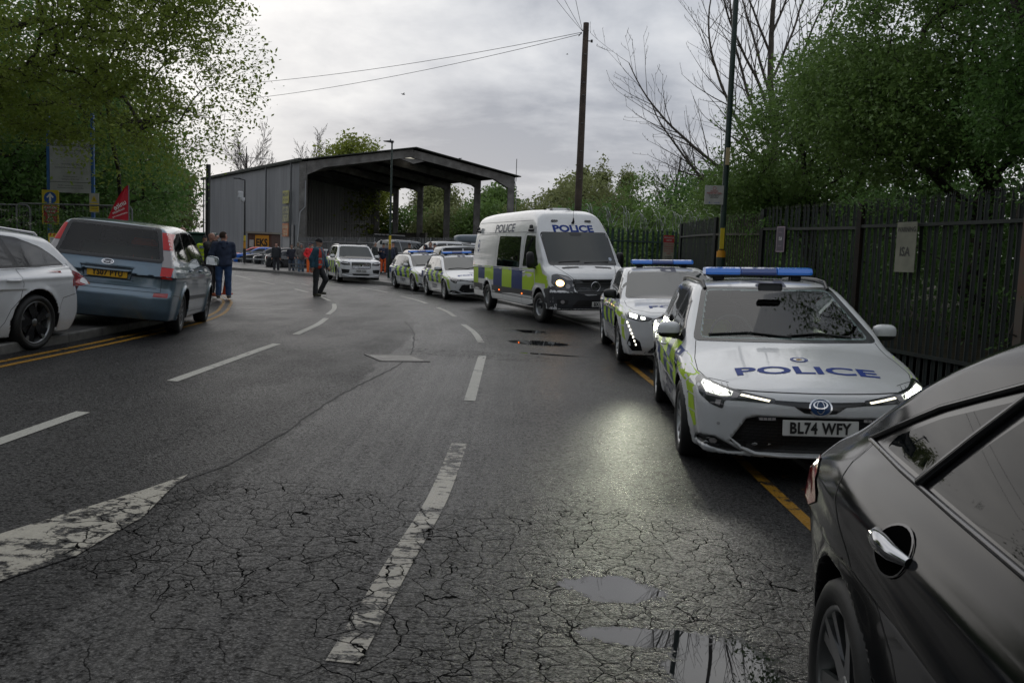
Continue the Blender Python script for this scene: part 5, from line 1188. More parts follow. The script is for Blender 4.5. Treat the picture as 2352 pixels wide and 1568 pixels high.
# ------------------------------------------------ dark saloon in the right foreground
SAL = dict(hw=.905, zb=.17,
    plan=[(-2.25, .80), (-1.8, .875), (-1.35, .905), (-.4, .885), (.5, .885), (1.3, .905), (1.8, .885), (2.3, .80)],
    sect=[(.1, -.10), (.22, -.055), (.34, -.04), (.52, -.022), (.70, -.004), (.84, 0), (.94, -.03), (1.01, -.085), (1.1, -.16)],
    deck=[(-2.3, .66), (-2.1, .76), (-1.6, .89), (-1.1, .97), (0, .97), (1.0, 1.0), (1.5, 1.01), (1.9, .965), (2.1, .93), (2.3, .88)],
    nose=[(.1, -2.1), (.3, -2.24), (.5, -2.28), (.65, -2.25), (.8, -2.1)],
    tail=[(.1, 2.12), (.25, 2.25), (.5, 2.33), (.72, 2.30), (.85, 2.25), (.97, 2.16)],
    bowf=(.34, 3), bowr=(.33, 3.0), ws=(-1.1, .92, -.15, 1.38, .16), rs=(1.93, 1.01, 1.02, 1.47, .15),
    roof=[(-.6, 1.33), (-.1, 1.41), (.3, 1.46), (.8, 1.455), (1.3, 1.38), (1.8, 1.20), (2.2, 1.0)],
    gplan=[(-1.1, .80), (-.4, .825), (.6, .825), (1.3, .815), (1.9, .75), (2.2, .68)], zg=.965, tum=.44, tumc=.25, crown=.07, rcrown=.07,
    axles=(-1.35, 1.35), wr=.325, ar=.372, k=(.09, .07, .10, .06, .09), flare=.022,
    waves=[(.012, -1.2, .66, 2.0, .86, .030, .2), (-.014, -.9, .42, .9, .55, .13, .15)], recess=[],
    split=[('door', lambda C, Nf: (C[:, 1] > -.90) & (C[:, 1] < .12) & (C[:, 2] > .26) & (C[:, 2] < .92) & (np.abs(Nf[:, 0]) > .5)),
           ('door', lambda C, Nf: (C[:, 1] >= .12) & (C[:, 1] < 1.22) & (C[:, 2] > .26) & (C[:, 2] < .95) & (np.abs(Nf[:, 0]) > .5) & (np.hypot(C[:, 1] - 1.35, C[:, 2] - .325) > .44)),
           ('boot_lid', lambda C, Nf: (C[:, 1] > 1.9) & (C[:, 2] > .60) & (np.abs(C[:, 0]) < .62)), ('rear_bumper', lambda C, Nf: (C[:, 1] > 1.76) & (C[:, 2] < .60))])
def build_saloon(name, label):
    car = Car(SAL); root = empty(name, label=label, cat='car')
    P = mat('dark_grey_paint', (.004, .0045, .0055), .10, metal=0, coat=0, spec=.27); car.body(root, .014, P)
    G = mat('side_glass_dark', (.003, .004, .005), .02, ior=1.35, spec=.25)
    for sd in (-1, 1):
        dlo = [(-1.0, .955), (-.45, 1.19), (.0, 1.30), (.45, 1.325), (.85, 1.275), (1.20, 1.17), (1.56, 1.015), (1.0, 1.003), (0, .98)]
        car.decal([(rounded(dlo, .03), 'side', .0015, 0, sd)], 'window_surround', [M_GLOSSB], root, cell=.06)
        for wd in ([(-.90, .975), (-.42, 1.17), (.0, 1.275), (.08, 1.28), (.08, .992)], [(.15, .994), (.15, 1.285), (.45, 1.30), (.74, 1.268), (1.0, 1.015)], [(1.06, 1.018), (.80, 1.26), (.86, 1.25), (1.17, 1.15), (1.38, 1.06), (1.40, 1.024)]):
            car.decal([(rounded(wd, .02), 'side', .003, 0, sd)], 'side_window', [G], root, cell=.05)
        def strip(pts, r, nm, m, off=.006):
            P0, nn = car.project(pts, 'side', sd, off); b = MB(); b.tube([tuple(p) for p in P0], r, 6); b.build(nm, [m], root)
        arc = [(-.45, 1.205), (0, 1.312), (.25, 1.335), (.5, 1.335), (.85, 1.288), (1.2, 1.172), (1.40, 1.085), (1.57, 1.012)]
        strip(arc, .009, 'window_trim', M_GLOSSB); strip([(1.57, 1.010), (1.2, 1.004), (.8, .996), (.2, .984), (-.9, .955)], .008, 'waist_trim', mat('satin_trim', (.10, .10, .105), .25, metal=.9))
        strip([(1.05, 1.005), (.93, 1.14), (.80, 1.285)], .014, 'window_divider', M_GLOSSB, .008)
        # recess shade painted as a flat black disc, chrome pull over it
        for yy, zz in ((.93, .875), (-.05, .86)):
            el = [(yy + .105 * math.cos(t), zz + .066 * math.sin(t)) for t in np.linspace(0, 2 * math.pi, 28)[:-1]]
            P0, nn = car.project([(yy - .115, zz + .01), (yy - .06, zz + .012), (yy, zz + .014), (yy + .06, zz + .012), (yy + .115, zz + .01)], 'side', sd, 0); car.decal([([(yy + .098 * math.cos(k * .262), zz + .052 * math.sin(k * .262)) for k in range(24)], 'side', .003, 0, sd)], 'recess_shade_disc', [mat('recess_shade_black', (.002, .002, .002), .6, spec=.0)], root, cell=.02); car.ribbon([([(yy + .101 * math.cos(k * .262), zz + .055 * math.sin(k * .262)) for k in range(25)], 'side', sd)], 'recess_rim', mat('satin_trim', (.10, .10, .105), .25, metal=.9), root, w=.005, off=.004, step=.05)
            b = MB(); q = [tuple(P0[i] + np.array([sd * o, 0, 0])) for i, o in enumerate((.004, .024, .030, .024, .004))]; b.tube(q, [.012, .020, .024, .021, .012], 10, 0)
            b.build('door_handle', [mat('chrome_dark', (.35, .36, .38), .05, metal=1)], root)
        car.decal([([(1.68, .78), (1.74, .86), (1.86, .885), (2.06, .87), (2.08, .71), (1.90, .70)], 'side', .004, 0, sd), ([(1.78, .78), (1.84, .84), (2.02, .84), (2.03, .78)], 'side', .006, 1, sd),
                   ((lambda p: p if sd > 0 else mirx(p))([(.42, .72), (.45, .82), (.60, .85), (.76, .85), (.79, .80), (.79, .68), (.62, .67)]), 'rear', .005, 0)], 'tail_light', [mat('tail_lens', (.28, .012, .018), .12, coat=.5), mat('tail_lens_pink', (.22, .03, .04), .15, coat=.4)], root, cell=.05)
        mirror(root, sd, -.64, .98, .84, P, (.20, .12, .14))
    car.decal([(rounded([(-.56, 1.07), (.56, 1.07), (.44, 1.33), (-.44, 1.33)], .06), 'rear', .003, 0)], 'rear_window', [G], root, cell=.06)
    car.decal([(rounded([(-.70, .95), (.70, .95), (.56, 1.33), (-.56, 1.33)], .05), 'front', .003, 0)], 'windscreen', [M_WSCREEN], root, cell=.08)
    lines = []
    for sd in (-1, 1):
        lines += [([(1.54, 1.012), (1.53, .95), (1.44, .86), (1.26, .80), (1.06, .735), (.94, .62), (.88, .45), (.84, .27), (-.80, .25), (-.92, .55), (-.95, .95)], 'side', sd), ([(.115, .98), (.11, .60), (.07, .26)], 'side', sd),
                  ([(1.72, .52), (1.80, .60), (2.06, .69)], 'side', sd)]
    car.ribbon(lines, 'panel_gaps', M_GAP, root, w=.005)
    el = disc(1.62, .70, .065, 24); rg = MB(); E, ne = car.project(el + [el[0]], 'side', 1, .001); rg.tube([tuple(p) for p in E], .0022, 5); rg.build('filler_cap', [P], root)
    plate(root, 'FJ16 KLV', (0, 2.335, .62), rz=math.pi, yellow=True)
    add_wheels(root, 'sal', 2.70, 1.575, .322, .238, .23, 'merc5', mat('grey_alloy', (.20, .205, .21), .3, metal=.9)); return root

# ------------------------------------------------ white estate, cropped by the left edge
WES = dict(EST, hw=.913, axles=(-1.404, 1.404), wr=.335, ar=.385, zb=.17,
    plan=[(-2.3, .80), (-1.9, .88), (-1.4, .91), (0, .905), (1.4, .913), (2.0, .895), (2.4, .84)],
    nose=[(.1, -2.1), (.3, -2.28), (.6, -2.30), (.75, -2.15), (.9, -1.9)], tail=[(.1, 2.18), (.25, 2.33), (.42, 2.40), (.55, 2.39), (.75, 2.33), (.95, 2.29), (1.1, 2.22)],
    ws=(-1.05, .95, -.1, 1.40, .16), rs=(2.32, .98, 1.80, 1.42, .10), roof=[(-.6, 1.34), (-.2, 1.39), (.2, 1.42), (.8, 1.415), (1.5, 1.37), (1.9, 1.32), (2.3, 1.22)],
    gplan=[(-1.1, .81), (-.6, .845), (.4, .85), (1.3, .83), (2.0, .765), (2.4, .72)],
    waves=[(.016, -1.5, .80, 2.3, .86, .03, .2), (-.016, -.95, .38, .9, .40, .08, .12)], recess=[])
def build_white_estate(name, label):
    car = Car(WES); root = empty(name, label=label, cat='car'); P = mat('white_paint', (.70, .71, .73), .2, coat=.8, dirt=(.40, .39, .37), dirt_amt=.25); car.body(root, .02, P)
    TG = mat('privacy_glass', (.022, .023, .026), .05, ior=1.7)
    glass_set(car, root, [(-.72, .95), (.72, .95), (.58, 1.36), (-.58, 1.36)], [(-.60, 1.03), (.60, 1.03), (.50, 1.30), (-.50, 1.30)],
        [[(-.92, .95), (-.35, 1.22), (.02, 1.305), (.10, 1.31), (.10, .965)], [(.17, .97), (.17, 1.315), (.75, 1.315), (.98, 1.29), (1.12, .985)], [(1.20, .985), (1.07, 1.285), (1.45, 1.24), (1.78, 1.13), (1.98, 1.0)]],
        [[(-1.0, .93), (-.35, 1.24), (.02, 1.33), (.75, 1.34), (1.3, 1.30), (1.68, 1.20), (1.88, 1.10), (2.06, .975), (1.2, .955), (0, .94)]], glass=TG)
    for sd in (-1, 1):
        P0, nn = car.project([(2.06, .972), (1.2, .952), (0, .935), (-.95, .92)], 'side', sd, .004); b = MB(); b.tube([tuple(p) for p in P0], .007, 5); b.build('waist_trim', [M_CHROME], root)
        handle(car, root, sd, 1.02, .83, P, .2); handle(car, root, sd, 0, .82, P, .2); mirror(root, sd, -.66, 1.0, .84, P)
        P0, nn = car.project([(sd * .57, -.05), (sd * .60, .5), (sd * .60, 1.1), (sd * .565, 1.72)], 'top', 1, .03); e0, n0 = car.project([(sd * .56, -.15), (sd * .55, 1.80)], 'top', 1, .002)
        b = MB(); b.tube([tuple(e0[0])] + [tuple(p) for p in P0] + [tuple(e0[1])], .016, 6); b.build('roof_rail', [mat('satin_rail', (.55, .56, .58), .3, metal=.9)], root)
        car.decal([([(2.03, .74), (2.05, .90), (2.3, .93), (2.3, .72)], 'side', .004, 0, sd), ((lambda p: p if sd > 0 else mirx(p))([(.42, .75), (.45, .90), (.86, .92), (.86, .73)]), 'rear', .004, 0)], 'tail_light', [M_RED], root, cell=.06)
        car.decal([((lambda p: p if sd > 0 else mirx(p))([(.45, .62), (.5, .70), (.85, .76), (.84, .62)]), 'front', .004, 0)], 'headlight', [M_LDARK], root, cell=.08)
    lines = []
    for sd in (-1, 1): lines += [([(1.14, .97), (1.18, .78), (1.12, .62), (1.0, .50), (.94, .36), (.84, .26), (-.85, .25), (-1.0, .6), (-.98, .93)], 'side', sd), ([(.135, .95), (.10, .26)], 'side', sd), ([(1.80, .46), (1.86, .60), (2.2, .66)], 'side', sd), ([(2.10, 1.0), (2.16, .94), (2.2, .70)], 'side', sd)]
    car.ribbon(lines, 'panel_gaps', M_GAP, root, w=.006); plate(root, 'WN09 OLT', (0, 2.41, .62), rz=math.pi, yellow=True)
    add_wheels(root, 'wes', 2.808, 1.60, .328, .252, .235, 'rotor', mat('rotor_rim', (.23, .235, .24), .3, metal=.85)); return root

# ------------------------------------------------ blue-grey family car seen from behind
MPV = dict(hw=.9125, zb=.20,
    plan=[(-2.15, .80), (-1.7, .88), (-1.3, .91), (0, .905), (1.3, .9125), (1.8, .885), (2.15, .84)],
    sect=[(.1, -.09), (.26, -.035), (.36, -.015), (.6, 0), (.8, -.006), (.95, -.035), (1.08, -.08)],
    deck=[(-2.2, .72), (-2.0, .84), (-1.6, .96), (-1.2, 1.03), (-.8, 1.06), (1.8, 1.08), (2.2, 1.06)],
    nose=[(.1, -2.0), (.3, -2.16), (.6, -2.18), (.8, -2.05), (1.0, -1.7)],
    tail=[(.1, 2.0), (.24, 2.13), (.36, 2.18), (.52, 2.19), (.60, 2.14), (.66, 2.105), (.85, 2.085), (1.05, 2.06), (1.15, 2.03)], bowf=(.3, 3), bowr=(.16, 4),
    ws=(-1.15, 1.0, -.35, 1.52, .16), rs=(2.08, 1.02, 1.78, 1.58, .09),
    roof=[(-.6, 1.50), (-.2, 1.56), (.4, 1.59), (1.0, 1.58), (1.6, 1.54), (1.95, 1.50), (2.2, 1.44)],
    gplan=[(-1.1, .83), (-.5, .86), (.6, .865), (1.6, .84), (2.1, .80)], zg=1.02, tum=.30, tumc=.18, crown=.05, rcrown=.05,
    axles=(-1.32, 1.32), wr=.315, ar=.355, k=(.07, .06, .08, .05, .035), flare=.03, waves=[(.012, -1.1, .86, 2.0, .90, .03, .2), (-.016, -.9, .45, .9, .46, .12, .15)],
    recess=[('rear', [(-.33, .90), (.33, .90), (.30, .735), (-.30, .735)], .025, .02)],
    split=[('door', lambda C, Nf: (C[:, 1] > -.85) & (C[:, 1] < .1) & (C[:, 2] > .3) & (C[:, 2] < 1.03) & (np.abs(Nf[:, 0]) > .5)),
           ('door', lambda C, Nf: (C[:, 1] >= .1) & (C[:, 1] < 1.0) & (C[:, 2] > .3) & (C[:, 2] < 1.03) & (np.abs(Nf[:, 0]) > .5) & (np.hypot(C[:, 1] - 1.32, C[:, 2] - .315) > .40)),
           ('tailgate', lambda C, Nf: (C[:, 1] > 1.75) & (C[:, 2] > .58) & (np.abs(C[:, 0]) < .70) & (Nf[:, 1] > .5)), ('rear_bumper', lambda C, Nf: (C[:, 1] > 1.70) & (C[:, 2] <= .58))])
def build_mpv(name, label):
    car = Car(MPV); root = empty(name, label=label, cat='car'); P = mat('blue_grey_paint', (.12, .18, .235), .28, metal=.4, coat=.8, dirt=(.10, .12, .13), dirt_amt=.6)
    if 'mpv_back' not in MATS: MATS['mpv_back'] = 1; dark_back(P)
    car.holes = [('rear', rounded([(-.68, 1.035), (.68, 1.035), (.66, 1.12), (.575, 1.475), (-.575, 1.475), (-.66, 1.12)], .04))]; cabin(root, -1.0, 1.9, .80, 1.46, .34); car.body(root, .02, P)
    b = MB(); b.box((-.28, 1.25, 1.17), (.36, .12, .34), 0, bev=.06); b.box((-.12, 1.22, 1.08), (.30, .12, .18), 0, bev=.05); b.build('orange_jacket', [mat('jacket_orange', (.75, .10, .02), .7)], root)
    G = M_GLASS
    glass_set(car, root, [(-.74, 1.05), (.74, 1.05), (.60, 1.48), (-.60, 1.48)], None,
        [[(-.95, 1.02), (-.45, 1.38), (-.05, 1.49), (.08, 1.50), (.08, 1.04)], [(.16, 1.045), (.16, 1.50), (.85, 1.485), (1.02, 1.07)], [(1.12, 1.08), (.96, 1.475), (1.40, 1.43), (1.66, 1.32), (1.66, 1.14), (1.5, 1.09)]],
        [[(-1.05, .99), (-.5, 1.39), (-.05, 1.52), (.85, 1.52), (1.45, 1.455), (1.72, 1.34), (1.72, 1.12), (1.5, 1.06), (0, 1.02)]])
    car_rw = 0
    rw = rounded([(-.68, 1.035), (.68, 1.035), (.66, 1.12), (.575, 1.475), (-.575, 1.475), (-.66, 1.12)], .04)
    car.decal([(rw, 'rear', .003, 0)], 'rear_window', [M_CGLASS], root, cell=.05)
    car.ribbon([([tuple(p[:2]) for p in rw] + [tuple(rw[0][:2])], 'rear', 1)], 'window_surround', M_GLOSSB, root, w=.05, off=.005, step=.06)
    for sd in (-1, 1):
        mx = (lambda p: p) if sd > 0 else mirx
        it = [(mx([(.69, .80), (.83, .80), (.835, .955), (.69, .955)]), 'rear', .005, 0), (mx([(.69, .96), (.83, .96), (.80, 1.12), (.775, 1.19), (.67, 1.19), (.69, 1.08)]), 'rear', .005, 1), (mx([(.668, 1.20), (.77, 1.20), (.70, 1.44), (.615, 1.44)]), 'rear', .005, 0)]
        car.decal(it, 'tail_light', [M_REDLIT, M_CLEARL], root, cell=.018)
        car.decal([(mx([(.62, .54), (.80, .54), (.80, .60), (.62, .59)]), 'rear', .004, 0)], 'reflector', [M_RED], root, cell=.06)
        car.decal([(mx([(.45, .70), (.5, .80), (.82, .90), (.84, .72)]), 'front', .004, 0)], 'headlight', [M_LDARK], root, cell=.08)
        mirror(root, sd, -.62, 1.10, .86, P, (.22, .13, .17)); handle(car, root, sd, .0, .92, P); handle(car, root, sd, .90, .93, P)
        P0, nn = car.project([(-.85, .50), (0, .51), (.92, .52)], 'side', sd, .006); b = MB()
        for i in range(2): b.bar(tuple(P0[i]), tuple(P0[i + 1]), .016, .06)
        b.build('rubbing_strip', [mat('strip_grey', (.05, .055, .06), .5)], root)
    lines = [([(-.70, .60), (.70, .60)], 'rear', 1), ([(-.70, .60), (-.69, 1.0)], 'rear', 1), ([(.70, .60), (.69, 1.0)], 'rear', 1), ([(-.35, .73), (.35, .73)], 'rear', 1), ([(-.64, .655), (.64, .655)], 'rear', 1)]
    for sd in (-1, 1): lines += [([(1.08, 1.06), (1.04, .80), (.92, .55), (.86, .30), (-.80, .28), (-.92, .6), (-.95, 1.0)], 'side', sd), ([(.12, 1.03), (.08, .3)], 'side', sd), ([(1.72, .56), (2.1, .58)], 'side', sd), ([(1.45, .82), (1.62, .82), (1.62, .98), (1.45, .98), (1.45, .82)], 'side', sd)]
    car.ribbon(lines, 'panel_gaps', M_GAP, root, w=.006)
    car.decal([(disc(0, .965, .038, 24, 2.1), 'rear', .004, 0), (ring(0, .965, .032, .038, 24, 2.1), 'rear', .008, 1), (tgeo('Ford', .030, 0, .965, sx=1.4, flipx=True), 'rear', .009, 1)], 'emblem', [mat('badge_dark', (.03, .035, .05), .2), M_CHROME], root, cell=0)
    car.decal([(rounded([(-.36, .925), (.36, .925), (.34, .90), (-.34, .90)][::-1], .008), 'rear', .015, 0)], 'plate_shelf', [P], root, cell=.1)
    plate(root, 'YS07 PYU', (0, 2.095, .815), rz=math.pi, yellow=True)
    b = MB(); b.box((0, 1.95, .24), (1.3, .25, .08), 0, bev=.03); b.build('exhaust_tray', [M_BLACK], root)
    add_wheels(root, 'mpv', 2.64, 1.58, .312, .205, .205, 'cover', mat('hub_cover', (.16, .165, .17), .45, metal=.5)); return root

# ------------------------------------------------ plain parked cars, far away: one shape builder, own proportions
def far_spec(L=4.2, W=1.78, H=1.46, wb=2.58, hood=.95, kind='hatch'):
    hw = W / 2; f = -L / 2; r = L / 2; a = wb / 2; zh = hood - .05; fx = f + .15
    if kind == 'hatch': rs = (r - .12, hood + .05, r - .55, H - .03, .1); deck_r = [(r - .4, hood + .05), (r, hood)]
    elif kind == 'saloon': rs = (r - .55, hood + .05, r - 1.15, H - .03, .12); deck_r = [(r - .9, hood + .06), (r - .3, hood + .08), (r, hood + .02)]
    else: rs = (r - .06, hood + .05, r - .22, H - .03, .05); deck_r = [(r - .4, hood + .05), (r, hood)]
    wl = {'suv': (-a + .25, -a + .95), 'van': (-a - .1, -a + .8)}.get(kind, (-a + .28, -a + 1.2))
    return dict(hw=hw, zb=.18 if kind in ('hatch', 'saloon') else .26, plan=[(f, hw * .88), (-a, hw), (0, hw * .99), (a, hw), (r, hw * .92)],
        sect=[(.1, -.09), (.3, -.04), (.45, -.015), (hood * .72, 0), (hood * .9, -.015), (hood + .05, -.07)],
        deck=[(f, zh - .22), (f + .15, zh - .1), (f + .5, zh - .02), (wl[0], hood + .01)] + deck_r,
        nose=[(.1, f + .15), (.35, f + .02), (.55, f), (zh - .15, f + .03), (zh, f + .25)], tail=[(.1, r - .12), (.4, r), (.7, r - .01), (hood + .1, r - .08)], bowf=(.28, 3.2), bowr=(.2, 4),
        ws=(wl[0], hood - .02, wl[1], H - .05, .15), rs=rs,
        roof=[(wl[1] - .4, H - .10), (wl[1], H - .045), (wl[1] + .6, H), (r - 1.2, H - .01), (r - .5, H - .06 if kind != 'hatch' else H - .09), (r, H - .15)],
        gplan=[(wl[0], hw * .9), (0, hw * .94), (a, hw * .92), (r, hw * .84)], zg=hood, tum=.34 if kind != 'van' else .16, tumc=.15, crown=.06, rcrown=.05,
        axles=(-a, a), wr=.31 if kind in ('hatch', 'saloon') else .36, ar=.355 if kind in ('hatch', 'saloon') else .41, k=(.07, .06, .08, .05, .035), waves=[(.014, f + .5, hood * .84, r - .3, hood * .9, .035, .2)])
def build_far(name, label, cat, paint, sp, kind='hatch', windows=True, lamp=None, regno='', rim=None, rails=False, wkey='far'):
    car = Car(sp); root = empty(name, label=label, cat=cat); car.body(root, .05, paint)
    hw = sp['hw']; H = max(p[1] for p in sp['roof']); zg = sp['zg']; a = sp['axles'][1]; f = min(p[1] for p in sp['nose']); r = max(p[1] for p in sp['tail']); w0, w1 = sp['ws'][0], sp['ws'][2]; rt = sp['rs'][2]
    zt = H - .13; z0 = zg + .03
    side = [[(w0 + .22, z0), (w1 + .08, zt - .02), (w1 + .55, zt), (w1 + .55, z0)], [(w1 + .62, z0), (w1 + .62, zt), (min(w1 + 1.5, rt - .15), zt - .01), (min(w1 + 1.55, rt + .0), z0 + .02)]]
    if kind in ('suv', 'van', 'estate'): side.append([(w1 + 1.6, z0 + .02), (w1 + 1.57, zt - .01), (rt - .02, zt - .04), (rt + .02, z0 + .03)])
    elif kind == 'hatch': side.append([(w1 + 1.6, z0 + .03), (w1 + 1.5, zt - .02), (rt + .05, z0 + .06)])
    glass_set(car, root, [(-hw * .78, zg + .04), (hw * .78, zg + .04), (hw * .64, H - .09), (-hw * .64, H - .09)], [(-hw * .68, zg + .08), (hw * .68, zg + .08), (hw * .58, H - .13), (-hw * .58, H - .13)], side, [], cell=.2)
    zl = sp['deck'][1][1]
    for sd in (-1, 1):
        mx = (lambda p: p) if sd > 0 else mirx
        car.decal([(mx([(hw * .50, zl - .17), (hw * .52, zl - .05), (hw * .92, zl + .02), (hw * .95, zl - .15)]), 'front', .004, 0), (disc(sd * hw * .76, zl - .09, .055, 10, 1.2), 'front', .008, 1)], 'headlight', [M_LDARK, lamp or M_CLEARL], root, cell=.12)
        car.decal([(mx([(hw * .66, zg - .15), (hw * .92, zg - .15), (hw * .9, zg + .05), (hw * .7, zg + .03)]), 'rear', .004, 0)], 'tail_light', [M_RED], root, cell=.12)
        mirror(root, sd, w0 + .35, zg + .06, hw * .9, paint, (.2, .13, .15))
    car.decal([(rounded([(-hw * .42, zl - .06), (hw * .42, zl - .06), (hw * .38, zl - .22), (-hw * .38, zl - .22)], .03), 'front', .004, 0), (rounded([(-hw * .6, .34), (hw * .6, .34), (hw * .6, .24), (-hw * .6, .24)][::-1], .02), 'front', .004, 0)], 'grille', [M_BLACK], root, cell=.15)
    if regno: plate(root, regno, (0, f - .02, .45)); plate(root, regno, (0, r + .02, .70), rz=math.pi, yellow=True)
    car.ribbon([([(w0 + .1, zg), (w0 + .05, .32), (a - .45, .3), (a - .2, zg)], 'side', sd) for sd in (-1, 1)] + [([(w1 + .58, zg), (w1 + .55, .32)], 'side', sd) for sd in (-1, 1)], 'panel_gaps', M_GAP, root, w=.014, step=.15)
    if rails:
        for sd in (-1, 1):
            P0, nn = car.project([(sd * hw * .66, w1 + .1), (sd * hw * .68, w1 + .9), (sd * hw * .66, rt - .1)], 'top', 1, .04); b = MB(); b.tube([tuple(p) for p in P0], .018, 6); b.build('roof_rail', [M_BLACK], root)
    add_wheels(root, wkey, 2 * a, 2 * hw - .23, sp['wr'], sp['wr'] * .67, .2, 'ten', rim or M_ALLOY); return root, car
# ---------------------------------------------------------------- vehicles in place
c1 = build_estate('patrol_car', 'white estate patrol car in front, plate BL74 WFY, headlights lit', 'BL74 WFY', True, True, 'estate patrol cars with blue light bars')
place_xy(c1, 2.41, 8.35, R(-5.2), R(-1.6), gz(2.4, 8) + .03)
spot(c1, (-.70, -2.36, .66), 18, (1, .98, .88), (-2.2, -8, -.3)); spot(c1, (.70, -2.36, .66), 18, (1, .98, .88), (.2, -8, -.3))
c4 = build_hatch('patrol_hatchback', 'white hatchback patrol car with curved lit strips, second in the row'); place(c4, (1.63, 13.2), (1.66, 15.9), -.88, 2.7, tilt=R(-1.6), zoff=-.04)
spot(c4, (-.76, -2.30, .74), 85, (.97, 1, .76), (-1.75, -12.5, .75), R(30), .16, 1.0); spot(c4, (.80, -2.30, .76), 40, (.95, 1, .72), (-.3, -12.5, .75), R(30), .14, 1.0)
van = build_van('police_van', 'high roofed white police van with yellow and blue blocks, plate BX18 GZD'); place(van, (0.60, 20.03), (-.70, 24.1), -.97, 4.325, tilt=R(-1.6))
spot(van, (-.76, -3.34, .92), 60, (1, .52, .22), (.8, -20, .3), R(30), .07, 1.0)
c2 = build_estate('patrol_car', 'white estate patrol car right behind the police van, plate cut off at BX24', 'BX24 DZR', False, False, 'estate patrol cars with blue light bars')
place(c2, (-2.27, 28.6), (-3.13, 31.2), -.88, 2.7, tilt=R(-3))
c3 = copy_tree(c2); c3['label'] = 'white estate patrol car last in the row before the seven seat patrol car'
place(c3, (-3.92, 33.87), (-4.98, 36.35), -.88, 2.7, tilt=R(-3))
c5 = build_suv('patrol_suv', 'large white patrol car with a tall slatted grille, plate NG20 XGZ'); place(c5, (-8.2, 40.6), (-9.25, 43.4), -.92, 2.98)
sal = build_saloon('dark_saloon', 'dark grey saloon in the right foreground, seen from its rear wheel'); place_xy(sal, 1.68, .94, R(-7.0), 0, gz(1.6, 1) + .04)
wes = build_white_estate('white_estate', 'white estate car with five blade wheels cut off by the left edge'); place(wes, (-6.08, 7.39), (-5.58, 10.15), .90, 2.8, tilt=R(3), zoff=.2)
mpv = build_mpv('family_car', 'blue grey tall family car seen from behind, plate YS07 PYU'); place(mpv, (-5.45, 15.50), (-4.92, 12.90), -.9, 2.64, tilt=R(-4.5), zoff=.150, pitch=R(1.2))
# cars on the far side, right group (footway about 0.15 up)
ZR = .2
silver = mat('silver_paint', (.22, .23, .24), .3, metal=.6, coat=.6); whitep = mat('plain_white_paint', (.55, .56, .57), .25, coat=.6)
o4, k4 = build_far('off_road_car', 'silver grey off road car with a loaded black roof rack', 'off-road car', silver, far_spec(4.7, 1.9, 1.9, 2.8, 1.12, 'suv'), 'suv', regno='KX54 TRN', wkey='suvfar')
place_xy(o4, -7.6, 53.5, R(-38), 0, ZR + .1)
rk = empty('roof_rack', (0, 0, 0), 0, 'black roof rack with rolled awning and lamps on the off road car', 'roof rack'); rk.matrix_world = o4.matrix_world @ Matrix.Translation((0, .5, 1.93))
b = MB()
for x in (-.6, .6): b.bar((x, -1.2, .08), (x, 1.4, .08), .04, .05)
for y in np.linspace(-1.2, 1.4, 7): b.bar((-.6, y, .1), (.6, y, .1), .04, .03)
for x in (-.6, .6):
    for y in (-1, 0, 1.2): b.bar((x, y, -.03), (x, y, .08), .04, .04)
b.build('rack_frame', [M_BLACK], rk); b = MB(); b.tube([(-.75, -1.2, .2), (-.75, 1.4, .2)], .09, 10); b.build('awning_roll', [M_BLACK], rk)
b = MB(); [b.lathe([(-1.3, 0), (-1.3, .07), (-1.2, .06)], 10, 0, 'Y', (x, 0, .2)) for x in (-.35, 0, .35)]; b.build('rack_lamps', [M_BLACK], rk)
wv_, _ = build_far('white_van', 'small white panel van parked before the grey palisade fence', 'van', whitep, far_spec(4.8, 1.9, 1.95, 3.0, 1.15, 'van'), 'van', regno='', wkey='suvfar'); place_xy(wv_, -4.0, 48.6, R(-60), 0, ZR)
ws_, _ = build_far('white_suv', 'white off road car carrying a grey roof box', 'off-road car', whitep, far_spec(4.6, 1.87, 1.68, 2.7, 1.02, 'suv'), 'suv', rails=True, regno='', wkey='suvfar'); place_xy(ws_, -1.55, 40.6, R(112), 0, ZR)
bx = empty('roof_box', (0, 0, 0), 0, 'grey roof box strapped on the white off road car', 'roof box'); bx.matrix_world = ws_.matrix_world @ Matrix.Translation((-.1, .3, 1.79))
P, Q, Nn = nets(lambda x, y, z: ((np.abs(x / .42) ** 4 + np.abs(y / 1.05) ** 5 + np.abs((z - .2) / (.2 - .03 * y)) ** 4) ** .25 - 1) * .2, (-.5, -1.2, -.06), (.5, 1.2, .5), .05); link_mesh('box_shell', np_mesh('box_shell', P, Q, mat('box_grey', (.16, .19, .22), .4), None, True, Nn), bx)
b = MB(); [b.box((0, y, -.02), (1.2, .06, .035)) for y in (-.5, .5)]; b.build('cross_bar', [M_BLACK], bx)
rd, _ = build_far('maroon_car', 'old maroon saloon with a chrome grille behind the last estate patrol car', 'car', mat('maroon_paint', (.12, .012, .014), .25, coat=1), far_spec(4.4, 1.75, 1.42, 2.55, .95, 'saloon'), 'saloon', regno='', wkey='far'); place_xy(rd, -4.35, 41.6, R(22), 0, ZR)
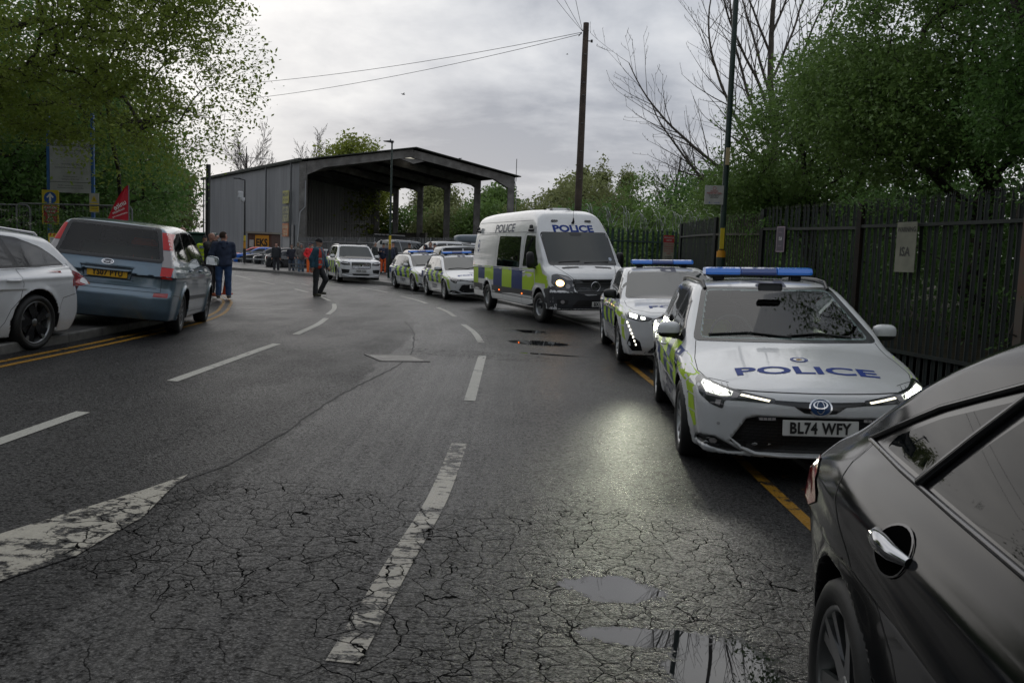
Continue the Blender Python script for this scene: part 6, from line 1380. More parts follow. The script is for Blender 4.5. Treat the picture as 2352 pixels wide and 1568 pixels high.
# left group in the yard
blk = mat('black_paint', (.015, .016, .018), .2, coat=1); HS = far_spec(4.2, 1.76, 1.47, 2.58, .96, 'hatch')
row = [('red_hatchback', 'red hatchback at the far end of the parked row', (.60, .02, .02), -22.3, 74.4), ('blue_hatchback', 'bright blue hatchback parked in the row', (.02, .14, .62), -21.0, 71.9), ('black_hatchback', 'black hatchback parked second from the front of the row', (.03, .032, .036), -19.3, 69.4), ('dark_hatchback', 'dark grey hatchback at the near end of the parked row', (.035, .038, .045), -17.8, 66.8)]
first, _ = build_far(row[3][0], row[3][1], 'car', mat('paint_dark_hatchback', row[3][2], .22, metal=.3, coat=1), HS, 'hatch', regno='LR61 VKC', wkey='far'); first['group'] = 'cars parked side by side in the yard'; place_xy(first, row[3][3], row[3][4], R(-73), 0, 0)
for (nm, lb, cl, x, y) in row[:3]:
    c = copy_tree(first); c.name = nm; c['label'] = lb; p = mat('paint_' + nm, cl, .22, coat=1)
    for ch in c.children:
        if ch.type == 'MESH' and ch.name.startswith(('body', 'wing_mirror')): ch.data = ch.data.copy(); ch.data.materials[0] = p
    place_xy(c, x, y, R(-73), 0, 0)
cz, _ = build_far('grey_hatchback', 'pale grey hatchback behind the standing onlookers', 'car', silver, far_spec(4.0, 1.7, 1.48, 2.5, .96, 'hatch'), 'hatch', regno='', wkey='far'); place_xy(cz, -14.2, 63.5, R(-80), 0, 0)
cb, _ = build_far('black_coupe', 'low black car behind the man in the dark tracksuit', 'car', blk, far_spec(4.1, 1.74, 1.32, 2.5, .90, 'saloon'), 'saloon', regno='', wkey='far'); place_xy(cb, -14.6, 58.6, R(104), 0, 0)
cw, _ = build_far('white_hatchback', 'white car half hidden behind the onlookers by the fence', 'car', whitep, far_spec(4.1, 1.74, 1.46, 2.5, .96, 'hatch'), 'hatch', regno='', wkey='far'); place_xy(cw, -10.8, 62.0, R(-80), 0, 0)
# ---------------------------------------------------------------- open fronted shed
def corr(name, c, sc=0.2, rough=.6, vec='x'):
    return None
def clad_material(name, c1, c2, rough=.45, metal=.2):
    q = NB(name, rough); X, Y, Z = q.xyz(); q.inp('Metallic', metal)
    st = q.noise(1, 5, .65, q.mapn((.9, .9, .10))); b = q.mix(q.rng(st, .32, .68), c1, c2)
    b = q.mix(q.rng(q.noise(1.0, 6, .7, q.mapn((1.6, 1.6, .06), (3, 1, 0))), .55, .75, 0, .5), b, tuple(c * .35 for c in c1)); q.col(b); return q.m
M_CLAD = clad_material('grey_cladding', (.15, .155, .165), (.21, .215, .225)); M_CLADIN = clad_material('grimy_inside_sheet', (.26, .255, .25), (.42, .41, .39), .8, 0)
M_STEEL = mat('grimy_steel', (.14, .135, .128), .6, var=.35, vscale=1.3, dirt=(.03, .022, .016), dirt_amt=.7, dirt_scale=1.2)
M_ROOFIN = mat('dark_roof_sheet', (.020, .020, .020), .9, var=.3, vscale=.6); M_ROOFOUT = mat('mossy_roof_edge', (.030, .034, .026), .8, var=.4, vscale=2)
NL = np.array([-20.65, 84.0]); FLc = np.array([-39.6, 112.0]); NR = np.array([-.43, 93.1]); FR = FLc + NR - NL
EZ, AZ = 9.75, 11.75
shed = empty('open_shed', (NL[0], NL[1], 0), 0, 'large grey corrugated shed with an open gable front', 'shed')
def S3(u, v, z):
    """u along the gable 0..1, v back along the side 0..1"""
    p = NL + (NR - NL) * u + (FLc - NL) * v; return (p[0] - NL[0], p[1] - NL[1], z)
def eave(u): return EZ + (AZ - EZ) * (1 - abs(2 * u - 1))
def corrugated(mb, a, b, z0, z1, pitch=.30, depth=.05, m=0, ztop=None):
    a = np.array(a[:2]); b = np.array(b[:2]); L_ = np.linalg.norm(b - a); d = (b - a) / L_; n = np.array([-d[1], d[0]]); k = int(L_ / pitch); V = []; Fc = []
    for i in range(k * 4 + 1):
        t = i / (k * 4); o = (0, 0, depth, depth)[i % 4]; p = a + (b - a) * t + n * o; zt = z1 if ztop is None else ztop(t); V += [(p[0], p[1], z0), (p[0], p[1], zt)]
    for i in range(k * 4): Fc.append((2 * i, 2 * i + 1, 2 * i + 3, 2 * i + 2))
    mb.add(V, Fc, m)
b = MB(); corrugated(b, S3(0, 1, 0), S3(0, 0, 0), 0, EZ - .05, .34, .055); b.build('cladding_wall', [M_CLAD], shed)
b = MB(); corrugated(b, S3(.02, 1, 0), S3(.02, .02, 0), 0, EZ - .1, .34, .05); b.build('inner_lining', [M_CLADIN], shed)
b = MB(); corrugated(b, S3(.02, .985, 0), S3(.985, .985, 0), 0, EZ - .5, .34, .06, ztop=lambda t: eave(.02 + .965 * t) - .3)
for z in (2.6, 5.0): p, q_ = S3(.02, .975, z), S3(.985, .975, z); b.bar(p, q_, .12, .16)
b.build('back_wall', [M_CLADIN], shed)
b = MB(); b.prism([(0, 0), (1, 0), (1, 3.9), (0, 3.9)], lambda u, v, t: S3(.985 + .012 * t, .55 + .42 * u, v), 0, 1)
b.build('concrete_push_wall', [mat('push_wall', (.17, .16, .14), .9, var=.4, vscale=.8)], shed)
for s0, s1 in ((0, .5), (.5, 1)):       # two roof slopes
    b = MB(); V = []; nseg = 60
    for i in range(nseg + 1):
        v = -.02 + 1.04 * i / nseg
        for u in (s0 - (.02 if s0 == 0 else 0), s1 + (.02 if s1 == 1 else 0)): V.append(S3(u, v, eave(u) + .12)); 
    for i in range(nseg + 1):
        v = -.02 + 1.04 * i / nseg
        for u in (s0 - (.02 if s0 == 0 else 0), s1 + (.02 if s1 == 1 else 0)): V.append(S3(u, v, eave(u) + .02))
    n = (nseg + 1) * 2; Fc = []; Mi = []
    for i in range(nseg): a = 2 * i; b.add([], []); Fc += [(a, a + 1, a + 3, a + 2), (n + a + 2, n + a + 3, n + a + 1, n + a)]; Mi += [1, 0]
    Fc += [(0, n, n + 1, 1), (2 * nseg, 2 * nseg + 1, n + 2 * nseg + 1, n + 2 * nseg)]; Mi += [1, 1]
    for i in range(nseg): a = 2 * i; Fc += [(a + 2, a, n + a, n + a + 2)[::-1], (a + 1, a + 3, n + a + 3, n + a + 1)[::-1]]; Mi += [1, 1]
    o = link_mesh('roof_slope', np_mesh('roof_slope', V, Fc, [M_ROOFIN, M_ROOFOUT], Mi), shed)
# roof lights: pale panels glowing with the daylight that comes through the sheet
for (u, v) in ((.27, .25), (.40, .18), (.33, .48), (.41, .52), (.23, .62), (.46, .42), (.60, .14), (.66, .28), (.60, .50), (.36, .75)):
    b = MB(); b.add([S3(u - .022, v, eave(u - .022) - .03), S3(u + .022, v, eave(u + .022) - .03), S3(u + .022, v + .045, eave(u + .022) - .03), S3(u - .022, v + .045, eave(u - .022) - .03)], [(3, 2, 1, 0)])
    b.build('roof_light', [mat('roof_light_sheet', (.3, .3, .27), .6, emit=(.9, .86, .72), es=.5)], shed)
for k in range(7):
    u = .08 + k * .14
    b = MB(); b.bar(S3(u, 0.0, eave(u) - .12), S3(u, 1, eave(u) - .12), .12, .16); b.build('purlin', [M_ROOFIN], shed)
# portal frames
def ibeam(mb, a, c, w_, h, up=(0, 0, 1)):
    a = Vector(a); c = Vector(c); mb.bar(a, c, w_ * .25, h * .9, up=up); d = (c - a).normalized(); x = d.cross(Vector(up)).normalized(); z = x.cross(d)
    mb.bar(a + z * h / 2, c + z * h / 2, w_, h * .12, up=up); mb.bar(a - z * h / 2, c - z * h / 2, w_, h * .12, up=up)
for k, v in enumerate((0.0, .2, .4, .6, .8, .97)):
    for u in (.012, .988):
        if u < .5 and k > 0: continue
        b = MB(); p0, p1 = S3(u, v, 0), S3(u, v, EZ - .1); b.bar(p0, p1, .62, .55, up=(0, 1, 0)); b.bar(p0, p1, .75, .10, up=(0, 1, 0)); b.build('steel_column', [M_STEEL], shed)
    b = MB()
    for (ua, ub) in ((.012, .5), (.5, .988)): b.bar(S3(ua, v, eave(ua) - .55), S3(ub, v, eave(ub) - .45), .45, .75)
    for (ua, ub) in (((.012, .13), (.988, .87)) if k == 0 else ((.012, .06), (.988, .94))): b.prism([(ua, eave(ua) - (1.5 if k == 0 else 1.1)), (ua, eave(ua) - .6), (ub, eave(ub) - .7)], lambda u, z, t: S3(u, v + t, z), -.006, .006)
    if k == 0: b.prism([(.42, eave(.42) - .7), (.5, eave(.5) - 1.5), (.58, eave(.58) - .7)], lambda u, z, t: S3(u, v + t, z), -.004, .004)
    b.build('rafter', [M_STEEL], shed)
b = MB(); b.bar(S3(-.012, -.02, EZ + .0), S3(-.012, 1.02, EZ + .0), .28, .30); b.build('gutter', [M_ROOFOUT], shed)
for v in (.05, .27, .985): b = MB(); b.tube([S3(-.014, v, EZ - .1), S3(-.014, v, .2)], .09, 8); b.build('drainpipe', [mat('pipe_grey', (.09, .095, .10), .5)], shed)
b = MB(); b.tube([S3(.015, -.012, EZ - 1.9), S3(.015, -.012, 5.4), S3(-.006, -.012, 4.9), S3(-.02, -.012, .5)], .05, 6); b.tube([S3(.99, -.012, EZ - .2), S3(1.004, -.012, EZ - 1.2), S3(1.004, -.012, 5)], .04, 6); b.build('conduit', [mat('pale_conduit', (.25, .26, .27), .5)], shed)
b = MB(); b.prism([(0, 0), (.09, 0), (.09, 3.7), (0, 3.7)], lambda u, v, t: S3(-.004 - .002 * t, .04 + u, v), 0, 1); b.build('side_door', [M_CLAD], shed)
for (ax_, ay_, h0, h1, nm) in ((1.012, .0, EZ, 11.6, 'aerial_mast'), (.9, .5, 10.0, 11.4, 'aerial_mast')): b = MB(); b.tube([S3(ax_, ay_, h0 - .5), S3(ax_, ay_, h1)], .045, 6); b.build(nm, [M_STEEL], shed)
# signs on the shed wall
def wall_sign(name, label, u, v, z, w_, h, m, rows, tm=None):
    p = NL + (NR - NL) * u + (FLc - NL) * v; d = (NL - FLc) / np.linalg.norm(NL - FLc); e = empty(name, (p[0], p[1], z), math.atan2(d[1], d[0]), label, 'sign')
    b = MB(); b.box((0, 0, 0), (w_, .04, h)); b.build('board', [m], e); t = MB()
    for (tx, hh, zz) in rows: V, Fc = tgeo(tx, hh, 0, zz, sx=.9, bold=.02); k = min(1, w_ * .92 / (V[:, 0].max() - V[:, 0].min() + 1e-6)); t.add([(a * k, -.024, c) for a, c in V], Fc)
    t.build('lettering', [tm or M_NAVY], e); return e
wall_sign('company_sign', 'weathered yellow notice high on the shed side wall', -.012, .095, 6.4, 1.75, 1.25, mat('faded_yellow', (.34, .32, .10), .7, var=.3, vscale=2), [('MERIDIAN', .38, .25), ('RECYCLING', .2, -.25)])
wall_sign('notice_board', 'middle weathered cream notice on the shed side wall', -.012, .095, 4.75, 1.75, 1.5, mat('faded_cream', (.27, .26, .16), .7, var=.35, vscale=2), [('UNIT 4', .3, .4), ('WASTE TRANSFER', .16, 0), ('STATION', .16, -.3)])
wall_sign('warning_board', 'faded orange lettered board lowest on the shed side wall', -.012, .095, 3.2, 1.75, 1.3, mat('faded_orange', (.42, .17, .08), .7, var=.35, vscale=2), [('DANGER', .3, .3), ('VEHICLES', .2, -.1), ('TURNING', .2, -.4)], mat('cream_letters', (.5, .45, .3), .6))

# ---------------------------------------------------------------- palisade fences
def palisade(name, label, pts, z0f, h, m, pitch=.145, wpale=.085, post_m=None, lean=0.0, seed=1, group=None, skip=None):
    """pales pressed with a ridge and split tops; posts and rails as parts"""
    P = cleancurve(pts, 1.0) if len(pts) > 2 else np.array([np.array(pts[0]) * (1 - t) + np.array(pts[1]) * t for t in np.linspace(0, 1, 12)])
    e = empty(name, (P[0][0], P[0][1], 0), 0, label, 'fence', group); o = P[0]; rn = random.Random(seed)
    seg = np.linalg.norm(np.diff(P, axis=0), axis=1); cum = np.concatenate([[0], np.cumsum(seg)]); tot = cum[-1]
    def at(s): return np.array([np.interp(s, cum, P[:, 0]), np.interp(s, cum, P[:, 1])])
    VV = []; FF = []; n = 0; s = .05
    while s < tot - .03:
        p = at(s); d = at(min(tot, s + .05)) - at(max(0, s - .05)); d /= np.linalg.norm(d) + 1e-9; nn = np.array([-d[1], d[0]]); z0 = z0f(*p); w2 = wpale / 2
        hh = h + rn.uniform(-.02, .02); ln_ = rn.gauss(0, .008) + lean; th = []
        for (a, q) in ((-w2, .012), (-w2 * .35, 0), (0, .016), (w2 * .35, 0), (w2, .012)):
            for (z, k) in ((.06, 0), (hh - .14, 1), (hh - .05 - (0 if abs(a) < .01 else .02), 2)):
                x = p[0] + d[0] * (a + ln_ * z) + nn[0] * (q + .02) - o[0]; y = p[1] + d[1] * (a + ln_ * z) + nn[1] * (q + .02) - o[1]; th.append((x, y, z0 + z))
        VV += th
        for c in range(4):
            for k in range(2): a = n + c * 3 + k; FF.append((a, a + 3, a + 4, a + 1))
        # three pointed tips
        for a in (-w2 * .75, 0, w2 * .75):
            sp_ = a * .5; b0 = len(VV)
            for (aa, z) in ((a - w2 * .25, hh - .06), (a + w2 * .25, hh - .06), (a + sp_, hh)): VV.append((p[0] + d[0] * (aa + ln_ * z) + nn[0] * .024 - o[0], p[1] + d[1] * (aa + ln_ * z) + nn[1] * .024 - o[1], z0 + z))
            FF.append((b0, b0 + 1, b0 + 2))
        n = len(VV); s += pitch
    link_mesh('pales', np_mesh('pales', VV, FF, [m]), e)
    for zr in (.45, h - .42):
        b = MB(); k = max(2, int(tot / .8)); pp = [(at(tot * i / k)[0] - o[0], at(tot * i / k)[1] - o[1], z0f(*at(tot * i / k)) + zr) for i in range(k + 1)]
        for i in range(k): b.bar(pp[i], pp[i + 1], .045, .045)
        b.build('rail', [m], e)
    k = max(1, int(tot / 2.75))
    for i in range(k + 1): p = at(tot * i / k); b = MB(); b.box((p[0] - o[0], p[1] - o[1], z0f(*p) + h / 2 - .03), (.07, .11, h - .05), 0, rz=0.3); b.build('post', [post_m or m], e)
    return e
M_GRN = mat('weathered_green_steel', (.007, .013, .011), .65, var=.4, vscale=3, dirt=(.014, .013, .010), dirt_amt=.5, dirt_scale=4)
M_GRN2 = mat('faded_green_steel', (.030, .062, .055), .55, var=.4, vscale=3, dirt=(.05, .05, .04), dirt_amt=.5, dirt_scale=4)
M_BRN = mat('mossy_brown_steel', (.026, .025, .012), .7, var=.4, vscale=3); M_GALV = mat('galvanised_steel', (.16, .165, .17), .5, metal=.3, var=.25, vscale=2)
M_RUST = mat('rust_streaked_post', (.09, .075, .06), .7, dirt=(.16, .05, .02), dirt_amt=.9, dirt_scale=2)
zl = lambda x, y: gz(x, y) + .12
zrr = lambda x, y: gz(x, y) + .06 + .14 * min(1, max(0, (y - 20) / 14))
palisade('palisade_fence', 'long dark green palisade fence running along the right footway', [(5.15, 13.2), (5.9, 9.6), (6.25, 6.5), (6.35, 2), (6.3, -3)], zrr, 2.62, M_GRN, post_m=M_RUST, seed=2)
palisade('palisade_fence', 'middle dark green palisade panel left of the notice on the fence', [(4.62, 16.5), (5.15, 13.2)], zrr, 2.6, M_GRN, seed=3)
palisade('palisade_fence', 'moss brown palisade panel beside the tall lamp column', [(4.36, 19.2), (4.62, 16.5)], zrr, 2.5, M_BRN, post_m=M_GRN, seed=4)
palisade('palisade_fence', 'dark green palisade stretch farthest along the right footway', [(4.6, 24.5), (4.36, 19.2)], zrr, 2.5, M_GRN, seed=5)
palisade('razor_topped_fence', 'faded green palisade gates topped with razor wire beyond the van', [(1.9, 25.9), (3.4, 26.4), (6.2, 27.6)], zrr, 2.35, M_GRN2, pitch=.17, seed=6)
palisade('grey_palisade_fence', 'pale grey palisade fence across the front of the shed yard', [(-18.8, 76), (-10.5, 62.5), (-4.0, 52.5), (2.2, 44.5), (3.6, 40)], lambda x, y: .2, 2.25, M_GALV, pitch=.21, wpale=.11, seed=7)
palisade('low_green_fence', 'green palisade fence behind the white estate on the left', [(-16.5, 20.6), (-12.5, 20.3), (-9.2, 20.0)], zl, 1.45, mat('fence_green_left', (.02, .06, .045), .5, var=.3), pitch=.13, seed=8)
palisade('low_green_fence', 'green palisade fence turning away behind the blue grey family car', [(-9.2, 20.0), (-9.6, 24), (-11.2, 27.2)], zl, 1.45, mat('fence_green_left', (.02, .06, .045), .5), pitch=.13, seed=9)
# razor wire coils
rz_ = MB(); rn = random.Random(5); A0 = np.array([1.9, 25.9]); B0 = np.array([6.2, 27.6])
for c in range(2):
    pts = []
    for i in range(420):
        t = i / 419; a = t * 2 * math.pi * (15 + c); r = .27 + .07 * math.sin(t * 21 + c); p = A0 + (B0 - A0) * t + np.array([.15, .38]) * .0
        pts.append((p[0] + .10 * math.sin(a * .5), p[1] + r * math.cos(a), 2.62 + c * .12 + r * math.sin(a) + .08 * math.sin(t * 9)))
    rz_.tube(pts, .0075, 3, cap=False)
    for q in pts[::3]: rz_.box(q, (.035, .006, .02), 0, rz=rn.uniform(0, 3))
tag(rz_.build('razor_wire', [mat('wire_steel', (.30, .31, .31), .4, metal=.6)]), 'coiled razor wire running along the top of the faded green gates', 'razor wire')

# ---------------------------------------------------------------- poles, lamps, wires
M_POLEG = mat('dark_green_column', (.012, .03, .024), .45, var=.3, vscale=2); M_POLEB = mat('black_column', (.010, .011, .013), .45)
M_YB = mat('yellow_band', (.55, .42, .02), .5); M_OB = mat('orange_band', (.55, .25, .01), .5)
lp = empty('street_lamp', (-6.05, 42.3, .2), 0, 'slim green street lamp column before the open shed', 'street lamp')
b = MB(); b.tube([(0, 0, 0), (0, 0, 1.1)], .085, 12); b.tube([(0, 0, 1.1), (0, 0, 6.45)], [.055, .04], 12); b.build('column', [M_POLEG], lp)
b = MB(); b.tube([(0, 0, 1.62), (0, 0, 2.05)], .0575, 12); b.build('yellow_band', [M_YB], lp); b = MB(); b.tube([(0, 0, 1.38), (0, 0, 1.6)], .0575, 12); b.build('orange_band', [M_OB], lp)
b = MB(); b.prism([(-.42, .0), (-.1, .03), (.08, .02), (.08, -.05), (-.08, -.06), (-.40, -.02)], lambda u, v, t: (u, t, 6.5 + v), -.12, .12); b.tube([(0, 0, 6.4), (0, 0, 6.52)], .05, 8); b.lathe([(0, .03), (.06, .03), (.09, .0)], 8, 0, 'Z', (-.08, 0, 6.53)); b.build('lantern', [M_POLEB], lp)
lc = empty('camera_lamp', (-19.6, 63.5, .3), 0, 'black street lamp with a white camera in front of the shed wall', 'street lamp')
b = MB(); b.tube([(0, 0, 0), (0, 0, 1.0)], .11, 10); b.tube([(0, 0, 1), (0, 0, 5.9)], [.075, .05], 10); b.tube([(0, 0, 5.9), (-.5, 0, 6.0)], .04, 6); b.build('column', [M_POLEB], lc)
b = MB(); b.box((-.55, 0, 6.0), (.5, .22, .08), 0, bev=.02); b.build('lantern', [M_POLEB], lc)
b = MB(); b.box((-.3, 0, 4.85), (.35, .3, .5), 0, bev=.05); b.lathe([(-.2, .0), (-.2, .1), (0, .16), (.15, .16)], 12, 0, 'Z', (-.12, -.1, 4.5)); b.build('camera_housing', [mat('camera_white', (.55, .56, .58), .4)], lc)
b = MB(); b.tube([(0, 0, 1.0), (0, 0, 1.5)], .085, 10); b.build('orange_band', [M_OB], lc); b = MB(); b.tube([(0, 0, 1.55), (0, 0, 1.95)], .08, 10); b.build('yellow_band', [M_YB], lc)
bp_ = MB(); bp_.tube([(-14.05, 40, -.1), (-14.0, 40, 5.1)], .105, 10); tag(bp_.build('black_post', [M_POLEB]), 'thick plain black post by the left corner of the shed', 'post')
rl = empty('street_lamp', (4.22, 18.0, .1), 0, 'tall dark lamp column rising out of frame on the right', 'street lamp')
b = MB(); b.tube([(0, 0, 0), (0, 0, 1.6)], .09, 14); b.tube([(0, 0, 1.6), (0, 0, 9.2)], [.062, .05], 14); b.tube([(0, 0, 9.2), (-.5, 0, 9.4)], .04, 8); b.build('column', [M_POLEG], rl)
b = MB(); b.box((-.7, 0, 9.42), (.6, .25, .1), 0, bev=.03); b.build('lantern', [M_POLEB], rl)
b = MB(); b.tube([(0, 0, 1.52), (0, 0, 1.64)], .093, 14); b.tube([(0, 0, 1.64), (0, 0, 1.665)], .066, 14); b.build('orange_band', [M_OB], rl)
b = MB(); b.box((-.02, -.088, 1.90), (.085, .02, .42)); b.build('yellow_band', [M_YB], rl); b = MB(); b.box((0, -.072, 3.55), (.075, .02, .34)); b.build('id_plate', [mat('tan_plate', (.42, .33, .18), .6)], rl)
def sign_board(name, label, loc, rz, w_, h, boards, texts, cat='sign', th=.012, ext=None, label_parts=None):
    """boards: list of (x, z, w, h, mat) on the face; texts: (text, h, x, z, mat, sx)"""
    e = empty(name, loc, rz, label, cat); b = MB(); ms = []
    for i, (x, z, ww, hh, m, *rd) in enumerate(boards):
        ms.append(m); r = rd[0] if rd else 0.0
        if r: b.prism(rounded([(x - ww / 2, z - hh / 2), (x + ww / 2, z - hh / 2), (x + ww / 2, z + hh / 2), (x - ww / 2, z + hh / 2)], r), lambda u, v, t: (u, t, v), -th - i * .003, -.002 if i else 0, i)
        else: b.box((x, -th / 2 - i * .0025, z), (ww, th, hh), i)
    b.build('board', ms, e); tm = {}
    for tx in texts:
        if tx[0] is None: V, Fc = np.array(tx[1]), tx[2]; m = tx[3]
        else:
            V, Fc = tgeo(tx[0], tx[1], tx[2], tx[3], sx=tx[5] if len(tx) > 5 else .9, bold=.03); m = tx[4]
            mw = w_ * .92; wd = V[:, 0].max() - V[:, 0].min()
            if wd > mw: V = V.copy(); V[:, 0] = tx[2] + (V[:, 0] - tx[2]) * mw / wd
        tm.setdefault(m.name, (m, MB()))[1].add([(p[0], -th - len(boards) * .003 - .002, p[1]) for p in V], [f if True else f for f in Fc])
    for m, t in tm.values(): t.build('lettering', [m], e)
    return e
W_ = mat('sign_white', (.42, .42, .40), .5, dirt=(.24, .23, .19), dirt_amt=.6, dirt_scale=6); REDT = mat('sign_red', (.35, .02, .025), .5); BLKT = mat('sign_black', (.015, .015, .015), .6); YELS = mat('sign_yellow', (.58, .44, .02), .45); BLUS = mat('sign_blue', (.01, .08, .32), .45); WHT = mat('sign_letter_white', (.62, .62, .60), .5)
sg = sign_board('notice_sign', 'square alcohol restricted area sign clamped to the tall lamp column', (3.99, 17.93, 2.87), 0, .36, .38, [(0, 0, .38, .38, W_)],
    [('ALCOHOL', .026, 0, .075, REDT), ('RESTRICTED AREA', .028, 0, .035, REDT), ('The police have powers', .018, 0, .002, BLKT), ('to restrict drinking in', .018, 0, -.026, BLKT), ('public in this area', .018, 0, -.054, BLKT), ('WOODLAND', .014, .06, -.155, BLUS), (None, *ring(0, .13, .028, .036), REDT), (None, *ring(-.09, -.155, .004, .014), BLUS)])
b = MB(); b.box((.0, -.004, -.105), (.34, .004, .07)); b.build('pale_panel', [mat('sign_pale', (.33, .33, .34), .6)], sg); b = MB(); b.bar((.16, .04, .14), (.26, .05, .14), .02, .02); b.bar((.16, .04, -.14), (.26, .05, -.14), .02, .02); b.build('clamp', [M_GALV], sg)
CRM = mat('weathered_card', (.26, .25, .20), .7, var=.2, vscale=4)
sign_board('notice_sign', 'red headed private yard notice fixed to the faded green gates', (4.65, 26.72, 1.88), R(23), .38, .80, [(0, 0, .38, .80, CRM), (0, .29, .38, .22, REDT)],
    [('MERIDIAN RECYCLING', .045, 0, .33, W_), ('LIMITED', .045, 0, .25, W_), ('THIS IS A HAZARDOUS', .035, 0, .13, REDT), ('WORKING AREA', .035, 0, .06, REDT), ('ALL VISITORS MUST', .035, 0, -.01, REDT), ('REPORT TO THE', .035, 0, -.08, REDT), ('OFFICE', .035, 0, -.15, REDT), ('NO CHILDREN', .03, 0, -.25, BLKT), ('NO PARKING', .03, 0, -.31, BLKT), ('KEEP CLEAR', .03, 0, -.36, BLKT)])
M_MV = mat('mauve_grey', (.075, .065, .085), .6); M_PK = mat('pink_border', (.30, .22, .27), .6)
sign_board('poster', 'narrow mauve poster with a pink border tied to the palisade fence', (4.70, 15.6, 1.96), R(-76), .25, .45, [(0, 0, .26, .45, M_PK), (0, 0, .22, .41, M_MV)], [('ISA', .06, .02, .01, WHT), ('PETITION', .02, 0, .12, M_PK), ('SIGN UP', .024, 0, -.12, M_PK)])
sign_board('fabric_banner', 'pale vertical banner reading WARNING ISA hung on the dark fence', (5.33, 12.0, 1.81), R(-76), .40, .68, [(0, 0, .40, .68, mat('grubby_canvas', (.20, .20, .155), .9, var=.2, vscale=5))], [('WARNING', .065, 0, .24, mat('faint_black', (.05, .05, .045), .8)), ('ISA', .12, 0, -.06, mat('faint_black', (.05, .05, .045), .8))], cat='banner')
# telegraph pole and its wires
tp = empty('telegraph_pole', (2.5, 36, .2), 0, 'tall brown wooden telegraph pole behind the police van', 'telegraph pole')
WOOD = mat('tarred_wood', (.055, .040, .030), .8, var=.4, vscale=4, bump=.5, bscale=20); b = MB(); b.tube([(-.02, 0, -.2), (0, 0, 5), (.01, 0, 10.65)], [.165, .145, .115], 14); b.build('pole', [WOOD], tp)
b = MB()
for k, z in enumerate((9.4, 8.3, 7.8, 6.7, 5.6, 4.5)): b.bar((-.17, -.02, z), (.17, -.02, z), .02, .02) if False else b.box((.02, -.14, z), (.10, .04, .02))
b.build('climbing_step', [M_GALV], tp); b = MB(); b.lathe([(0, .02), (.12, .02), (.12, .06), (.2, .06), (.2, 0)], 10, 0, 'X', (.1, 0, 9.95)); b.tube([(-.13, 0, 10.35), (.13, 0, 10.35)], .02, 6); b.tube([(-.16, -.1, 10.25), (-.28, -.1, 10.1)], .02, 6); b.build('insulator', [M_BLACK], tp)
top = (2.38, 36, 10.52)
def wire(a, c, sag, nm, label, r=.011):
    pts = [(a[0] + (c[0] - a[0]) * t, a[1] + (c[1] - a[1]) * t, a[2] + (c[2] - a[2]) * t - sag * 4 * t * (1 - t)) for t in np.linspace(0, 1, 25)]; m = MB(); m.tube(pts, r, 4, cap=False); tag(m.build(nm, [mat('cable_black', (.02, .022, .025), .5)]), label, 'cable', 'overhead telephone cables')
wire((2.35, 36, 10.42), (-30, 62, 10.8), .9, 'overhead_cable', 'lower telephone cable running left from the wooden pole')
wire((2.35, 36, 10.48), (-31, 60, 11.8), .9, 'overhead_cable', 'upper telephone cable running left from the wooden pole')
for i, (x, z, lb) in enumerate(((-3.2, 11.0, 'lowest cable climbing to the upper left from the pole top'), (-2.2, 11.4, 'middle cable climbing to the upper left from the pole top'), (-.6, 12.2, 'steepest cable climbing to the upper left from the pole top'))): wire(top, (x, 14, z), .5, 'overhead_cable', lb, .009)
wire((-44, 110, 14.0), (-28, 100, 11.3), .3, 'overhead_cable', 'faint far cable above the left woods', .03)
# ---------------------------------------------------------------- left side: board, signs, flag, mesh panels
bd = empty('information_board', (-13.8, 26, 0), R(2), 'big white information board on two blue posts under the tree', 'sign board')
M_BP = mat('blue_post', (.02, .10, .28), .4)
for x in (0, 1.28): b = MB(); b.box((x, 0, 2.6), (.085, .085, 5.2)); b.build('post', [M_BP], bd)
b = MB(); b.box((.64, -.02, 3.65), (1.18, .04, 1.55), 0); b.build('board', [mat('board_white', (.36, .37, .37), .5, dirt=(.2, .21, .18), dirt_amt=.6, dirt_scale=3)], bd)
b = MB(); b.box((.64, -.045, 3.18), (1.18, .006, .012)); b.build('divider', [BLKT], bd)
t = MB()
for (tx, hh, z) in (('WASTE TRANSFER STATION', .07, 4.25), ('All visitors must report to reception', .035, 4.1), ('Speed limit 5 mph', .035, 4.02), ('No smoking on this site', .035, 3.7), ('Hard hats and high visibility clothing must be worn', .03, 3.6), ('For enquiries please call', .03, 3.34), ('Opening hours 07:30 - 17:00', .03, 3.26), ('This site is operated for the City Council', .03, 3.08), ('Environmental permit displayed in the office', .03, 3.01)):
    V, Fc = tgeo(tx, hh, .64, z, bold=.02); t.add([(p[0], -.047, p[1]) for p in V], Fc)
t.build('lettering', [mat('board_ink', (.06, .065, .07), .6)], bd)
arrow = [(-.022, -.115), (.022, -.115), (.022, .03), (.06, -.005), (.078, .02), (0, .115), (-.078, .02), (-.06, -.005), (-.022, .03)]
sgc = sign_board('caution_sign', 'yellow sign with a blue arrow disc and red caution panel', (-12.70, 24, 2.36), R(3), .45, .92, [(0, 0, .45, .93, YELS, .03), (0, -.19, .36, .47, REDT)], [('CAUTION', .062, 0, -.01, WHT, .8), ('One way', .055, 0, -.115, WHT), ('traffic', .055, 0, -.20, WHT), ('flow', .055, 0, -.285, WHT), ('system', .055, 0, -.37, WHT)])
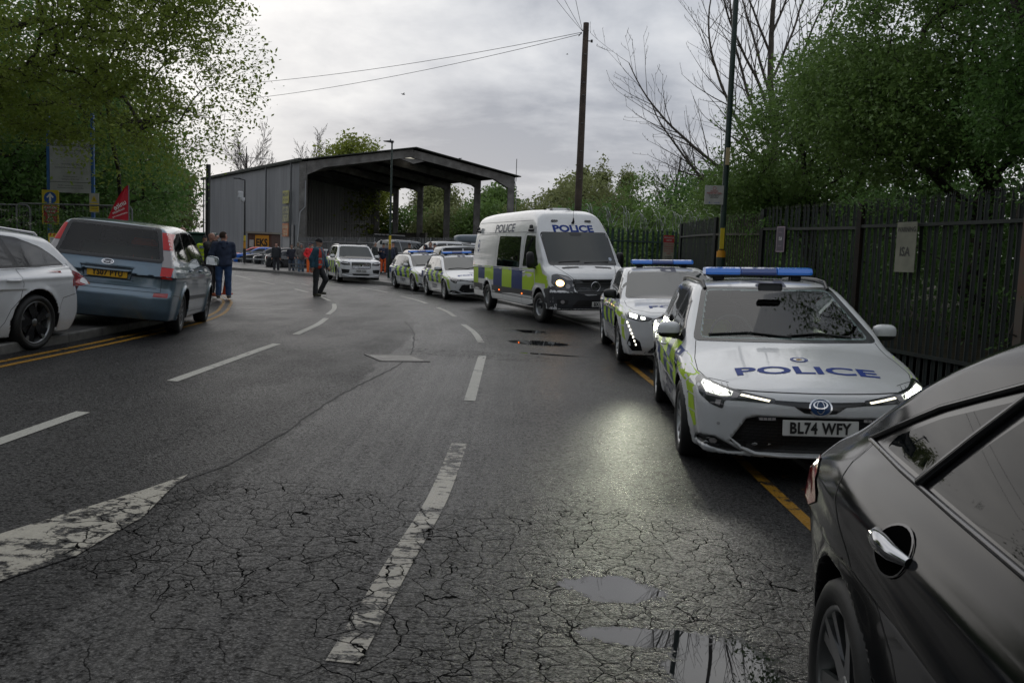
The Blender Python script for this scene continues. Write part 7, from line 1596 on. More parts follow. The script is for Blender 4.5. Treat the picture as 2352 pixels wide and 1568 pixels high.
b = MB(); b.add([(p[0] * 1.0, -.026, p[1] + .25) for p in disc(0, 0, .165, 32)], [tuple(range(32))]); b.build('blue_disc', [BLUS], sgc); b = MB(); b.add([(p[0] * 1.25, -.029, p[1] * 1.2 + .25) for p in arrow], [(0, 1, 2, 8), (2, 3, 4, 5), (2, 5, 6, 8) if False else (8, 2, 5), (5, 6, 7, 8)]); b.build('white_arrow', [WHT], sgc)
b = MB(); b.tube([(0, .03, -2.3), (0, .03, .3)], .045, 10); b.build('post', [M_GALV], sgc)
sg2 = sign_board('warning_sign', 'small white and yellow warning triangle sign on the right blue post', (-12.42, 25.9, 2.60), R(2), .26, .54, [(0, 0, .28, .56, W_), (0, -.135, .26, .25, YELS)], [(None, np.array([(-.09, .03), (.09, .03), (0, .22)]), [(0, 1, 2)], YELS), (None, np.array([(-.012, .06), (.012, .06), (.012, .14), (-.012, .14)]), [(0, 1, 2, 3)], BLKT), ('CCTV', .05, 0, -.09, BLKT), ('in operation', .03, 0, -.17, BLKT)])
sg3 = sign_board('notice_sign', 'white notice with a red and yellow striped edge on the green fence', (-10.30, 19.72, 1.20), R(2), .38, .74, [(0, 0, .38, .86, mat('sign_yellow2', (.55, .42, .03), .5)), (0, -.04, .32, .76, mat('fresh_white', (.50, .50, .50), .5))],
    [('AUTHORISED ACCESS', .022, 0, .30, BLKT), ('SITE', .05, .06, .20, REDT), ('Security', .035, .06, .14, REDT), (None, *ring(-.085, .17, .022, .042), REDT), ('24 HR EMERGENCY', .026, 0, .03, REDT), ('0203 515 350', .055, 0, -.08, BLKT, .7), ('PATROLLED SITE', .025, 0, -.18, REDT)] + [(None, np.array([(x, .375), (x + .035, .375), (x + .06, .425), (x + .025, .425)]), [(0, 1, 2, 3)], REDT) for x in (-.17, -.09, -.01, .07)])
# red flag, folded by its own weight
fl = empty('red_flag', (-8.82, 20, .2), 0, 'red triangular union flag with white lettering above the family car', 'flag'); nu, nv = 22, 26; V = []
def flag_pt(u, v):
    x = -u * (.66 * v ** .75 + .02); z = 2.56 - v * 1.25 + u * (.02) - u * u * .10 * v; y = .035 * math.sin(u * 9 + v * 4) * u; return (x, y, z)
for j in range(nv + 1):
    for i in range(nu + 1): V.append(flag_pt(i / nu, j / nv))
Fq = [(j * (nu + 1) + i, j * (nu + 1) + i + 1, (j + 1) * (nu + 1) + i + 1, (j + 1) * (nu + 1) + i) for j in range(nv) for i in range(nu)]
link_mesh('flag_cloth', np_mesh('flag_cloth', V, [f[::-1] for f in Fq], [mat('flag_red', (.42, .008, .022), .7)], None, True), fl)
t = MB()
for (tx, hh, uc, vc, rot) in (('unite', .11, -.175, 2.12, .55), ('theUNION', .045, -.20, 1.99, .45), ('unitetheunion.org', .035, -.17, 1.90, .35)):
    V2, F2 = tgeo(tx, hh, 0, 0, bold=.02, flipx=True); ca, sa = math.cos(rot), math.sin(rot); P3 = []
    for p in V2: a, c = p[0] * ca - p[1] * sa, p[0] * sa + p[1] * ca; P3.append((uc + a, -.045, vc + c))
    t.add(P3, F2)
t.build('flag_lettering', [WHT], fl); b = MB(); b.tube([(.01, .01, 0), (.01, .01, 2.58)], .014, 8); b.build('flag_pole', [M_GALV], fl)
fl2 = MB(); fl2.add([(-12.1, 25.2, 1.55), (-12.0, 25.2, 2.05), (-11.85, 25.25, 1.9), (-11.7, 25.2, 1.5)], [(0, 1, 2, 3)]); fl2.tube([(-12.0, 25.2, 1.0), (-12.0, 25.2, 2.1)], .01, 6); tag(fl2.build('small_red_flag', [mat('flag_red', (.42, .008, .022), .7)]), 'small red flag low beside the right blue post', 'flag')
# galvanised site fence panels with rounded corners
def mesh_panel(name, label, a, c, z0, h=2.0):
    a = np.array(a); c = np.array(c); L_ = np.linalg.norm(c - a); d = (c - a) / L_; e = empty(name, (a[0], a[1], z0), math.atan2(d[1], d[0]), label, 'fence panel', 'mesh site fence panels')
    b = MB(); r = .14; pts = [(0, 0, 0), (0, 0, h - r)] + [(r - r * math.cos(t), 0, h - r + r * math.sin(t)) for t in (.4, .8, 1.2, 1.57)] + [(L_ - r, 0, h)] + [(L_ - r + r * math.sin(t), 0, h - r + r * math.cos(t)) for t in (.4, .8, 1.2, 1.57)] + [(L_, 0, 0)]
    b.tube(pts, .022, 8); b.tube([(0, 0, .1), (L_, 0, .1)], .015, 6); b.build('frame', [M_GALV], e)
    b = MB(); x = .1
    while x < L_: b.bar((x, 0, .1), (x, 0, h), .004, .004); x += .12
    for z in (.5, 1.0, 1.5, 1.85): b.bar((0, 0, z), (L_, 0, z), .005, .005)
    b.build('wire_infill', [M_GALV], e)
mesh_panel('site_fence_panel', 'round cornered steel mesh panel crossing the caution sign', (-13.4, 23.6), (-10.0, 22.9), .42); mesh_panel('site_fence_panel', 'steel mesh panel farther left behind the green fence', (-17.2, 25.4), (-13.6, 24.6), .42)
for i, (x, y, lb) in enumerate(((-10.05, 19.98, 'clear water bottle with blue cap standing on the green fence rail, left'), (-9.60, 19.98, 'clear water bottle with blue cap nearer the family car roof'))):
    e = empty('water_bottle', (x, y, zl(x, y) + 1.44), 0, lb, 'bottle', 'plastic water bottles'); b = MB(); b.lathe([(0, 0), (0, .04), (.10, .04), (.11, .035), (.12, .04), (.2, .04), (.25, .015), (.27, .014)], 14, 0, 'Z'); b.build('bottle_body', [mat('clear_plastic', (.30, .36, .38), .12)], e); b = MB(); b.lathe([(.265, .018), (.30, .018), (.30, 0)], 12, 0, 'Z'); b.build('bottle_cap', [mat('cap_blue', (.02, .06, .4), .4)], e)
# guard rail, booth, bank, cone
gr = empty('guard_rail', (-24, 66.2, 0), R(-10), 'low pale guard rail at the back left of the yard', 'barrier'); b = MB(); b.bar((0, 0, 1.05), (5.5, 0, 1.05), .05, .14); b.bar((0, 0, .55), (5.5, 0, .55), .05, .10); b.build('rail', [mat('rail_white', (.36, .37, .38), .5)], gr)
for x in (.3, 2.0, 3.8, 5.3): b = MB(); b.box((x, .05, .55), (.08, .08, 1.1)); b.build('post', [M_GALV], gr)
bo = empty('brick_kiosk', (-22.2, 77.5, 0), R(-12), 'low brick kiosk with an orange graffitied panel by the shed wall', 'kiosk')
def brick_material():
    q = NB('red_brown_brick', .85); n = q.N.new('ShaderNodeTexBrick'); n.inputs['Scale'].default_value = 4.5; n.inputs['Color1'].default_value = (.10, .05, .035, 1); n.inputs['Color2'].default_value = (.06, .035, .028, 1); n.inputs['Mortar'].default_value = (.10, .095, .085, 1); q.L.new(q.mapn((1, 1, 1)), n.inputs[0]); q.col(n.outputs[0]); return q.m
MBR = brick_material(); b = MB(); b.box((0, 0, 1.3), (2.3, 1.6, 2.6)); b.build('brick_wall', [MBR], bo); b = MB(); b.box((.0, -.02, 2.68), (2.6, 1.9, .16)); b.build('concrete_cap', [mat('cap_concrete', (.22, .21, .17), .8)], bo)
b = MB(); b.box((.25, -.83, 1.85), (1.3, .05, 1.25)); b.build('orange_panel', [mat('orange_shutter', (.50, .24, .02), .5)], bo); t = MB(); V2, F2 = tgeo('EKS', .6, .25, 1.85, sx=.8, bold=.06); t.add([(p[0], -.858, p[1]) for p in V2], F2); t.build('graffiti', [BLKT], bo); b = MB(); b.box((-.75, -.83, 1.75), (.4, .04, .6)); b.build('notice', [mat('sign_white', (.42, .42, .40))], bo)
V = []; xs = np.linspace(-60, -13, 30); ys = np.linspace(64.5, 84, 14)
grid_sheet('grass_bank', xs, ys, lambda x, y: -.05 + .95 * min(1, max(0, (y - 77 - max(0, (x + 25) * .5)) / 3)) * min(1, max(0, (-17 - x) / 6)), soil_material('bank_grass', (.03, .06, .012), (.06, .10, .022), 2, .9, .8))
cn = empty('traffic_cone', (-8.12, 24.7, gz(-7.9, 24.4) + .115), 0, 'worn orange traffic cone on the kerb behind the man in jeans', 'traffic cone')
b = MB(); b.box((0, 0, .02), (.28, .28, .04), 0, bev=.015); b.lathe([(.04, .12), (.25, .085), (.45, .058), (.68, .025), (.70, .0)], 16, 0, 'Z'); b.build('cone_body', [mat('cone_orange', (.62, .08, .015), .5)], cn); b = MB(); b.lathe([(.25, .088), (.45, .061)], 16, 0, 'Z'); b.build('reflective_sleeve', [mat('sleeve_grey', (.20, .12, .11), .5)], cn)
kb_ = empty('kerb_barrier', (-11.6, 49.9, .2), R(0), 'dark cycle rack bars at the feet of the onlookers', 'rack'); b = MB()
for z in (.18, .36): b.bar((-1.3, 0, z), (1.6, -.3, z), .05, .06)
for x in (-1.2, 1.5): b.box((x, -.15, .2), (.08, .08, .4))
b.build('bars', [mat('rack_grey', (.12, .12, .12), .6)], kb_)
gb = empty('green_container', (-16.4, 45.5, .1), R(8), 'dark green container roof seen behind the men on the kerb', 'container'); b = MB(); b.box((0, 0, .95), (1.5, 1.2, 1.9), 0, bev=.05); b.build('container_body', [mat('container_green', (.012, .045, .03), .6)], gb); b = MB(); b.box((0, 0, 1.96), (1.6, 1.3, .1), 0, bev=.03); b.build('container_lid', [mat('container_lid', (.02, .07, .05), .4)], gb)
# birds
def bird(name, label, loc, s, m, fly=True, rz=0):
    e = empty(name, loc, rz, label, 'bird'); P, Q, Nn = nets(lambda x, y, z: np.minimum(np.sqrt((x / .5) ** 2 + (y / .18) ** 2 + (z / .16) ** 2) - 1, np.sqrt(((x - .48) / .16) ** 2 + (y / .12) ** 2 + ((z - .08) / .12) ** 2) - 1) * .15, (-.6, -.3, -.3), (.75, .3, .3), .05)
    link_mesh('bird_body', np_mesh('bird_body', P * s, Q, m, None, True, Nn), e); b = MB()
    if fly:
        for sd in (-1, 1): b.add([(.2 * s, sd * .1 * s, .05 * s), (-.2 * s, sd * .1 * s, .05 * s), (-.25 * s, sd * .75 * s, .35 * s), (.05 * s, sd * .8 * s, .38 * s), (-.15 * s, sd * 1.3 * s, .2 * s)], [(0, 1, 2, 3), (3, 2, 4)])
    b.add([(-.4 * s, -.08 * s, 0), (-.4 * s, .08 * s, 0), (-.8 * s, .13 * s, .02 * s), (-.8 * s, -.13 * s, .02 * s)], [(0, 1, 2, 3)]); b.build('wings_and_tail' if fly else 'tail', [m], e)
DK = mat('dark_feathers', (.02, .02, .022), .8); WF = mat('white_feathers', (.6, .6, .6), .7)
bird('flying_bird', 'small dark bird flying left of centre above the shed', (-7.9, 60, 12.0), .22, DK, rz=.6); bird('flying_bird', 'tiny dark bird flying just below the telephone cables', (3.0, 60, 15.0), .12, DK, rz=.3)
bird('perched_gull', 'small dark bird perched on the right slope of the shed roof', (-5.9, 89.6, 11.05), .3, DK, False, .4); bird('flying_gull', 'white gull gliding low through the open shed side', (.95, 58, 4.6), .22, WF, rz=1.1)
# ---------------------------------------------------------------- people: one implicit figure, clothes as shells over it
def rcone(x, y, z, a, b, r1, r2):
    a = np.asarray(a, float); b = np.asarray(b, float); d = b - a; L2 = (d * d).sum() + 1e-9
    t = np.clip(((x - a[0]) * d[0] + (y - a[1]) * d[1] + (z - a[2]) * d[2]) / L2, 0, 1)
    return np.sqrt((x - a[0] - t * d[0]) ** 2 + (y - a[1] - t * d[1]) ** 2 + (z - a[2] - t * d[2]) ** 2) - (r1 + (r2 - r1) * t)
def ellip(x, y, z, c, r):
    q = np.sqrt(((x - c[0]) / r[0]) ** 2 + ((y - c[1]) / r[1]) ** 2 + ((z - c[2]) / r[2]) ** 2); return (q - 1) * min(r)
SKIN = mat('skin', (.36, .21, .155), .5); SKIN2 = mat('skin_ruddy', (.42, .22, .165), .45); SKIND = mat('skin_dark', (.12, .07, .045), .5)
def cloth(name, c, rough=.8, var=.3): return mat('cloth_' + name, tuple(min(.9, v * 1.5 + .006) for v in c), rough, var=var, vscale=9, bump=.25, bscale=30)
def person(label, pos, face, h=1.76, build=1.0, top=('jacket', (.02, .02, .025)), legs=(.02, .02, .022), shoes=(.03, .03, .03), head=('beanie', (.01, .01, .012)), skin=None, arms=('down', 'down'), stride=(0, 0), fine=False,
           hood=None, jacket_len=.84, puff=.028, turn=0.0, extras=None, group=None, knee=(0, 0), lean=0.0):
    """face: rotation about z, local figure looks along -y"""
    sk = skin or SKIN; k = h / 1.78; B = build; e = empty('person', pos, face, label, 'person', group)
    T = lambda p: (p[0] * B if abs(p[0]) < .3 else p[0], p[1], p[2])
    sh = [(-.185 * B, lean * .5, 1.435), (.185 * B, lean * .5, 1.435)]; ARM = {'down': ((.06, .02, -.29), (.01, -.05, -.25)), 'front': ((.05, .03, -.28), (-.20, -.20, .02)), 'pocket': ((.11, .05, -.27), (-.07, -.13, -.16)),
        'cross': ((.04, -.05, -.26), (-.30, -.14, .06)), 'head': ((.10, -.20, -.10), (-.14, -.06, .27)), 'swing': ((.05, .12, -.26), (0, -.02, -.25)), 'fwd': ((.05, -.10, -.27), (0, -.12, -.23)), 'hold': ((.04, -.03, -.28), (-.08, -.24, .08))}
    J = {}
    for i, sd in enumerate((-1, 1)):
        u, f = ARM[arms[i]]; el = np.array(sh[i]) + np.array((u[0] * sd, u[1], u[2])); wr = el + np.array((f[0] * sd, f[1], f[2])); J['e%d' % i] = el; J['w%d' % i] = wr
        st = stride[i]; hp = np.array((.095 * sd * B, 0, .92)); kn = np.array((.105 * sd * B, -st * .5 - knee[i] * .16, .50 + abs(st) * .03 + knee[i] * .02)); an = np.array((.115 * sd * B, -st + knee[i] * .10, .085 + knee[i] * .05)); J['h%d' % i] = hp; J['k%d' % i] = kn; J['a%d' % i] = an; J['t%d' % i] = an + np.array((.02 * sd, -.165, -.045))
    ct, st_ = math.cos(turn), math.sin(turn); hc = np.array((0, lean - .015, 1.655))
    def headf(x, y, z):
        X, Y, Z = x - hc[0], y - hc[1], z - hc[2]; X, Y = X * ct + Y * st_, -X * st_ + Y * ct
        f = ellip(X, Y, Z, (0, .012, .03), (.074, .094, .098)); f = smin(f, ellip(X, Y, Z, (0, -.022, -.045), (.058, .066, .075)), .03)
        f = smin(f, rcone(X, Y, Z, (0, -.085, .015), (0, -.108, -.022), .010, .014), .012)
        for sd in (-1, 1): f = np.minimum(f, ellip(X, Y, Z, (.076 * sd, .005, -.005), (.012, .022, .032))); f = smax(f, -ellip(X, Y, Z, (.030 * sd, -.094, .018), (.018, .014, .011)), .008)
        f = smax(f, -ellip(X, Y, Z, (0, -.098, -.062), (.024, .008, .004)), .004); return f
    def neckf(x, y, z): return rcone(x, y, z, (0, lean * .7 + .01, 1.44), (0, lean + .0, 1.60), .062, .056)
    def armf(x, y, z, g=0.0, to=1.0):
        f = None
        for i in (0, 1):
            a = np.array(sh[i]); el = J['e%d' % i]; wr = el + (J['w%d' % i] - el) * to; q = smin(rcone(x, y, z, a, el, .058 * B + g, .044 * B + g), rcone(x, y, z, el, wr, .044 * B + g, .032 + g * .8), .03); f = q if f is None else np.minimum(f, q)
        return f
    def torso(x, y, z, g=0.0):
        y = y - lean * np.clip((z - .9) / .6, 0, 1) * .7
        f = ellip(x, y, z, (0, 0, 1.27), (.175 * B + g, .115 * B + g, .27)); f = smin(f, ellip(x, y, z, (0, -.01 * B, 1.04), (.155 * B + g, .115 * B + g + (B - 1) * .1, .20)), .08)
        f = smin(f, ellip(x, y, z, (0, .01, .93), (.165 * B + g, .12 * B + g, .14)), .06); return smin(f, rcone(x, y, z, (-.14 * B, 0, 1.42), (.14 * B, 0, 1.42), .055 + g, .055 + g), .05)
    def legf(x, y, z, g=0.0, fl=0.0):
        f = None
        for i in (0, 1):
            q = smin(rcone(x, y, z, J['h%d' % i], J['k%d' % i], .088 * B + g, .058 * B + g), rcone(x, y, z, J['k%d' % i], J['a%d' % i], .057 * B + g, .040 + g + fl), .03); f = q if f is None else smin(f, q, .012)
        return f
    fold = lambda x, y, z, a: a * (np.sin(z * 38 + x * 14 + 3 * np.sin(y * 11)) * .5 + np.sin(z * 17 - x * 31 + y * 23) * .5)
    def hands(x, y, z):
        f = None
        for i, sd in enumerate((-1, 1)):
            w_ = J['w%d' % i]; el = J['e%d' % i]; d = (w_ - el) / np.linalg.norm(w_ - el); up = np.array((0, 1., 0)) if abs(d[1]) < .8 else np.array((0, 0, 1.)); s_ = np.cross(d, up); s_ /= np.linalg.norm(s_); n_ = np.cross(s_, d)
            if abs(d[2]) > .7: s_, n_ = n_, s_
            q = rcone(x, y, z, w_, w_ + d * .075, .030, .036)
            if fine:
                for j, (o, ln_) in enumerate(((-.030, .062), (-.010, .074), (.010, .070), (.029, .054))):
                    p0 = w_ + d * .085 + s_ * o; p1 = p0 + d * ln_ * .55 + n_ * .010 * sd; p2 = p1 + d * ln_ * .40 + n_ * .026 * sd; q = smin(q, np.minimum(rcone(x, y, z, p0, p1, .0105, .0095), rcone(x, y, z, p1, p2, .0095, .0085)), .004)
                t0 = w_ + d * .03 - s_ * .030; t1 = t0 + d * .030 - s_ * .028; q = smin(q, np.minimum(rcone(x, y, z, t0, t1, .013, .011), rcone(x, y, z, t1, t1 + d * .028 - s_ * .006, .011, .009)), .006)
            else: q = smin(q, rcone(x, y, z, w_ + d * .07, w_ + d * .14, .034, .02), .01)
            f = q if f is None else np.minimum(f, q)
        return f
    def sc(Fn): return lambda x, y, z: Fn(x / k, y / k, z / k) * k
    def body(x, y, z): f = smin(headf(x, y, z), neckf(x, y, z), .03); f = smin(f, torso(x, y, z, -.01), .04); f = smin(f, armf(x, y, z, -.004), .03); f = smin(f, hands(x, y, z), .012); return smin(f, legf(x, y, z, -.006), .04)
    R_ = .012 if fine else .03; ymn = min(J['w0'][1], J['w1'][1], J['t0'][1], J['t1'][1], -.2) - .12; ymx = max(J['w0'][1], J['w1'][1], J['a0'][1], J['a1'][1], .2) + .12; xm = max(abs(J['w0'][0]), abs(J['w1'][0]), .28 * B) + .2
    def mesh(nm, Fn, lo, hi, m, r=R_, parent=e):
        P, Q, Nn = nets(sc(Fn), np.array(lo) * k, np.array(hi) * k, r, 2)
        if len(Q) == 0: return None
        return link_mesh(nm, np_mesh(nm, P, Q, m, None, True, Nn), parent)
    mesh('body', body, (-xm, ymn, 0), (xm, ymx, 1.8), [sk], r=.0105 if fine else .03)
    tn, tc = top[0], top[1]; puf = puff
    jk = lambda x, y, z: smax(smax(smin(torso(x, y, z, puf), armf(x, y, z, puf * .85, .96), .03) + fold(x, y, z, .004), jacket_len - z, .02), -(neckf(x, y, z) - .012), .01)
    mesh(tn, jk, (-xm, ymn, jacket_len - .05), (xm, ymx, 1.58), [cloth('%s_%.3f_%.3f_%.3f' % (tn, *tc), tc)])
    if hood is not None:
        up_, hcol = hood; hm = cloth('hood_%.3f_%.3f_%.3f' % hcol, hcol)
        if up_: mesh('hood', lambda x, y, z: smax(smin(headf(x, y, z) - .030, rcone(x, y, z, (0, .02, 1.46), (0, .02, 1.56), .095, .085), .05), -ellip(x * ct + y * st_, -x * st_ + y * ct, z, (0, -.13, 1.65), (.07, .10, .10)), .015), (-.25, -.2, 1.38), (.25, .25, 1.85), [hm])
        else: mesh('hood', lambda x, y, z: np.minimum(rcone(x, y, z, (-.09, .07, 1.485), (.09, .07, 1.485), .055, .055), rcone(x, y, z, (0, .09, 1.48), (0, .13, 1.38), .075, .055)), (-.2, -.05, 1.3), (.2, .22, 1.57), [hm])
    mesh('trousers', lambda x, y, z: smax(smin(legf(x, y, z, .016 * B, .018), torso(x, y, z, .008), .03) + fold(x, y, z, .004), np.maximum(z - 1.02, .085 - z), .01), (-.35, ymn, .05), (.35, ymx, 1.05), [cloth('tr_%.3f_%.3f_%.3f' % legs, legs)])
    for i in (0, 1):
        a, t = J['a%d' % i], J['t%d' % i]; zt = a[2] - .085
        mesh('shoe', lambda x, y, z: smax(np.minimum(rcone(x, y, z, a + np.array((0, .03, -.03)), t, .050, .042), rcone(x, y, z, a, a + np.array((0, .01, -.05)), .050, .05)), np.maximum((zt + .004) - z, z - a[2] - .03), .008), t - np.array((.14, .12, .1)), a + np.array((.14, .2, .12)), [mat('shoe_%.2f_%.2f_%.2f' % shoes, shoes, .5)])
    hk, hcol = head; HM = lambda nm: mat(nm + '_%.2f_%.2f_%.2f' % hcol, hcol, .9, bump=.5, bscale=80)
    loc = lambda x, y, z: ((x - hc[0]) * ct + (y - hc[1]) * st_, -(x - hc[0]) * st_ + (y - hc[1]) * ct, z - hc[2])
    if hk == 'beanie': mesh('knitted_hat', lambda x, y, z: smax(headf(x, y, z) - .016, (.035 - loc(x, y, z)[2]) + .2 * loc(x, y, z)[1], .006), (-.15, -.18, 1.6), (.15, .18, 1.83), [HM('hat')])
    elif hk == 'cap': mesh('cap', lambda x, y, z: np.minimum(smax(headf(x, y, z) - .012, .05 - loc(x, y, z)[2], .005), ellip(*loc(x, y, z), (0, -.11, .055), (.07, .07, .010))), (-.2, -.25, 1.6), (.2, .2, 1.83), [HM('cap')])
    elif hk == 'short': mesh('hair', lambda x, y, z: smax(headf(x, y, z) - .010 - .003 * np.sin(x * 160) * np.sin(y * 140 + z * 90), np.minimum(.075 - loc(x, y, z)[2], smax(-loc(x, y, z)[1] - .0, -.045 - loc(x, y, z)[2], .01) if False else np.maximum(-(loc(x, y, z)[1] + .015), -.035 - loc(x, y, z)[2])), .008), (-.15, -.18, 1.55), (.15, .18, 1.83), [HM('hair')])
    elif hk == 'stubble': mesh('cropped_hair', lambda x, y, z: smax(headf(x, y, z) - .003, np.maximum(-(loc(x, y, z)[1] - .0), np.abs(loc(x, y, z)[2] + .0) - .035), .01), (-.15, -.18, 1.55), (.15, .18, 1.83), [HM('hair')])
    if fine:
        b = MB()
        for sd in (-1, 1):
            p = np.array((.030 * sd, -.086, .018)); q = (p[0] * ct - p[1] * st_ + hc[0], p[0] * st_ + p[1] * ct + hc[1], p[2] + hc[2]); b.lathe([(-.008, 0), (-.006, .006), (0, .009), (.006, .006), (.008, 0)], 8, 0, 'Z', tuple(np.array(q) * k))
        b.build('eyes', [mat('eye_dark', (.03, .025, .02), .2)], e)
    if extras: extras(e, mesh, dict(torso=torso, armf=armf, J=J, k=k, puf=puf, legf=legf, head=headf, hc=hc))
    return e
PV = lambda x, y: gz(x, y) + .115
def vest_open(e, mesh, c):
    """open orange safety vest seen from the side: straps over the shoulders and panels at the flanks"""
    f = lambda x, y, z: smax(smax(c['torso'](x, y, z, c['puf'] + .012), .80 - z, .01), -np.minimum(c['torso'](x, y, z, c['puf'] + .002), 1e3), .003)
    strap = lambda x, y, z: np.maximum(f(x, y, z), np.maximum(np.abs(np.abs(x) - .15) - .055, -1))
    mesh('safety_vest', lambda x, y, z: np.maximum(strap(x, y, z), z - 1.50), (-.4, -.3, .75), (.4, .3, 1.55), [mat('vest_orange', (.62, .06, .03), .6)])
    mesh('reflective_band', lambda x, y, z: np.maximum(np.maximum(strap(x, y, z) - .004, np.abs(np.abs(z - 1.08) - .09) - .028), -1), (-.4, -.3, .9), (.4, .3, 1.25), [mat('reflective_grey', (.22, .22, .22), .4)])
person('man in a dark teal jacket, orange vest and black beanie striding across the road', (-6.22, 27.65, 0), R(83), 1.80, 1.12, ('jacket', (.012, .045, .07)), (.012, .012, .014), (.05, .045, .03), ('beanie', (.008, .008, .009)), SKIN, ('swing', 'fwd'), (-.02, .14), True, knee=(0, 1.0), jacket_len=.80, puff=.04, extras=vest_open, lean=-.02)
person('heavy man in a hooded navy jacket and blue jeans seen from behind on the kerb', (-7.93, 23.85, PV(-7.9, 23.8) - .06), R(196), 1.80, 1.13, ('jacket', (.012, .020, .045)), (.018, .045, .115), (.10, .09, .075), ('short', (.035, .020, .012)), SKIN2, ('cross', 'pocket'), (.06, -.02), True, hood=(False, (.014, .024, .052)), jacket_len=.86, puff=.036, turn=R(-62))
def bag(e, mesh, c): pass
person('bald man in a black coat holding his hands up to his face on the kerb', (-8.50, 24.55, PV(-8.4, 24.6) - .05), R(75), 1.76, 1.15, ('coat', (.010, .010, .012)), (.012, .012, .013), (.45, .12, .05), ('none', (.1, .1, .1)), SKIN2, ('head', 'head'), (.05, -.08), True, hood=(False, (.008, .008, .010)), jacket_len=.70, puff=.05, turn=R(15))
def hivis(e, mesh, c):
    mesh('high_visibility_jacket', lambda x, y, z: smax(smax(smin(c['torso'](x, y, z, c['puf'] + .012), c['armf'](x, y, z, c['puf'] + .006, .9), .02), .84 - z, .02), z - 1.49, .01), (-.5, -.4, .8), (.5, .4, 1.55), [mat('vest_yellow', (.50, .68, .01), .6)])
    mesh('reflective_band', lambda x, y, z: np.maximum(smin(c['torso'](x, y, z, c['puf'] + .018), c['armf'](x, y, z, c['puf'] + .012, .9), .02), np.minimum(np.abs(z - 1.06) - .028, np.abs(z - 1.20) - .022)), (-.5, -.4, .9), (.5, .4, 1.3), [mat('reflective_grey', (.22, .22, .22), .4)])
    V, Fc = tgeo('POLICE', .055, 0, 0, bold=.03); b = MB(); b.box((0, .175 * c['k'], 1.36), (.26, .01, .085)); b.build('name_panel', [mat('panel_blue', (.02, .06, .22), .5)], e); t = MB(); t.add([(-p[0], .182 * c['k'], p[1] + 1.36) for p in V], Fc); t.build('police_lettering', [WHT], e)
person('police officer in a fluorescent yellow jacket standing beyond the family car', (-10.62, 30.0, .05), R(183), 1.74, 1.05, ('jacket', (.40, .55, .01)), (.01, .01, .012), (.02, .02, .02), ('cap', (.01, .01, .012)), SKIN, ('down', 'down'), extras=hivis)
person('bald man whose head shows over the family car roof', (-8.42, 22.2, PV(-8.4, 22.2)), R(40), 1.80, 1.1, ('coat', (.012, .012, .015)), (.015, .015, .018), head=('stubble', (.12, .09, .07)), skin=SKIN2, turn=R(20))
person('dark haired man talking beside the bald man over the car roof', (-9.78, 26.0, PV(-9, 25)), R(-30), 1.70, 1.0, ('jacket', (.012, .025, .022)), (.02, .02, .025), head=('short', (.01, .008, .006)), skin=SKIN)
person('man in dark clothing partly hidden behind the roof of the family car', (-9.15, 22.9, PV(-9, 23)), R(20), 1.76, 1.05, ('coat', (.01, .012, .013)), (.015, .015, .018), head=('short', (.012, .010, .008)), skin=SKIN)
person('person in a grey flat cap just showing above the family car roof', (-8.62, 21.2, PV(-8.6, 21.2)), R(60), 1.74, 1.05, ('coat', (.03, .03, .032)), (.02, .02, .02), head=('cap', (.07, .07, .075)), skin=SKIN)
ON = 'onlookers standing at the yard entrance'
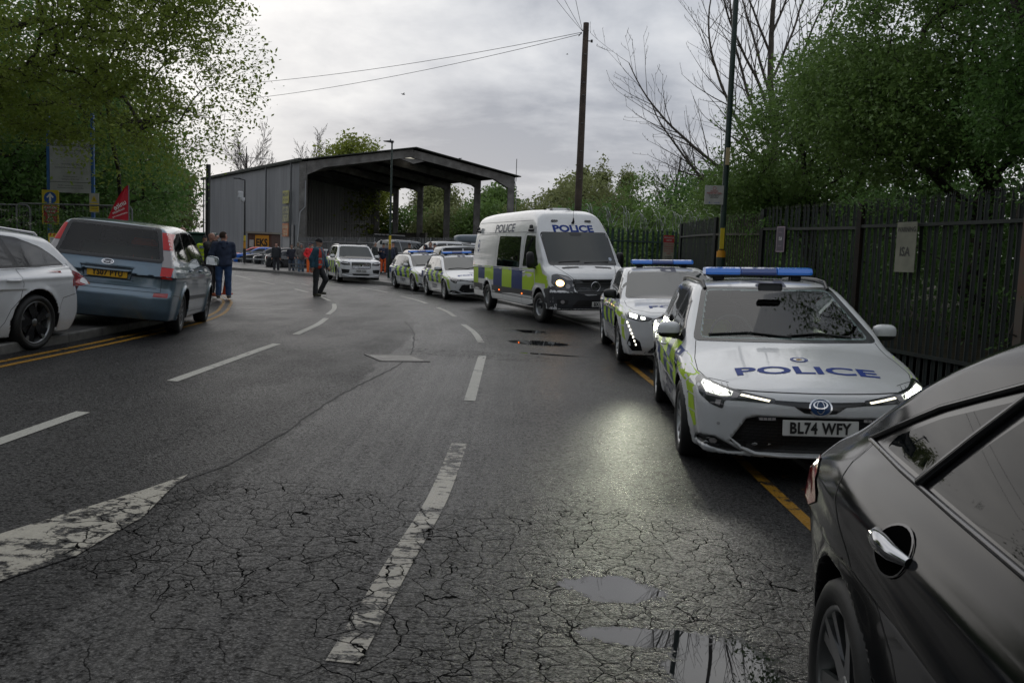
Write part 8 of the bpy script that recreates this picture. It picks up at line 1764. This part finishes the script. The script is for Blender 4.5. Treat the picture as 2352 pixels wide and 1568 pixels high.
G_ = [('man in a dark tracksuit with pale hood collar standing apart on the left', -14.05, 51.6, 0, 1.76, .98, (.010, .012, .016), (.014, .014, .018), (.02, .03, .07), ('short', (.01, .01, .01)), ('down', 'down'), (False, (.42, .46, .48))),
      ('person in a short navy jacket with white hood collar among the onlookers', -13.05, 51.2, 10, 1.68, .98, (.010, .012, .020), (.018, .028, .045), (.05, .05, .05), ('cap', (.09, .07, .06)), ('pocket', 'pocket'), (False, (.5, .5, .5))),
      ('person in a grey padded cap and brown coat behind the onlookers', -13.2, 53.4, -5, 1.82, 1.05, (.09, .085, .075), (.12, .13, .14), (.3, .3, .3), ('cap', (.14, .135, .12)), ('down', 'down'), (True, (.10, .095, .08))),
      ('person in a mottled grey hooded jacket and light jeans', -12.2, 50.0, 20, 1.72, 1.02, (.085, .080, .075), (.07, .11, .16), (.16, .13, .09), ('none', (0, 0, 0)), ('pocket', 'pocket'), (True, (.10, .095, .09))),
      ('person in a grey green hooded coat with a dark hat behind the group', -12.1, 52.2, 160, 1.84, 1.05, (.12, .15, .145), (.09, .11, .11), (.3, .3, .3), ('beanie', (.015, .03, .045)), ('down', 'down'), (False, (.12, .15, .145))),
      ('person in a red jacket and bright orange work trousers', -11.65, 49.8, 25, 1.76, 1.0, (.50, .015, .02), (.85, .09, .01), (.5, .5, .5), ('beanie', (.08, .05, .07)), ('pocket', 'hold'), None),
      ('person in a dark beanie behind the walking man, beside the seven seat patrol car', -10.55, 50.6, 30, 1.76, 1.0, (.012, .014, .02), (.02, .02, .02), (.03, .03, .03), ('beanie', (.012, .016, .03)), ('down', 'down'), None),
      ('grey haired man in a dark coat in profile behind the seven seat patrol car', -8.0, 50.0, 75, 1.78, 1.08, (.015, .018, .018), (.015, .015, .018), (.03, .03, .03), ('short', (.25, .25, .25)), ('down', 'hold'), None),
      ('smiling man in a black beanie, navy coat and orange trousers', -7.55, 50.3, -10, 1.74, 1.05, (.010, .015, .035), (.80, .09, .02), (.03, .03, .03), ('beanie', (.008, .008, .008)), ('hold', 'hold'), None),
      ('person in a black coat and beanie standing at the slim green lamp column', -7.05, 50.6, 170, 1.82, 1.0, (.012, .013, .018), (.012, .012, .014), (.03, .03, .03), ('beanie', (.008, .008, .01)), ('down', 'down'), None),
      ('person in a navy parka with pale fur hood and white trainers', -6.95, 48.6, 195, 1.74, 1.08, (.010, .014, .030), (.010, .010, .014), (.55, .55, .55), ('none', (0, 0, 0)), ('down', 'hold'), (True, (.26, .22, .18))),
      ('man in a dark patterned beanie and glasses right of the lamp column', -5.55, 46.0, 10, 1.76, 1.08, (.018, .020, .018), (.02, .02, .02), (.03, .03, .03), ('beanie', (.03, .015, .012)), ('down', 'down'), None),
      ('person in a dark hood leaning towards the windscreen of the white van', -4.42, 43.2, -40, 1.66, 1.0, (.010, .012, .022), (.02, .02, .02), (.03, .03, .03), ('none', (0, 0, 0)), ('down', 'down'), (True, (.010, .012, .022))),
      ('tall short haired man in the middle of the trio by the white van', -4.22, 43.6, -5, 1.82, 1.05, (.012, .014, .025), (.02, .02, .02), (.03, .03, .03), ('short', (.03, .02, .015)), ('down', 'hold'), None),
      ('man in a dark cap at the right of the trio by the white van', -3.95, 43.0, 30, 1.74, 1.08, (.010, .012, .022), (.02, .02, .02), (.03, .03, .03), ('cap', (.01, .015, .035)), ('down', 'down'), None)]
for i, (lb, x, y, rz, h_, bl, tc_, lc_, shc, hd, am, hdm) in enumerate(G_):
    person(lb, (x, y, .0 if i < 7 else .2), R(rz), h_, bl, ('jacket', tc_), lc_, shc, hd, SKIN if i % 3 else SKIN2, am, (.03, -.03), False, hood=hdm, group=ON if i < 7 else 'people gathered by the parked vans')
# ---------------------------------------------------------------- trees
def leaf_material(name, c1, c2, c3, trans=.25, vs=.6):
    q = NB(name, .5, .3); g = q.N.new('ShaderNodeNewGeometry'); rnd = g.outputs['Random Per Island']
    a = q.mix(q.rng(rnd, 0, 1), c1, c2); n = q.noise(vs, 4, .6); q.col(q.mix(q.rng(n, .38, .62), a, c3))
    tr = q.N.new('ShaderNodeBsdfTranslucent'); q.L.new(q.mix(.5, a, c3), tr.inputs[0]); mx = q.N.new('ShaderNodeMixShader'); mx.inputs[0].default_value = trans
    out = q.N['Material Output']; q.L.new(q.b.outputs[0], mx.inputs[1]); q.L.new(tr.outputs[0], mx.inputs[2]); q.L.new(mx.outputs[0], out.inputs[0]); return q.m
ML_OLIVE = leaf_material('olive_spring_leaves', (.20, .26, .05), (.31, .36, .08), (.15, .22, .035), .5)
ML_DEEP = leaf_material('deep_green_leaves', (.085, .18, .045), (.14, .26, .07), (.09, .17, .045), .45)
ML_MID = leaf_material('mid_green_leaves', (.12, .21, .055), (.19, .30, .085), (.12, .19, .05), .45, .2)
ML_FAR = leaf_material('far_green_leaves', (.19, .23, .08), (.27, .31, .12), (.20, .21, .10), .45, .15)
ML_YEL = leaf_material('fresh_yellow_leaves', (.22, .26, .04), (.30, .34, .07), (.18, .22, .04), .4)
M_BARK = mat('dark_bark', (.035, .028, .022), .9, var=.4, vscale=6, bump=.6, bscale=25)
M_BARKG = mat('grey_bark', (.085, .072, .060), .85, var=.35, vscale=5, bump=.5, bscale=25)

def skeleton(base, attract, rng, jitter=.12, rtip=.006, pw=2.3, sub=2, trunk_top=None):
    """joins every attractor to the nearest earlier node: gives a forking, tapering branch structure"""
    base = np.array(base, float); A = np.array(attract, float); tt = np.array(trunk_top if trunk_top is not None else A.mean(0)); nt_ = 7
    nodes = [base + (tt - base) * (i / nt_) + (np.array([rng.gauss(0, jitter), rng.gauss(0, jitter), 0]) if 0 < i else 0) for i in range(nt_ + 1)]; par = [-1] + list(range(nt_))
    order = np.argsort(np.linalg.norm(A - tt, axis=1)); N_ = np.zeros((len(A) * (sub + 1) + nt_ + 2, 3)); N_[:nt_ + 1] = nodes; n = nt_ + 1; par = par + [0] * (len(N_) - n); pathd = np.zeros(len(N_)); pathd[:n] = np.linalg.norm(N_[:n] - base, axis=1)
    tips = []
    for i in order:
        a = A[i]; d = np.linalg.norm(N_[2:n] - a, axis=1); dz = np.maximum(0, N_[2:n, 2] - a[2] - .2)
        j = 2 + int(np.argmin(d + .22 * pathd[2:n] + dz * .5)); p = N_[j]; seg = a - p; ln_ = np.linalg.norm(seg); prev = j
        for k in range(1, sub + 2):
            t = k / (sub + 1); q = p + seg * t
            if k <= sub: q = q + np.array([rng.gauss(0, 1), rng.gauss(0, 1), rng.gauss(0, 1) + 1.4 * math.sin(t * math.pi)]) * ln_ * .03
            N_[n] = q; par[n] = prev; pathd[n] = pathd[prev] + np.linalg.norm(q - N_[prev]); prev = n; n += 1
        tips.append(prev)
    N_ = N_[:n]; par = par[:n]; R_ = np.zeros(n); ch = np.zeros(n, int)
    for i in range(n - 1, 0, -1):
        if ch[i] == 0: R_[i] = rtip ** pw
        R_[par[i]] += R_[i]; ch[par[i]] += 1
    return N_, par, R_ ** (1 / pw), tips
def branch_mesh(N_, par, R_, rmax=None, sides=6, minr=0, base_r=None):
    rad = R_.copy()
    if base_r: rad = np.maximum(base_r * (rad / rad[0]) ** 1.4, minr)
    V = []; Fc = []; n = 0
    for i in range(1, len(N_)):
        p, q = N_[par[i]], N_[i]; r0, r1 = rad[par[i]], rad[i]
        if par[i] > 0: r0 = min(r0, r1 * 1.35)
        d = q - p; l_ = np.linalg.norm(d)
        if l_ < 1e-5: continue
        d = d / l_; a = np.array([0, 0, 1.]) if abs(d[2]) < .9 else np.array([1., 0, 0]); u = np.cross(d, a); u /= np.linalg.norm(u); v = np.cross(d, u); k = sides if r1 > .03 else (4 if r1 > .012 else 3)
        th = np.arange(k) * 2 * math.pi / k; c = np.outer(np.cos(th), u) + np.outer(np.sin(th), v)
        V.append(p + c * r0); V.append(q + c * r1)
        for j in range(k): Fc.append((n + j, n + (j + 1) % k, n + k + (j + 1) % k, n + k + j))
        n += 2 * k
    return np.concatenate(V), Fc
def leaves_mesh(C, n, spread, size, rs, flat=.55, droop=0.0, sizev=.35, shape='leaf'):
    """n small pointed leaves round each centre"""
    C = np.asarray(C); m = len(C) * n; P = np.repeat(C, n, 0) + rs.normal(0, 1, (m, 3)) * np.array([spread, spread, spread * flat])
    if droop: P[:, 2] -= np.abs(rs.normal(0, droop, m))
    nrm = rs.normal(0, 1, (m, 3)); nrm[:, 2] = np.abs(nrm[:, 2]) * 1.1 + .15; nrm /= np.linalg.norm(nrm, axis=1, keepdims=True)
    a = rs.normal(0, 1, (m, 3)); u = np.cross(nrm, a); u /= np.linalg.norm(u, axis=1, keepdims=True) + 1e-9; v = np.cross(nrm, u); s = size * (1 + sizev * rs.normal(0, 1, (m, 1))); s = np.abs(s)
    k = .55
    V = np.stack([P - u * s, P - v * s * k + nrm * s * .12, P + u * s, P + v * s * k + nrm * s * .12], 1).reshape(-1, 3); Q = np.arange(m * 4).reshape(m, 4); return V, Q
def lobes(rs, spec, n, shell=.55, gap=None):
    """points inside a list of ellipsoid lobes (cx,cy,cz,rx,ry,rz,weight)"""
    w_ = np.array([s[6] if len(s) > 6 else s[3] * s[4] * s[5] for s in spec]); w_ = w_ / w_.sum(); out = []
    for s, k in zip(spec, rs.multinomial(n, w_)):
        d = rs.normal(0, 1, (k, 3)); d /= np.linalg.norm(d, axis=1, keepdims=True); r = rs.uniform(shell, 1.0, (k, 1)) ** .8 * (1 + .10 * rs.normal(0, 1, (k, 1))); out.append(np.array(s[:3]) + d * r * np.array(s[3:6]))
    P = np.concatenate(out); return P
def tree(name, label, base, spec, n, leafm, nl=40, spread=.35, size=.05, seed=1, bark=None, base_r=.2, sub=2, zmin=None, droop=0.0, group=None, cat='tree', rtip=.006, trunk_top=None, flat=.6, keep=None, minr=0.004, lk=1.0):
    rs = np.random.RandomState(seed); rn = random.Random(seed); A = lobes(rs, spec, n)
    if zmin is not None: A = A[A[:, 2] > zmin]
    if keep is not None: A = A[keep(A)]
    tt = trunk_top or (base[0] + (A[:, 0].mean() - base[0]) * .5, base[1] + (A[:, 1].mean() - base[1]) * .5, base[2] + (A[:, 2].mean() - base[2]) * .75)
    N_, par, R_, tips = skeleton(base, A, rn, trunk_top=tt, sub=sub, rtip=rtip); e = empty(name, tuple(base), 0, label, cat, group); o = np.array(base)
    V, Fc = branch_mesh(N_ - o, par, R_, base_r=base_r, minr=minr); link_mesh('trunk', np_mesh('trunk', V, Fc, [bark or M_BARK], None, True), e)
    if nl:
        C = N_[tips]
        if droop:                                      # hanging sprays
            k = rs.randint(2, 6, len(C)); C = np.concatenate([C - np.array([0, 0, 1.]) * q * droop * .35 + rs.normal(0, .06, C.shape) for q in range(4)])
            nl = max(1, nl // 4)
        V, Q = leaves_mesh(C - o, nl, spread, size, rs, flat); link_mesh('crown', np_mesh('crown', V, Q, [leafm]), e)
    return e
# left: the big spring tree that overhangs the road, two more behind it
tree('maple_tree', 'large spring leafed tree overhanging the road at the upper left', (-17.2, 27.5, .3),
     [(-14.8, 24, 7.6, 5.6, 5, 3.6, 30), (-11.2, 21.5, 7.3, 3.6, 3.6, 2.6, 20), (-9.0, 20.6, 6.8, 2.3, 2.4, 1.7, 9), (-9.2, 21.5, 8.6, 2.8, 2.6, 1.6, 9), (-14.5, 21, 4.6, 3.4, 2.8, 1.5, 11), (-11.0, 22.5, 4.9, 2.6, 2.4, 1.1, 8), (-17.5, 20, 5.8, 3, 3, 2.6, 7)],
     1500, ML_OLIVE, nl=60, spread=.21, size=.046, seed=11, base_r=.34, sub=2, trunk_top=(-15.2, 25.4, 7.0), rtip=.004, flat=.5, minr=.003)
tree('maple_tree', 'thin outer sprays hanging from the tree at the upper left', (-14.5, 32.0, .3),
     [(-7.1, 20.2, 4.9, 1.3, 1.5, .9, 9), (-8.1, 20.2, 4.1, 1.5, 1.6, .8, 9), (-6.7, 20.3, 6.0, 1.1, 1.4, .8, 8), (-7.8, 20.6, 7.6, 1.6, 1.6, 1.2, 9), (-9.4, 21.2, 3.9, 1.6, 1.6, .7, 7)], 800, ML_OLIVE, nl=9, spread=.10, size=.040, seed=12, base_r=.06, sub=2, droop=.55, trunk_top=(-10.5, 23.0, 6.3), rtip=.004, minr=.003)
tree('ivy_tree', 'dark ivy clad tree behind the caution sign on the left', (-17.5, 31.0, .2), [(-17.5, 31, 6, 4.2, 3.5, 4.2), (-15.0, 30, 3.4, 3.6, 2.4, 2.0), (-20, 29, 3.5, 3, 3, 2.5)], 620, ML_DEEP, nl=60, spread=.5, size=.075, seed=13, base_r=.4, sub=1)
tree('roadside_tree', 'tall leafy tree between the blue posts and the shed wall', (-16.6, 36.0, .2), [(-17.0, 36, 5.4, 3.0, 3, 3.2), (-16.2, 35, 2.8, 2.6, 2.2, 1.9), (-19, 36, 4, 2.6, 3, 3)], 620, ML_MID, nl=55, spread=.42, size=.07, seed=14, base_r=.25, sub=1)
tree('woodland_tree', 'slender half leafed tree just left of the grey shed corner', (-23.2, 54, .3), [(-23.4, 54, 6.4, 3.2, 3, 3.0), (-22.8, 53, 3.2, 2.9, 2.5, 2.0)], 420, ML_MID, nl=16, spread=.5, size=.10, seed=15, base_r=.2, sub=2)
tree('woodland_tree', 'full dark tree in the woods behind the men on the kerb', (-28, 58, .3), [(-28, 58, 6.0, 4.4, 4, 3.8), (-26, 56, 3.0, 3.6, 3, 2.2)], 520, ML_MID, nl=42, spread=.6, size=.12, seed=16, base_r=.3, sub=1)
tree('woodland_tree', 'taller tree at the back of the left woods', (-34, 66, .3), [(-34, 66, 8.0, 5.5, 5, 5.0), (-30, 64, 4, 4, 3, 3)], 560, ML_FAR, nl=40, spread=.7, size=.14, seed=17, base_r=.35, sub=1)
tree('woodland_tree', 'bushy tree under the large board at the far left', (-22.5, 36, .3), [(-22.5, 36, 5.5, 5, 4, 4.5), (-19, 34, 2.6, 3, 2.5, 1.8)], 520, ML_DEEP, nl=50, spread=.55, size=.09, seed=18, base_r=.3, sub=1)
hb = tree('hedge_bush', 'low bush with pale blossom behind the white estate', (-13.8, 22.6, .2), [(-15, 22.6, 1.5, 2.2, .8, 1.2), (-12.2, 23, 1.3, 1.6, .7, 1.0), (-17, 22.4, 1.6, 2, .8, 1.3)], 230, ML_DEEP, nl=45, spread=.22, size=.035, seed=19, base_r=.06, sub=1, cat='bush')
rs = np.random.RandomState(3); C = lobes(rs, [(-15, 22.3, 1.8, 2.0, .7, .9), (-12.6, 22.5, 1.6, 1, .5, .7)], 34); V, Q = leaves_mesh(C - np.array([-13.8, 22.6, .2]), 22, .08, .018, rs, .3); link_mesh('blossom', np_mesh('blossom', V, Q, [mat('cream_blossom', (.45, .45, .36), .7)]), hb)
# behind the shed
far_bare = []
for i, (x, y, h, m, nl_, lb) in enumerate(((-47, 118, 12.5, ML_FAR, 30, 'leafy tree rising behind the far left corner of the shed'), (-36, 124, 15.5, None, 0, 'bare twiggy tree above the left shed roof'), (-28.5, 126, 17, None, 0, 'tallest bare tree above the shed roof'), (-23, 124, 17.2, ML_YEL, 45, 'rounded yellow green tree above the shed roof'), (-12, 132, 12, ML_FAR, 40, 'leafy tree seen through the open shed, left'), (-3, 128, 11.5, ML_MID, 44, 'leafy tree seen through the open shed, centre'), (7, 120, 12, ML_FAR, 40, 'leafy tree standing beyond the right end of the shed'))):
    sp = [(x, y, h * .66, h * .30, h * .28, h * .33), (x + h * .1, y - 2, h * .4, h * .28, h * .2, h * .22)]
    if m is None: far_bare.append((lb, x, y, h, 30 + i))
    else: tree('background_tree', lb, (x, y, 0), sp, 330, m, nl=nl_ + 8, spread=.8, size=.22, seed=30 + i, base_r=.3, sub=1)
for i, (x, y, h, m, lb) in enumerate(((-14.5, 124, 7.5, ML_MID, 'shrubby growth low behind the open bays, left end'), (-8.5, 119, 8.0, ML_FAR, 'shrubby growth low behind the open bays, centre left'), (-2.8, 114, 8.5, ML_MID, 'shrubby growth low behind the open bays, centre'), (3.4, 108, 8.0, ML_FAR, 'shrubby growth low behind the open bays, right'), (9, 95, 7.5, ML_MID, 'bushy tree right of the shed behind the van'))):
    tree('scrub_tree', lb, (x, y, 0), [(x, y, h * .5, 5.2, 3.4, h * .5), (x + 2, y, h * .3, 4.5, 3, h * .3)], 330, m, nl=46, spread=.8, size=.20, seed=50 + i, base_r=.2, sub=1)
# beyond the gates, centre right
for i, (x, y, rx, h, m, nl_, lb) in enumerate(((6.5, 78, 3.2, 9.4, ML_FAR, 36, 'light green tree left of the telegraph pole'), (11.5, 74, 3.4, 9.2, ML_MID, 26, 'thinly leafed tree right of the telegraph pole'), (14.0, 66, 3.4, 8.6, ML_DEEP, 40, 'dark bushy tree beyond the razor wire'), (16.5, 58, 3.6, 8.4, ML_MID, 40, 'mid green tree above the right end of the gates'), (10.5, 56, 4.2, 5.2, ML_MID, 44, 'low spreading tree behind the faded green gates'), (4.5, 62, 3.2, 5.0, ML_DEEP, 40, 'low dark bush behind the roof of the police van'), (15.0, 44, 3.6, 7.2, ML_MID, 44, 'green tree behind the square sign'))):
    tree('scrub_tree', lb, (x, y, 0), [(x, y, h * .62, rx, rx * .8, h * .38), (x + .6, y - 1, h * .32, rx * 1.1, rx * .8, h * .30)], 360, m, nl=nl_, spread=.48, size=.115, seed=60 + i, base_r=.22, sub=1)
for i, x in enumerate((9.2, 11.4, 14.2)): tree('poplar_tree', ('leftmost narrow poplar far behind the gates', 'middle narrow poplar far behind the gates', 'rightmost narrow poplar far behind the gates')[i], (x - 2, 98, 0), [(x - 2, 98, 7.0, .9, .9, 5.0 + .5 * (i % 2))], 190, ML_FAR, nl=26, spread=.35, size=.15, seed=80 + i, base_r=.16, sub=0, trunk_top=(x - 2, 98, 9))
# the large bare tree and the leafy mass over the right fence
def upswept_tree(name, label, base, rng, limbs, m, r0=.2, h=11, budm=None, minr=.0042):
    """long straight ascending limbs that fork into fine curved twigs with buds"""
    e = empty(name, base, 0, label, 'tree'); mb = MB(); bd_ = MB()
    def grow(p, d, ln_, r, lev):
        n = max(4, int(ln_ / .26)); pts = [Vector(p)]; rr = [r]; dd = Vector(d).normalized(); kids = []
        for i in range(1, n + 1):
            t = i / n; dd = (dd + Vector((rng.gauss(0, .055), rng.gauss(0, .055), rng.gauss(.0, .04) + (.050 if lev > 0 else .02)))).normalized(); pts.append(pts[-1] + dd * (ln_ / n)); rr.append(max(minr, r * (1 - .80 * t)))
            if lev < 3 and t > (.12 if lev else .3): kids.append((i, dd.copy()))
        mb.tube(pts, rr, 7 if lev == 0 else (5 if lev == 1 else 3), cap=False)
        if lev >= 2:
            for q in [pts[-1]] + pts[2::3]: bd_.tube([q, q + Vector((rng.gauss(0, .01), rng.gauss(0, .01), .05))], [.007, .002], 3, cap=False)
        if lev < 3:
            cnt = (0, int(len(kids) * .95), int(len(kids) * .80))[lev] if lev else 0
            for (i, dv) in (rng.sample(kids, min(cnt, len(kids))) if cnt else []):
                az = rng.uniform(0, 2 * math.pi); o = dv.orthogonal().normalized(); o = Matrix.Rotation(az, 3, dv) @ o; nd = (dv * .78 + o * rng.uniform(.45, .75) + Vector((0, 0, .12))).normalized()
                grow(pts[i], nd, ln_ * rng.uniform(.26, .46) * (1.15 - i / n * .6), rr[i] * .50, lev + 1)
        return pts, rr
    pts, rr = grow((0, 0, 0), (.0, 0, 1), h, r0, 0)
    for (z, dx, dy, dz, ln_) in limbs:
        i = min(len(pts) - 1, int(z / h * len(pts))); grow(pts[i], (dx, dy, dz), ln_, rr[i] * .52, 1)
    mb.build('trunk', [m], e); bd_.build('buds', [budm or m], e); return e
rb = random.Random(21); lim = [(2.6, -.95, -.1, .22, 4.6), (3.0, -.85, .1, .62, 5.6), (3.8, -.72, -.2, .78, 6.0), (4.4, -.62, .2, .9, 5.8), (5.2, -.55, -.1, .95, 5.2), (3.4, .8, .2, .7, 5.0), (4.6, .6, -.2, .9, 5.4), (6.0, -.45, .1, 1, 4.8), (6.4, .5, .1, 1, 4.6), (7.2, -.4, 0, 1, 4.0), (5.6, .1, -.6, .9, 4.6), (7.8, .4, 0, 1, 3.6), (2.2, -.9, .2, .35, 3.6)]
upswept_tree('bare_tree', 'large budding bare tree reaching over the tall lamp column', (6.9, 24.0, .2), rb, lim, M_BARKG, .15, 12.5, mat('bud_brown', (.05, .045, .03), .8))
for (lb, x, y, h, sd_) in far_bare + [('half bare rounded tree beyond the gates with sky behind it', 12.6, 70, 9.8, 90)]:
    r2 = random.Random(sd_); ls = [(h * r2.uniform(.25, .8), math.cos(a) * r2.uniform(.5, .9), math.sin(a), r2.uniform(.5, .9), h * r2.uniform(.28, .42)) for a in [r2.uniform(0, 6.28) for _ in range(15)]]
    upswept_tree('bare_tree', lb, (x, y, 0), r2, ls, M_BARK, .25, h, M_BARK, .022 if y > 100 else .012)
tree('hawthorn_tree', 'leafy tree leaning over the lamp column from behind the fence', (6.6, 19.5, .2), [(6.2, 19.5, 3.9, 1.7, 2.0, 1.4, 8), (7.2, 20, 5.2, 2.0, 2.2, 1.3, 8), (5.4, 20.5, 3.1, 1.2, 1.8, .6, 5), (8.0, 22, 3.4, 2.4, 2.4, 1.5, 5)], 850, ML_MID, nl=64, spread=.21, size=.036, seed=96, base_r=.18, sub=1)
tree('hawthorn_tree', 'dense green tree over the middle of the right fence', (8.2, 15.0, .2), [(7.2, 15.0, 5.2, 2.3, 2.6, 2.1, 10), (6.3, 14.4, 4.0, 1.3, 2.0, 1.0, 6), (8.5, 16, 7.2, 2.3, 2.6, 1.6, 7), (5.9, 16.2, 4.6, .9, 1.5, .9, 3)], 1200, ML_MID, nl=74, spread=.21, size=.034, seed=97, base_r=.22, sub=1)
tree('hawthorn_tree', 'dark green tree filling the upper right corner', (8.8, 10.0, .2), [(7.9, 10.4, 4.9, 2.2, 2.4, 2.0, 10), (7.0, 11.0, 3.7, 1.3, 2.0, .9, 6), (8.8, 11, 6.6, 2.4, 2.5, 1.8, 8), (6.6, 9.6, 4.4, .8, 1.2, .8, 3)], 1300, ML_DEEP, nl=74, spread=.20, size=.032, seed=98, base_r=.22, sub=1)
tree('hawthorn_tree', 'dark tree beside the camera end of the right fence', (9.0, 5.0, .2), [(8.2, 5.5, 4.6, 2.0, 2.6, 2.2, 10), (8.2, 1.0, 4.6, 2.0, 3.0, 2.4, 10), (7.2, 6.8, 3.4, 1.0, 1.6, .7, 4)], 560, ML_DEEP, nl=44, spread=.25, size=.036, seed=99, base_r=.22, sub=1)
tree('undergrowth', 'tangled dark undergrowth standing behind the right fence', (8.0, 12.0, .1), [(7.6, 16, 1.6, 1.3, 4.5, 1.5, 8), (7.8, 10, 1.6, 1.2, 4.5, 1.6, 8), (6.6, 21, 1.5, 1.4, 3.5, 1.4, 6), (10, 14, 2.4, 1.5, 9, 2.3, 9), (8.4, 4, 1.6, 1.1, 4, 1.6, 5)], 1100, ML_DEEP, nl=36, spread=.30, size=.045, seed=100, base_r=.05, sub=1, cat='undergrowth')
tree('ivy', 'ivy and bramble leaves grown through the dark palisade fence', (6.0, 9.6, .3), [(5.9, 9.5, 1.0, .16, 1.2, .8, 5), (6.15, 7.3, .9, .16, 1.0, .8, 5), (5.2, 12.9, 2.45, .25, 1.6, .22, 6), (5.75, 10.4, 2.5, .25, 1.6, .25, 6), (4.55, 17.2, 2.3, .25, 1.4, .25, 5)], 190, ML_DEEP, nl=16, spread=.08, size=.024, seed=101, base_r=.012, sub=1, cat='ivy', rtip=.003, minr=.002)
tree('far_tree', 'tall dark tree standing behind the whole right hand thicket', (14, 16, .1), [(13.5, 18, 7, 3, 6, 4.5), (14, 10, 7, 3, 6, 4.5), (12, 27, 5.5, 3, 4, 3.5)], 620, ML_DEEP, nl=50, spread=.5, size=.085, seed=102, base_r=.35, sub=1)
tree('overhanging_tree', 'leafy limbs overhanging the front patrol car from the right, out of frame', (7.6, 1.0, .1), [(4.6, 3.6, 6.0, 1.8, 2.2, 1.3, 8), (5.6, -1.5, 6.2, 2.0, 3.0, 1.6, 7), (6.6, 3.5, 7.4, 2, 3, 1.4, 6)], 420, ML_MID, nl=44, spread=.24, size=.036, seed=103, base_r=.2, sub=1)
tree('overhanging_tree', 'crown edge high above the second patrol car, out of frame', (7.4, 12.0, .1), [(5.3, 9.6, 6.2, 1.3, 1.7, 1.0, 8), (6.0, 12.6, 7.3, 1.5, 2.0, 1.2, 7)], 300, ML_MID, nl=40, spread=.2, size=.034, seed=104, base_r=.16, sub=1)
# trees around and behind the camera: seen only in glass, paint and puddles
src = tree('roadside_tree', 'broad tree left of the camera, seen in reflections only', (-15.0, 2.0, .3), [(-15, 2, 6.0, 4.2, 4.2, 4.2, 10), (-13.5, 3, 3.0, 3.2, 3.2, 2.0, 5)], 420, ML_DEEP, nl=46, spread=.5, size=.10, seed=110, base_r=.3, sub=1, group='trees around the camera')
for (x, y, a, lb) in ((-16, -8, 1.0, 'broad tree behind and left of the camera'), (-9, -18, 2.2, 'broad tree behind the camera on its left'), (1.5, -24, 3.1, 'broad tree straight behind the camera'), (11, -16, 4.0, 'broad tree behind the camera on its right'), (-19, 11, 5.0, 'broad tree beside the white estate, out of frame'), (11, -5, 5.6, 'broad tree right of the camera behind the fence')):
    c = copy_tree(src); c.location = (x, y, .2); c.rotation_euler = (0, 0, a); c['label'] = lb
tree('background_hedge', 'dense hedge line deep behind the right fence', (12, 12, .1), [(10.8, 4, 1.9, 1.2, 8, 1.8), (11.2, 16, 2.1, 1.3, 8, 2.0), (11.5, 28, 2.3, 1.5, 8, 2.0), (7.6, 8, 1.5, .9, 3.5, 1.3)], 1000, ML_DEEP, nl=44, spread=.36, size=.07, seed=105, base_r=.06, sub=0, cat='hedge')
c = copy_tree(src); c.location = (-6.5, -8.5, .2); c.rotation_euler = (0, 0, 1.7); c.scale = (1.35, 1.35, 1.75); c['label'] = 'added unseen tree behind the camera, stretched tall for reflections'  # added out of view and stretched to darken the family car's rear glass
